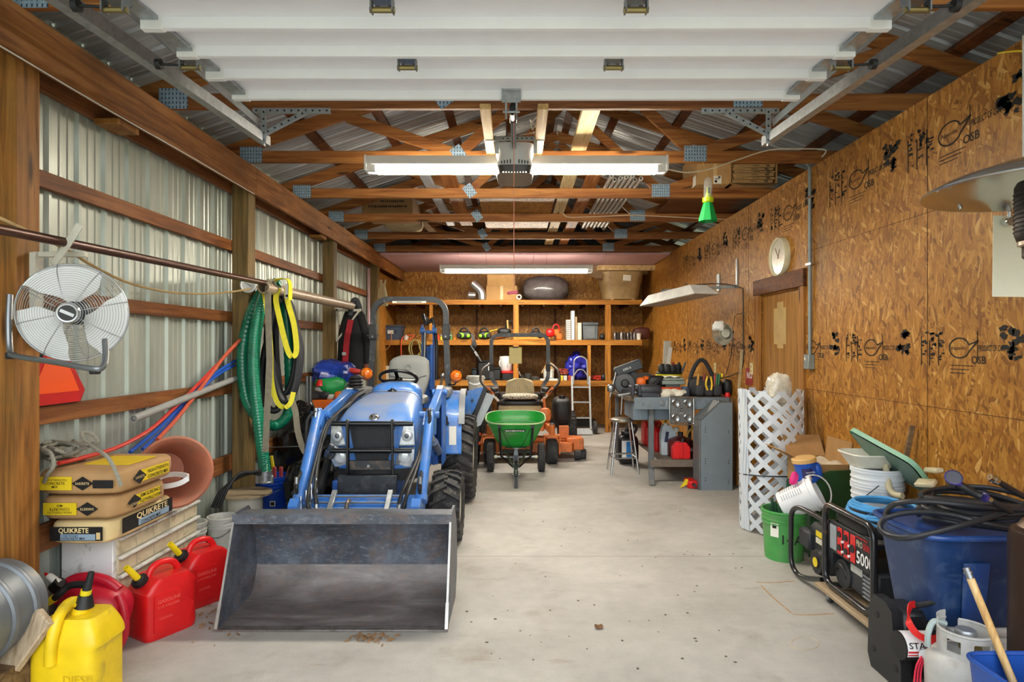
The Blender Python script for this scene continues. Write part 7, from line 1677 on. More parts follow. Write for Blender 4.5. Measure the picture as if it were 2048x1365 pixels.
# stool
sto = T('metal_stool', 'chrome-legged round metal stool beside the workbench', 'stool', V((1.36, 7.9, 0)))
sc = V((1.36, 7.9, .675))
N('seat', mat('#a8a296', .3, .7), sto).lathe([(0, .012), (.14, .01), (.16, 0), (.163, -.012), (.155, -.03), (.14, -.03)], sc, (0, 0, 1), 30)
for a in (45, 135, 225, 315):
    d = V((math.cos(R(a)), math.sin(R(a)), 0))
    N('leg', CHROME, sto).cyl(sc+d*.13+V((0, 0, -.02)), V((1.36, 7.9, 0))+d*.245, .012, n=10)
for z, r in ((.2, .215), (.26, .205)):
    k = V((1.36, 7.9, z)); q = r*.7071
    for a, b in (((-q, -q), (q, -q)), ((q, -q), (q, q)), ((q, q), (-q, q)), ((-q, q), (-q, -q)))[:2 if z > .22 else 4]:
        N('rung', CHROME, sto).cyl(k+V((*a, 0)), k+V((*b, 0)), .008, n=8)
# below the bench
bj = T('black_jug', 'black plastic jug with blue and white label on the floor under the bench', 'jug', V((1.52, 8.45, 0)))
N('body', mat('#191b1f', .4), bj).ell((1.52, 8.45, .2), (.14, .13, .2), 26, 14, .45).ell((1.52, 8.45, .42), (.09, .08, .05), 18, 8, .7)
N('label', INKW, bj).bx(1.42, 1.56, 8.316, 8.319, .1, .33); N('label_blue', mat('#1f7ac2', .5), bj).bx(1.48, 1.555, 8.313, 8.316, .11, .32)
N('handle', BLACK, bj).tube([(1.59, 8.4, .4), (1.63, 8.38, .5), (1.55, 8.38, .54), (1.49, 8.4, .46)], .018, 8, 4)
fuel_can('red plastic fuel can at the back of the bench shelf beside the white jug', (1.83, 7.95, .272), 100, RED, .85)['group'] = 'cans on the bench shelf'
fuel_can('red plastic fuel can at the rear end of the bench shelf', (1.83, 8.45, .272), 90, RED, .85)['group'] = 'cans on the bench shelf'
wj = T('oil_jug', 'white-grey plastic jug with dark label on the bench shelf', 'jug', V((1.88, 7.6, .272)))
wc = V((1.87, 7.62, .272))
N('body', mat('#c3ced6', .4), wj).prism([(-.09, 0), (.12, 0), (.12, .2), (.07, .28), (.02, .36), (-.07, .36), (-.1, .25)], wc+V((0, -.05, 0)), (1, 0, 0), (0, 0, 1), -.1)
N('cap', PAPER, wj).cyl(wc+V((.1, 0, .27)), wc+V((.1, 0, .33)), .032).cyl(wc+V((-.03, 0, .36)), wc+V((-.03, 0, .385)), .03)
N('label', mat('#2a3350', .5), wj).box(wc+V((-.03, -.053, .22)), (.04, .004, .13), .001, (0, 8, 0)).box(wc+V((.06, -.053, .15)), (.09, .004, .05), .001)
mc = T('metal_gas_can', 'round dark red metal gas can with white lettering on the bench shelf', 'gas can', V((2.0, 7.45, .287)))
mcc = V((1.99, 7.5, .272))
N('body', mat('#5f2226', .35, .4), mc).lathe([(0, 0), (.15, 0), (.155, .01), (.155, .16), (.14, .2), (.06, .235), (.03, .24), (0, .24)], mcc, (0, 0, 1), 30)
N('spout', mat('#c9a24a', .5), mc).tube([mcc+V((.07, 0, .22)), mcc+V((.09, 0, .28)), mcc+V((.14, -.02, .34)), mcc+V((.18, -.03, .37))], .013, 9, 5)
N('cap', BLACK, mc).cyl(mcc+V((0, 0, .23)), mcc+V((0, 0, .29)), .03)
N('lettering', INKW, mc).text('GAS', .05, mcc+V((.08, -.137, .08)), (1, .5, 0), (0, 0, 1)).text('OLINE', .03, mcc+V((-.14, -.115, .08)), (1, -.9, 0), (0, 0, 1))
sc2 = T('small_gas_can', 'small bright red gas can in front on the bench shelf', 'gas can', V((1.93, 7.27, .287)))
N('body', RED, sc2).prism([(-.1, 0), (.1, 0), (.1, .13), (.05, .19), (-.05, .19), (-.1, .13)], V((1.93, 7.225, .287)), (1, 0, 0), (0, 0, 1), -.09)
N('side_rib', RED, sc2).bx(1.9, 1.95, 7.215, 7.226, .3, .46, .004); N('cap', BLACK, sc2).cyl((1.95, 7.27, .475), (1.96, 7.27, .52), .025)
ft = T('hand_tool', 'red tool with yellow tip lying on the floor beside the grey bin unit', 'tool', V((1.95, 7.05, 0)))
N('body', RED, ft).bx(1.93, 2.04, 6.95, 7.15, .0, .085, .012); N('tip', YEL, ft).prism([(0, 0), (.09, .05), (.09, .1), (.06, .1)], (1.85, 7.0, .0), (1, 0, 0), (0, 0, 1), .02); N('knob', DGREY, ft).cyl((1.99, 6.94, .05), (1.99, 6.9, .05), .02)
pp_ = S('paper_scraps', PAPER, 'white paper scraps on the floor under the bench', 'paper', kind='stuff')
for u, v, L in ((1355, 962, .05), (1370, 957, .05), (1382, 962, .04), (1255, 936, .05), (1265, 938, .04), (1340, 966, .03)):
    q = fl(u, v); pp_.add([q+V((-L, 0, .003)), q+V((0, -L*.4, .004)), q+V((L, 0, .006)), q+V((0, L*.4, .003))], [(0, 1, 2, 3)])
# ---------------------------------------------------------------- lattice roll
LAT = mat('#ced4db', .4, var=.03)
lt = T('lattice_roll', 'white plastic garden lattice rolled up and standing against the OSB wall', 'lattice', V((2.25, 5.45, 0)))
lc = V((2.25, 5.45, .01))
def lattice(nm, r, h, n, ph, lean):
    for dirn in (1, -1):
        m = N(nm, LAT, lt)
        for k in range(n):
            hw_ = .028/r; N_ = 26
            def st_(q, s, dr):
                z = h*q; a = ph+2*PI*k/n+dirn*z/r+s*hw_
                return lc+V((math.cos(a)*(r+dr)+lean*z, math.sin(a)*(r+dr), z))
            o = 0 if dirn > 0 else .004
            vs = []
            for i in range(N_+1): vs += [st_(i/N_, -1, o), st_(i/N_, 1, o), st_(i/N_, 1, o+.004), st_(i/N_, -1, o+.004)]
            fs = []
            for i in range(N_):
                for j in range(4): fs.append((i*4+j, i*4+(j+1) % 4, i*4+4+(j+1) % 4, i*4+4+j))
            fs += [(0, 1, 2, 3), (N_*4, N_*4+1, N_*4+2, N_*4+3)]
            m.add(vs, fs)
lattice('lattice_slats', .262, 1.21, 11, .1, -.012)
for i in range(3):
    a = R(188+i*3.5)
    N('rolled_edge', LAT, lt).strap([lc+V((math.cos(a)*(.272-.006*i)-.012*z+.004*math.sin(z*9+i), math.sin(a)*.28-.01*i+.008*math.sin(z*14+i*2), z)) for z in [1.22*q/14 for q in range(15)]], .05, .004, (.15, -1, 0), 2)
N('tie_strap', BLACK, lt).tube([lc+V((.272*math.cos(R(a))-.006, .272*math.sin(R(a)), .47-.03*math.sin(R(a)))) for a in range(170, 345, 12)], .006, 6, 2)
pw = S('plastic_bundle', mat('#cfc9b8', .15, spec=.8, var=.2, scale=30.0), 'clear plastic wrapped bundle stuck in the top of the lattice roll', 'bundle'); pw.sharp = 25
pw.ell(V((2.31, 5.45, 1.22)), (.1, .09, .14), 24, 14, .7, None, .22, 15, 2)
# ---------------------------------------------------------------- buckets, cardboard, green bin
gb = bucket('green_bucket', 'green plastic bucket with white label and black scribble, full of green stakes', V((2.03, 4.7, 0)), .135, .157, .37, mat('#4a9a4c', .5, dirt=('#7a8a6a', .3, 6.0)), bail=False)
LB = V((2.03, 4.7, 0))
def onb(m, pts, z0, rr=.1505):   # small pieces wrapped on the bucket's side
    pass
aL = R(222); q = LB+V((math.cos(aL)*.151, math.sin(aL)*.151, .235)); ux = V((-math.sin(aL), math.cos(aL), 0))
N('paper_label', PAPER, gb).box(q, (.004, .062, .1), .001, (0, 0, 222-180))
N('label_print', INK, gb).box(q+V((-.003, -.003, .03)), (.002, .03, .03), 0, (0, 0, 42))
a2 = R(258); q2 = LB+V((math.cos(a2)*.148, math.sin(a2)*.148, .14)); ux2 = V((-math.sin(a2), math.cos(a2), 0))
N('marker_scribble', INK, gb).text('14A', .1, q2-ux2*.06, ux2, (0, 0, 1))
for i in range(9):
    a = i*2.4; r = .03+.012*i; p = LB+V((math.cos(a)*r*.8, math.sin(a)*r*.7, .1)); 
    S('green_stake', mat('#1c4a2e', .5), 'dark green stake standing in the green bucket', 'stake', 'green stakes in the bucket').cyl(p, LB+V((math.cos(a)*r*1.15-.02, math.sin(a)*r, .4+.012*(i % 4))), .011, n=8)
wbk = T('white_bucket', 'white printed bucket lying tilted in the green bucket', 'bucket', LB+V((.06, 0, .38)))
Mt = Matrix.Translation(V((2.0, 4.66, .40))) @ Matrix.Rotation(R(-28), 4, 'Z') @ Matrix.Rotation(R(62), 4, 'Y')
m = N('shell', mat('#e4e5e6', .4, var=.03), wbk).tf(Mt)
m.lathe([(0, .0), (.095, .0), (.1, .005), (.118, .22), (.126, .22), (.126, .235), (.118, .237), (.118, .255), (.128, .257), (.128, .275), (.118, .28), (.11, .28), (.1, .02), (0, .02)], (0, 0, 0), (0, 0, 1), 34)
pr_ = N('printed_text', mat('#9aa0a8', .6), wbk, kind='stuff').tf(Mt)
for i in range(9):
    z = .035+i*.018; r = .1+.018*z/.22+.002
    for a0 in (150, 185, 220):
        pr_.add([(math.cos(R(a0+da))*r, math.sin(R(a0+da))*r, z+dz_) for dz_ in (0, .006) for da in range(0, 27, 5)], [(j, j+1, j+7, j+6) for j in range(5)])
N('bail', WHITE, wbk).tf(Mt).tube([(.0+.13*math.cos(R(a))*1.0, .13*math.sin(R(a)), .25+.1*math.sin(R(a))) for a in range(0, 181, 15)], .006, 7)
N('pink_ribbon', mat('#e0247a', .5), wbk).ell(at(1588, 958, 4.58), (.03, .02, .045), 14, 9, .8, Matrix.Rotation(R(15), 3, 'Y'), .3, 30, 1)
bn = T('green_metal_bin', 'dark green sheet-metal bin with one rounded corner behind the green bucket', 'bin', V((2.28, 4.75, 0)))
yb_ = 4.7; pr = []
for u, v in ((1618, 1120), (1622, 985), (1628, 965), (1642, 950), (1660, 943), (1712, 941), (1712, 1120)): pr.append((at(u, v, yb_).x, max(0.0, at(u, v, yb_).z)))
N('front_panel', DGREEN, bn).prism(pr, (0, yb_, 0), (1, 0, 0), (0, 0, 1), -.015)
N('body', DGREEN, bn).bx(pr[0][0]+.02, pr[-1][0], 4.715, 5.15, .0, .5, .01)
ob = T('cardboard_box', 'open cardboard box with flaps on the dark green bin', 'box', V((2.36, 4.85, .5)))
x0, x1, y0, y1, z0, z1 = 2.25, 2.56, 4.76, 5.14, .502, .69
N('carton_body', CARD, ob).bx(x0, x1, y0, y1, z0, z0+.006).bx(x0, x0+.006, y0, y1, z0, z1).bx(x1-.006, x1, y0, y1, z0, z1).bx(x0, x1, y0, y0+.006, z0, z1).bx(x0, x1, y1-.006, y1, z0, z1)
def flap(a, b, d): return [V(a), V(b), V(b)+V(d), V(a)+V(d)]
def slab(m, q, t=.006):
    n_ = (q[1]-q[0]).cross(q[3]-q[0]).normalized()*t
    m.add(q+[p+n_ for p in q], [(0, 1, 2, 3), (4, 5, 6, 7), (0, 1, 5, 4), (1, 2, 6, 5), (2, 3, 7, 6), (3, 0, 4, 7)])
for d, a, b in (((-.19, -.02, .1), (x0, y0, z1), (x0, y1, z1)), ((0, .1, .16), (x0, y1, z1), (x1, y1, z1)), ((.02, 0, .17), (x1, y0, z1), (x1, y1, z1))):
    slab(N('flap', mat('#a47c4c', .8), ob), flap(a, b, d))
N('liner', mat('#cdbfa6', .6), ob).sheet(lambda a, b: V((2.29+.25*a, 4.78+.33*b, .675+.03*math.sin(a*9)*math.sin(b*7))), 10, 10, .003, (0, 0, 1))
cn = T('coffee_canister', 'bright blue plastic canister with tan lid on the open cardboard box', 'canister', V((2.21, 4.7, .57)))
kM = Matrix.Translation(V((2.21, 4.7, .575))) @ Matrix.Rotation(R(-10), 4, 'Y')
N('body', mat('#1d57b8', .35), cn).tf(kM).lathe([(0, 0), (.07, 0), (.078, .01), (.078, .03), (.074, .05), (.074, .12), (.08, .14), (.08, .15), (0, .15)], (0, 0, 0), (0, 0, 1), 30)
N('grip', mat('#1d57b8', .35), cn).tf(kM).ell((.08, -.01, .07), (.03, .045, .065), 14, 9, .7)
N('lid', mat('#d2a868', .5), cn).tf(kM).lathe([(0, .185), (.082, .185), (.088, .18), (.088, .152), (0, .15)], (0, 0, 0), (0, 0, 1), 30)
N('label', mat('#23235c', .5), cn).tf(kM).lathe([(.0755, .045), (.0755, .115)], (0, 0, 0), (0, 0, 1), 8, (R(225), R(285)))
N('lettering', INKW, cn).tf(kM).text('MAXWELL', .015, (-.035, -.078, .08), (1, -.12, 0), (0, 0, 1)).text('HOUSE', .015, (-.025, -.0785, .062), (1, -.12, 0), (0, 0, 1))
# ---------------------------------------------------------------- white bucket stack, tub, green lid
cr = S('crate', mat('#6a5a48', .7), 'brown crate hidden under the white bucket stack', 'crate').bx(2.25, 2.56, 3.97, 4.28, 0, .31, .006)
ws = bucket('white_bucket', 'lower white bucket of the stack with yellow and blue warning stickers', V((2.4, 4.12, .312)), .132, .155, .38, mat('#dfe2e4', .45, var=.03), bail=False)
wc_ = V((2.4, 4.12, .312))
def sticker(nm, mt, ang, z0, z1, da, r, par): N(nm, mt, par).lathe([(r+(z0)*.065, z0), (r+z1*.065, z1)], wc_, (0, 0, 1), 6, (R(ang), R(ang+da)))
sticker('yellow_sticker', mat('#d8d23a', .5), 214, .1, .24, 28, .1365, ws)
sticker('blue_sticker', mat('#2a4a8a', .5), 252, .1, .24, 36, .1365, ws)
sticker('white_panel', INKW, 255, .105, .205, 30, .1378, ws)
aS = R(268); uxs = V((-math.sin(aS), math.cos(aS), 0)); qs = wc_+V((math.cos(aS)*.1535, math.sin(aS)*.1535, .0))
N('lettering', INKW, ws).text('WARNING', .022, qs-uxs*.03+V((0, 0, .214)), uxs, (0, 0, 1), off=.01, wide=.065)
rg_ = N('prohibition_mark', INKR, ws); rg_.torus(qs+uxs*.002+V((0, 0, .155)), .036, .003, V((math.cos(aS), math.sin(aS), 0)), 24, 5)
rg_.beam(qs+uxs*-.022+V((0, 0, .18)), qs+uxs*.026+V((0, 0, .13)), .005, .003)
N('lettering', INKR, ws).text('IA', .07, wc_+V((math.cos(R(228))*.152, math.sin(R(228))*.152, .115))-V((-math.sin(R(228)), math.cos(R(228)), 0))*.03, (-math.sin(R(228)), math.cos(R(228)), 0), (0, 0, 1), off=.015)
bucket('white_bucket', 'upper white bucket nested in the stickered one', V((2.4, 4.12, .42)), .134, .157, .38, mat('#dfe2e4', .45, var=.03), bail=False)
tr = T('white_tub', 'shallow white tub sitting on the white bucket stack', 'tub', V((2.3, 4.15, .83)))
def trf(a, b, i=0):
    th = 2*PI*a; e = .45; return V((2.36+math.copysign(abs(math.cos(th))**e, math.cos(th))*(.11+.05*b-i), 4.14+math.copysign(abs(math.sin(th))**e, math.sin(th))*(.1+.05*b-i), .802+.085*b+i))
m = N('shell', mat('#dcd8c8', .45), tr); m.grid(trf, 32, 6, True); m.grid(lambda a, b: trf(a, b, .006), 32, 6, True); m.add([trf(i/32, 0) for i in range(32)], [list(range(32))]); m.tube([trf(i/32, 1) for i in range(32)], .007, 6, 1, True)
gl = T('plastic_table', 'green plastic tabletop with beige legs propped on the white bucket stack', 'table', at(1800, 985, 3.8))
A_, B_, C_, D_ = at(1716, 874, 4.2), at(1898, 972, 3.62), at(1845, 985, 3.75), at(1738, 905, 4.42)
A_ = V((2.28, 4.12, 1.0)); B_ = V((2.46, 3.58, .8)); D_ = V((2.47, 4.42, .82)); C_ = V((2.48, 3.88, .74))
ctr = (A_+B_+C_+D_)/4; ux = ((B_-A_)+(C_-D_)).normalized(); nn = ux.cross((D_-A_)).normalized(); uy = nn.cross(ux).normalized()
hx = ((B_-A_).length+(C_-D_).length)/4; hy = .19
if nn.z < 0: nn = -nn
pts = []
for sx, sy, a0 in ((1, 1, 0), (-1, 1, 90), (-1, -1, 180), (1, -1, 270)):
    for k in range(5):
        a = R(a0+k*22.5); pts.append((sx*(hx-.06)+.06*math.cos(a), sy*(hy-.06)+.06*math.sin(a)))
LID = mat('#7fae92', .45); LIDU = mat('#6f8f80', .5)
m = N('tabletop', LID, gl); f_ = [ctr+ux*a+uy*b for a, b in pts]; n_ = len(pts)
m.add(f_+[p+nn*.03 for p in f_], [(i, (i+1) % n_, n_+(i+1) % n_, n_+i) for i in range(n_)]+[list(range(n_, 2*n_))])
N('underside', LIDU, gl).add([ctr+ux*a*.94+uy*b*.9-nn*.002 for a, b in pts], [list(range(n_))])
BEI = mat('#cdbf9a', .5)
N('leg', BEI, gl).tube([at(1770, 925, 4.05), at(1774, 950, 4.0), at(1779, 978, 3.95), at(1790, 990, 3.9), at(1805, 993, 3.85)], .02, 10, 5)
N('leg', BEI, gl).beam(at(1832, 966, 3.7), at(1872, 968, 3.62), .08, .03, (0, -.4, 1), .008)
N('leg', BEI, gl).beam(at(1855, 940, 3.7), at(1880, 942, 3.6), .06, .03, (0, -.4, 1), .008)
S('thin_rod', BLACK, 'thin black twig lying across the stickers of the white bucket', 'twig').cyl(at(1722, 1000, 3.9), at(1758, 972, 3.9), .003, n=6)
# ---------------------------------------------------------------- generator on a dolly
dl = T('plywood_dolly', 'plywood dolly on casters under the generator', 'dolly', V((2.2, 3.65, 0)))
N('board', wood('#8a7458', '#a89274', '#b9a588', 'Y'), dl).bx(1.9, 2.5, 3.3, 3.95, .075, .1, .003)
for x in (1.96, 2.44):
    for y in (3.38, 3.87):
        cst = N('caster_plate', GALV, dl).bx(x-.035, x+.035, y-.035, y+.035, .06, .075); N('caster_wheel', DGREY, cst).cyl((x-.012, y, .03), (x+.012, y, .03), .03, n=16); N('caster_fork', GALV, cst).bx(x-.018, x-.013, y-.015, y+.015, .02, .062).bx(x+.013, x+.018, y-.015, y+.015, .02, .062)
ge = T('generator', 'black portable generator with red outlet panel in a tubular frame', 'generator', V((2.2, 3.65, .1)))
FRM = mat('#1b1c1f', .3, coat=.3, dirt=('#7a5a44', .15, 8.0))
def uframe(x):
    zb, zt_ = .125, .615; y0, y1 = 3.37, 3.9; r = .07
    pts = []
    for cx_, cz, a0 in ((y1-r, zt_-r, 0), (y0+r, zt_-r, 90), (y0+r, zb+r, 180), (y1-r, zb+r, 270)):
        for k in range(6): a = R(a0+k*18); pts.append(V((x, cx_+r*math.cos(a), cz+r*math.sin(a))))
    N('frame_loop', FRM, ge).tube(pts, .019, 10, 1, True)
uframe(1.945); uframe(2.47)
for y, z in ((3.39, .5), (3.88, .5), (3.45, .125), (3.82, .125)): N('frame_bar', FRM, ge).cyl((1.945, y, z), (2.47, y, z), .015, n=10)
N('carry_handle', FRM, ge).tube([(1.945, 3.9, .5), (1.935, 4.12, .505), (1.93, 4.26, .49), (1.925, 4.33, .43), (1.925, 4.34, .3), (1.925, 4.34, .12), (1.93, 4.3, .05), (1.94, 4.2, .035), (1.95, 3.95, .11)], .017, 10, 5)
tk = N('fuel_tank', BLACK, ge); tk.ell((2.2, 3.66, .555), (.24, .24, .05), 28, 10, .5)
N('tank_cap', BLACK, tk).cyl((2.18, 3.6, .6), (2.18, 3.6, .64), .045, n=20)
pn = N('control_panel', mat('#1f2124', .5), ge).bx(1.955, 1.975, 3.43, 3.86, .33, .525, .004)
xp = 1.9545
N('spec_plate', mat('#8f969c', .5), pn).bx(xp-.002, xp, 3.78, 3.855, .35, .5)
for i, y in enumerate((3.74, 3.665, 3.595)):
    rp_ = N('red_outlet_plate', RED, pn).bx(xp-.004, xp, y-.026, y+.026, .345, .505, .002)
    for z in ((.385, .465) if i < 2 else (.425,)): N('socket', BLACK, rp_).cyl((xp-.004, y, z), (xp-.009, y, z), .019 if i < 2 else .024, n=18)
    if i < 2:
        for z in (.37, .43): N('breaker_button', WHITE, pn).cyl((xp, y-.038, z), (xp-.012, y-.038, z), .008, n=10)
D = (0, -1, 0); UZ = (0, 0, 1)
N('lettering', mat('#c9bfa0', .5), pn).text('PRO', .05, (xp-.001, 3.56, .455), D, UZ, off=.015, wide=.062)
N('lettering', INKR, pn).text('SERIES', .05, (xp-.001, 3.49, .455), D, UZ, off=.015, wide=.1).marks((xp-.001, 3.56, .502), D, UZ, .12, .014, 9)
N('lettering', INKW, pn).text('5000', .1, (xp-.001, 3.56, .36), D, UZ, off=.015, wide=.165)
al = N('alternator', mat('#2b2d31', .5), ge); al.bx(1.99, 2.3, 3.42, 3.7, .15, .34, .02)
N('cooling_fins', mat('#3a3d42', .45), al).bx(1.985, 1.992, 3.43, 3.52, .17, .3)
for i in range(6): N('fin', mat('#8b8f94', .4), al).bx(1.978, 1.99, 3.42, 3.54, .17+i*.024, .177+i*.024)
N('spec_label', mat('#b9b9b2', .6), al).bx(1.986, 1.9895, 3.56, 3.68, .27, .325)
eng = N('engine', DGREY, ge); eng.bx(1.98, 2.18, 3.93, 4.2, .13, .42, .03).cyl((1.98, 3.76, .22), (2.3, 3.76, .22), .085, n=24)
N('recoil_starter', BLACK, eng).cyl((1.98, 4.02, .2), (1.945, 4.02, .2), .09, .075, n=24).cyl((1.945, 4.02, .2), (1.94, 4.02, .2), .04, n=18)
N('starter_label', YEL, eng).cyl((1.94, 4.02, .2), (1.937, 4.02, .2), .03, n=18)
N('air_filter', mat('#26282c', .5), eng).bx(1.945, 2.0, 4.12, 4.27, .24, .36, .012)
N('engine_labels', mat('#d8d4c0', .5), eng).bx(1.973, 1.979, 3.98, 4.08, .31, .345); N('caution_label', YEL, eng).bx(1.973, 1.979, 3.98, 4.08, .355, .39)
for y in (3.72, 3.75, 3.78): N('cable', BLACK, eng).torus((1.985, 3.78, .21), .045+.3*(y-3.72), .008, (1, 0, .2), 20, 6)
N('terminal', STEEL, al).cyl((1.985, 3.44, .15), (1.95, 3.43, .14), .018)
bc = S('blue_extension_cord', mat('#4f9fd8', .45), 'light blue extension cord coiled on top of the generator', 'cord')
pts = []
for k in range(5):
    for j in range(12):
        a = 2*PI*j/12+.2*k; pts.append(V((2.15+(.2-.012*k)*math.cos(a)+.01*math.sin(3*a+k), 3.62+(.2-.01*k)*math.sin(a), .645+.009*k+(.0 if math.cos(a) > -.5 else -.02*(k < 2)))))
pts += [V((1.99, 3.52, .63)), V((2.0, 3.42, .6)), V((2.15, 3.34, .58))]
bc.tube(pts, .0095, 8, 3)
# ---------------------------------------------------------------- blue tote, cooler, hose
wcool = T('white_cooler', 'white plastic cooler under the blue tote', 'cooler', V((2.22, 3.03, 0)))
N('body', mat('#dfe2e2', .4), wcool).bx(2.02, 2.5, 2.84, 3.2, 0, .26, .02); N('lid', mat('#e6e8e8', .4), wcool).bx(2.01, 2.51, 2.83, 3.21, .262, .305, .015)
tt = T('blue_tote', 'big dark blue storage tote on top of the white cooler at the right', 'tote', V((2.2, 3.03, .31)))
def ttf(a, b, i=0):
    th = 2*PI*a; e = .28; w_ = .27+.06*b-i; d_ = .185+.045*b-i
    if b > .93: w_ += .012; d_ += .012
    return V((2.2+math.copysign(abs(math.cos(th))**e, math.cos(th))*w_, 3.03+math.copysign(abs(math.sin(th))**e, math.sin(th))*d_, .312+.42*b+i))
TOTE2 = mat('#19345f', .4, dirt=('#4a5f80', .2, 7.0))
m = N('tub', TOTE2, tt); m.grid(ttf, 56, 14, True); m.add([ttf(i/56, 0) for i in range(56)], [list(range(56))]); m.grid(lambda a, b: ttf(a, b, .006), 56, 14, True)
N('lid', TOTEB, tt).tube([ttf(i/56, 1) for i in range(56)], .014, 8, 1, True)
N('lid_panel', DBLUE, tt).add([ttf(i/56, .985, .0) for i in range(56)], [list(range(56))])
for x in (-.12, .18): N('moulded_rib', TOTEB, tt).prism([(-.05, .02), (.05, .02), (.06, .3), (-.06, .3)], (2.2+x, 2.83-.0, .32), (1, 0, 0), (0, -.1, 1), .006)
N('tape_patch', mat('#5a708c', .3, var=.3, scale=25.0), tt).bx(2.26, 2.4, 2.794, 2.797, .62, .665)
N('handle', TOTEB, tt).box((1.885, 3.03, .7), (.04, .2, .045), .012)
bh = T('garden_hose', 'black garden hose coiled in big loops on the blue tote', 'hose', V((2.25, 3.0, .74)))
HB = mat('#26272b', .38, var=.12)
pts = []
rr = random.Random(3)
for k in range(7):
    for j in range(14):
        a = 2*PI*j/14+PI; rx = .27+.035*math.sin(k*2.3)-.01*k; ry = .2+.02*math.sin(k*1.7)
        pts.append(V((2.26+.02*math.sin(k*1.9)+rx*math.cos(a), 3.02+ry*math.sin(a), .765+.017*k+.012*math.sin(a*2+k))))
N('coil', HB, bh).tube(pts, .0125, 9, 4)
N('loose_loop', HB, bh).tube([at(2060, 1010, 2.82), at(1980, 1035, 2.8), at(1900, 1058, 2.8), at(1820, 1076, 2.85), at(1778, 1072, 2.95), at(1760, 1055, 3.02), at(1775, 1035, 3.05), at(1830, 1025, 3.0), at(1900, 1030, 2.9), at(1960, 1045, 2.82), at(2015, 1055, 2.8), at(2050, 1060, 2.8)], .0135, 9, 6)
N('loose_loop', HB, bh).tube([at(2060, 1020, 2.8), at(1950, 1012, 2.8), at(1860, 1003, 2.86), at(1800, 1006, 2.95), at(1780, 1015, 3.02), at(1772, 1030, 3.1)], .0135, 9, 6)
nz = T('hose_nozzle', 'black and purple garden hose spray nozzle lying on the coiled hose', 'nozzle', at(1920, 985, 2.85))
a_, b_ = at(1904, 960, 2.8), at(1965, 990, 2.78); d = (b_-a_).normalized()
N('grip', BLACK, nz).tube([at(1915, 968, 2.8), at(1930, 977, 2.79), at(1950, 988, 2.78), at(1962, 993, 2.77)], .018, 12, 5)
N('spray_head', mat('#4a4a55', .4), nz).lathe([(0, .03), (.03, .03), (.034, .022), (.03, .0), (.015, -.03), (.012, -.04)], at(1905, 960, 2.8), V((-.35, -.75, .55)), 22)
N('purple_ring', mat('#38306e', .4), nz).lathe([(.034, .022), (.036, .026), (.034, .031), (.031, .032)], at(1905, 960, 2.8), V((-.35, -.75, .55)), 22)
N('trigger', mat('#40388a', .4), nz).box(at(1917, 968, 2.778), (.03, .012, .02), .005)
N('collar', mat('#38306e', .4), nz).cyl(at(1966, 994, 2.77), at(1972, 997, 2.77), .02, n=14)
N('swivel', CHROME, nz).cyl(at(1972, 997, 2.77), at(1982, 1001, 2.77), .013, n=12); N('hose_tail', HB, nz).tube([at(1982, 1001, 2.77), at(2000, 1012, 2.77), at(2022, 1025, 2.8)], .012, 9, 4)
he = T('hose_end', 'hose end with silver screw coupling standing up right of the spray nozzle', 'hose', at(2040, 990, 2.75))
N('hose', HB, he).tube([at(1992, 961, 2.75), at(2015, 975, 2.78), at(2045, 992, 2.82), at(2070, 1005, 2.86)], .0135, 9, 5)
N('coupling', CHROME, he).lathe([(.0, .0), (.012, 0), (.018, .0), (.019, .02), (.016, .022), (.016, .04), (.0, .04)], at(1995, 963, 2.75), (at(1980, 955, 2.75)-at(1995, 963, 2.75)), 18)
N('washer', mat('#8a6a3a', .4, .6), he).torus(at(1980.5, 955.2, 2.748), .01, .004, (at(1980, 955, 2.75)-at(1995, 963, 2.75)), 16, 6)
# ---------------------------------------------------------------- compressor, propane tank, bin with broom
ac = T('air_compressor', 'black portable compressor with silver sticker and red wires on the floor', 'compressor', V((1.9, 2.95, 0)))
CASE = mat('#1d1e21', .42, var=.15)
yA = 2.8
prf = [(3.1, 0.0), (2.88, 0.0), (2.86, .05), (2.86, .13), (2.92, .25), (2.93, .34), (2.98, .37), (3.08, .37), (3.12, .3), (3.13, .06)]
N('case', CASE, ac).prism(prf, (1.775, 0, 0), (0, 1, 0), (0, 0, 1), .05)
N('case', CASE, ac).bx(1.82, 1.98, 2.92, 3.1, .02, .345, .02)
for y, z in ((2.9, .09), (3.05, .28), (3.08, .1)): N('screw_recess', BLACK, ac).cyl((1.7745, y, z), (1.773, y, z), .016, n=14)
N('motor', BLACK, ac).cyl((1.745, 2.83, .235), (1.95, 2.83, .235), .062, n=24)
N('label', mat('#e6e4e4', .35), ac).lathe([(.0632, 0), (.0632, .13)], (1.75, 2.83, .235), (1, 0, 0), 12, (R(-100), R(25)))
N('lettering', INK, ac).text('STAR', .036, (1.756, 2.7655, .248), (1, 0, 0), (0, .35, .93), off=.012, wide=.1)
N('label_stripes', INKR, ac).bx(1.752, 1.878, 2.766, 2.769, .228, .236).bx(1.752, 1.878, 2.767, 2.77, .216, .22)
N('red_strap', mat('#d81f1c', .5), ac).strap([(1.88, 2.92, .385), (1.83, 2.88, .39), (1.785, 2.82, .35), (1.79, 2.77, .315), (1.83, 2.75, .3), (1.9, 2.77, .3)], .03, .004, (.4, .6, .7), 6)
N('ring', CHROME, ac).torus((1.92, 2.78, .3), .028, .004, (.3, 1, .3), 20, 6)
N('flashlight', BLACKG, ac).cyl((1.81, 2.725, .235), (1.87, 2.765, .245), .03, n=18); N('flashlight_lens', mat('#c9ccd0', .1), ac).cyl((1.81, 2.725, .235), (1.8, 2.718, .234), .032, .032, n=20)
WR = mat('#d02a44', .4)
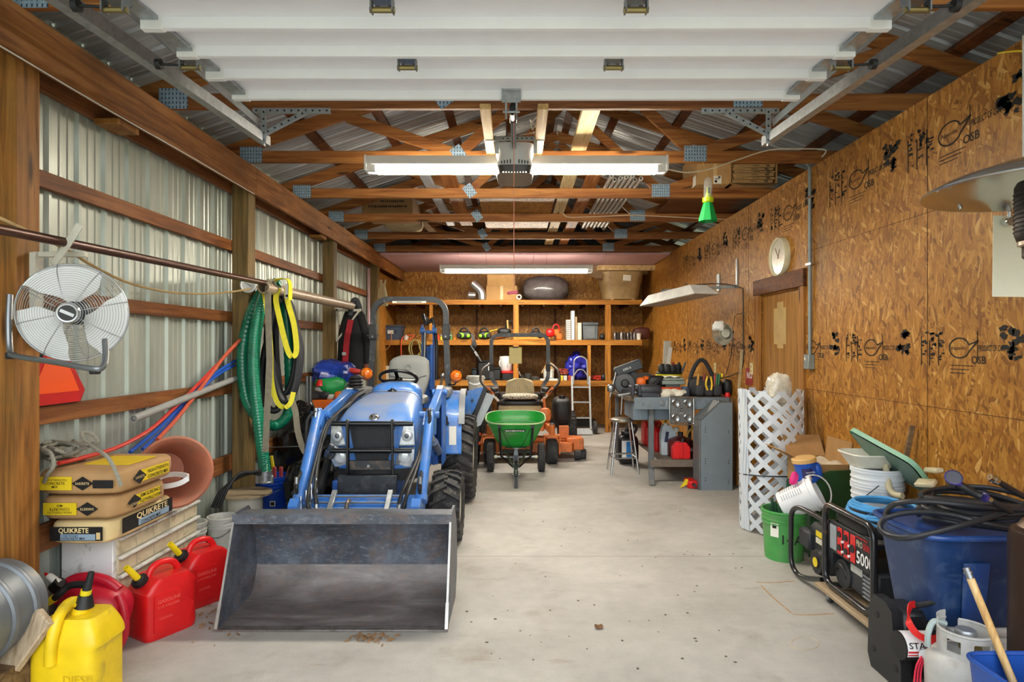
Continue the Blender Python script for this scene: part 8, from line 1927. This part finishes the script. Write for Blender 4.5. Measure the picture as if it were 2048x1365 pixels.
for k in range(3): N('red_wire', WR, ac).tube([(1.8+.01*k, 2.74, .24), (1.755+.012*k, 2.72, .19), (1.735+.014*k, 2.7, .09), (1.74+.014*k, 2.66, .03), (1.745+.01*k, 2.6, .008), (1.72, 2.5, .006)], .004, 6, 5)
N('clamp', RED, ac).box((1.86, 2.755, .27), (.07, .03, .03), .008, (0, -10, 20))
N('cable', BLACK, ac).tube([(2.0, 2.9, .36), (1.96, 2.86, .42), (1.9, 2.9, .39), (1.86, 2.95, .36)], .012, 8, 4)
pt = T('propane_tank', 'light grey propane tank with ring collar next to the compressor', 'propane tank', V((1.9, 2.62, 0)))
pc = V((1.9, 2.62, .045)); PT = mat('#b9b8b4', .45, dirt=('#8f8a80', .25, 9.0))
N('cylinder', PT, pt).lathe([(0, .0), (.095, .0), (.13, .015), (.146, .05), (.148, .19), (.142, .225), (.115, .258), (.05, .277), (0, .279)], pc, (0, 0, 1), 40)
N('foot_ring', PT, pt).lathe([(.1, -.045), (.105, -.045), (.112, .015), (.107, .015)], pc, (0, 0, 1), 32)
cl = N('collar', PT, pt); cl.sharp = 25
rc = .099
def colseg(a0, a1, z0, z1):
    n = max(2, int((a1-a0)/6)); vs = []
    for i in range(n+1):
        a = R(a0+(a1-a0)*i/n)
        for r in (rc, rc+.004):
            for z in (z0, z1): vs.append(pc+V((math.cos(a)*r, math.sin(a)*r, z)))
    fs = []
    for i in range(n):
        b = 4*i; fs += [(b, b+4, b+5, b+1), (b+2, b+3, b+7, b+6), (b+1, b+5, b+7, b+3), (b, b+2, b+6, b+4)]
    fs += [(0, 1, 3, 2), (4*n, 4*n+2, 4*n+3, 4*n+1)]; cl.add(vs, fs)
colseg(100, 430, .255, .285); colseg(100, 430, .335, .36)
for a0, a1 in ((100, 195), (225, 250), (290, 315), (345, 430)): colseg(a0, a1, .285, .335)
colseg(100, 160, .36, .4)
N('collar_rim', PT, pt).tube([pc+V((math.cos(R(a))*(rc+.002), math.sin(R(a))*(rc+.002), .36+.008*(a < 160))) for a in range(100, 431, 8)], .006, 7)
N('valve', mat('#9a8a5a', .35, .8), pt).cyl(pc+V((0, 0, .27)), pc+V((0, 0, .33)), .025, n=14).cyl(pc+V((0, -.02, .305)), pc+V((0, -.07, .305)), .02, n=14)
N('valve_knob', mat('#9fa3a6', .35, .6), pt).lathe([(0, .01), (.035, .008), (.04, 0), (.04, -.012), (.03, -.02), (0, -.02)], pc+V((0, 0, .352)), (0, 0, 1), 20)
N('white_label', PAPER, pt).box(pc+V((-.02, -.118, .2615)), (.05, .028, .002), .0005, (30, 0, 0))
N('info_label', mat('#d9d9d4', .6), pt).lathe([(.1492, .06), (.1492, .17)], pc, (0, 0, 1), 12, (R(205), R(255)))
N('blue_label', mat('#3f66b0', .6), pt).lathe([(.1497, .15), (.1497, .185)], pc, (0, 0, 1), 12, (R(262), R(318)))
N('info_panel', INKW, pt).lathe([(.1494, .05), (.1494, .15)], pc, (0, 0, 1), 12, (R(262), R(318)))
N('hose', mat('#a9b8b4', .4), pt).tube([pc+V((-.12, .06, .26)), pc+V((-.125, .05, .32)), pc+V((-.1, .05, .37)), pc+V((-.05, .05, .36))], .012, 8, 5)
bb = T('blue_bin', 'small blue open bin at the bottom right corner of the picture', 'bin', V((1.8, 2.17, 0)))
def bbf(a, b, i=0):
    th = 2*PI*a; e = .3; return V((1.83+math.copysign(abs(math.cos(th))**e, math.cos(th))*(.15+.04*b-i), 2.15+math.copysign(abs(math.sin(th))**e, math.sin(th))*(.1+.03*b-i), .47*b+i))
m = N('shell', mat('#1f4a9a', .35), bb); m.grid(bbf, 40, 8, True); m.grid(lambda a, b: bbf(a, b, .006), 40, 8, True); m.add([bbf(i/40, 0) for i in range(40)], [list(range(40))]).add([bbf(i/40, 0, .006) for i in range(40)], [list(range(40))]); m.tube([bbf(i/40, 1) for i in range(40)], .009, 8, 1, True)
bs = T('wood_pole', 'pale round wooden pole with metal tip standing in the blue bin', 'pole', V((1.87, 2.14, .02)))
p0, p1 = at(1941, 1158, 2.34), V((1.86, 2.1, .03))
N('shaft', PINE_Z, bs).cyl(p0, p1, .0135, n=14); N('ferrule', mat('#8f9296', .35, .8), bs).cyl(p0, p0+(p0-p1).normalized()*.04, .012, n=12).cyl(p0+(p0-p1).normalized()*.02, p0+(p0-p1).normalized()*.025, .016, n=12)
# ---------------------------------------------------------------- patio heater
ph = T('patio_heater', 'tall brown patio heater with flat aluminium canopy at the right edge', 'patio heater', V((2.115, 2.46, 0)))
hc = V((2.115, 2.46, 0))
hb_ = N('tank_housing', BRONZE, ph); hb_.lathe([(.132, 0), (.132, .82), (.124, .86), (.105, .875), (.05, .88), (0, .88)], hc, (0, 0, 1), 40)
N('base_ring', mat('#2a201b', .45), ph).lathe([(.13, 0), (.14, 0), (.14, .03), (.133, .05)], hc, (0, 0, 1), 40)
N('shoulder', mat('#6b5546', .4, .5), ph).lathe([(.1, .876), (.085, .9), (.05, .91), (0, .91)], hc, (0, 0, 1), 32)
aO = R(250); oc = hc+V((math.cos(aO)*.133, math.sin(aO)*.133, .67))
ov = N('oval_opening', BLACK, hb_); ov.ell(oc, (.045, .012, .085), 20, 10, 1, Matrix.Rotation(aO+PI/2, 3, 'Z'))
N('info_label', PAPER, hb_).lathe([(.1335, .4), (.1335, .53)], hc, (0, 0, 1), 12, (R(225), R(262)))
N('post', mat('#5a473c', .4, .5), ph).cyl(hc+V((0, 0, .9)), hc+V((0, 0, 1.95)), .03, n=18)
N('burner', mat('#2b2421', .45, .3), ph).lathe([(.06, 1.93), (.085, 1.96), (.085, 2.0), (.1, 2.02), (.11, 2.05), (.11, 2.24), (.1, 2.26), (0, 2.26)], hc, (0, 0, 1), 32)
for i in range(10): N('burner_slot', BLACK, ph).torus(hc+V((0, 0, 2.06+i*.017)), .1105, .003, (0, 0, 1), 32, 5)
N('burner_ring', mat('#b9a898', .3, .7), ph).lathe([(.088, 2.0), (.1, 2.005), (.1, 2.02), (.09, 2.025)], hc, (0, 0, 1), 32)
ALM = mat('#c9cccb', .22, .95, var=.04)
N('canopy', ALM, ph).lathe([(0, 2.36), (.18, 2.33), (.35, 2.275), (.425, 2.235), (.43, 2.225), (.424, 2.225), (.35, 2.268), (.18, 2.322), (0, 2.35)], hc, (0, 0, 1), 64)
N('canopy_rim', ALM, ph).torus(hc+V((0, 0, 2.228)), .427, .005, (0, 0, 1), 64, 7)
for a in (170, 100): N('canopy_bolt', CHROME, ph).ell(hc+V((math.cos(R(a))*.4, math.sin(R(a))*.4, 2.238)), (.01, .01, .01), 10, 6)
N('panel_bolt', CHROME, ph).cyl(hc+V((.17, .41, 2.16)), hc+V((.17, .41, 2.25)), .01, n=10).cyl(hc+V((.165, .395, 2.175)), hc+V((.165, .425, 2.175)), .02, n=12)
rp = N('reflector_panel', mat('#f4f8e6', .35, .1, var=.01), ph).box((2.39, 2.9, 2.02), (.32, .003, .38), .001, (0, .8, 0))  # pale green reflection of the outdoors put into the base colour
em = N('embossed_logo', mat('#b9bdb0', .35, .75), rp)
em.torus((2.4, 2.896, 1.94), .022, .0014, (0, 1, 0), 28, 5)
em.beam((2.387, 2.896, 1.952), (2.399, 2.896, 1.935), .002, .002).beam((2.399, 2.896, 1.935), (2.414, 2.896, 1.93), .002, .002).marks((2.373, 2.8975, 1.968), (1, 0, 0), (0, 0, 1), .055, .007, 8).marks((2.373, 2.8975, 1.91), (1, 0, 0), (0, 0, 1), .055, .005, 9)
flush()
for o in scene.objects:
    if '_w' in o: del o['_w']
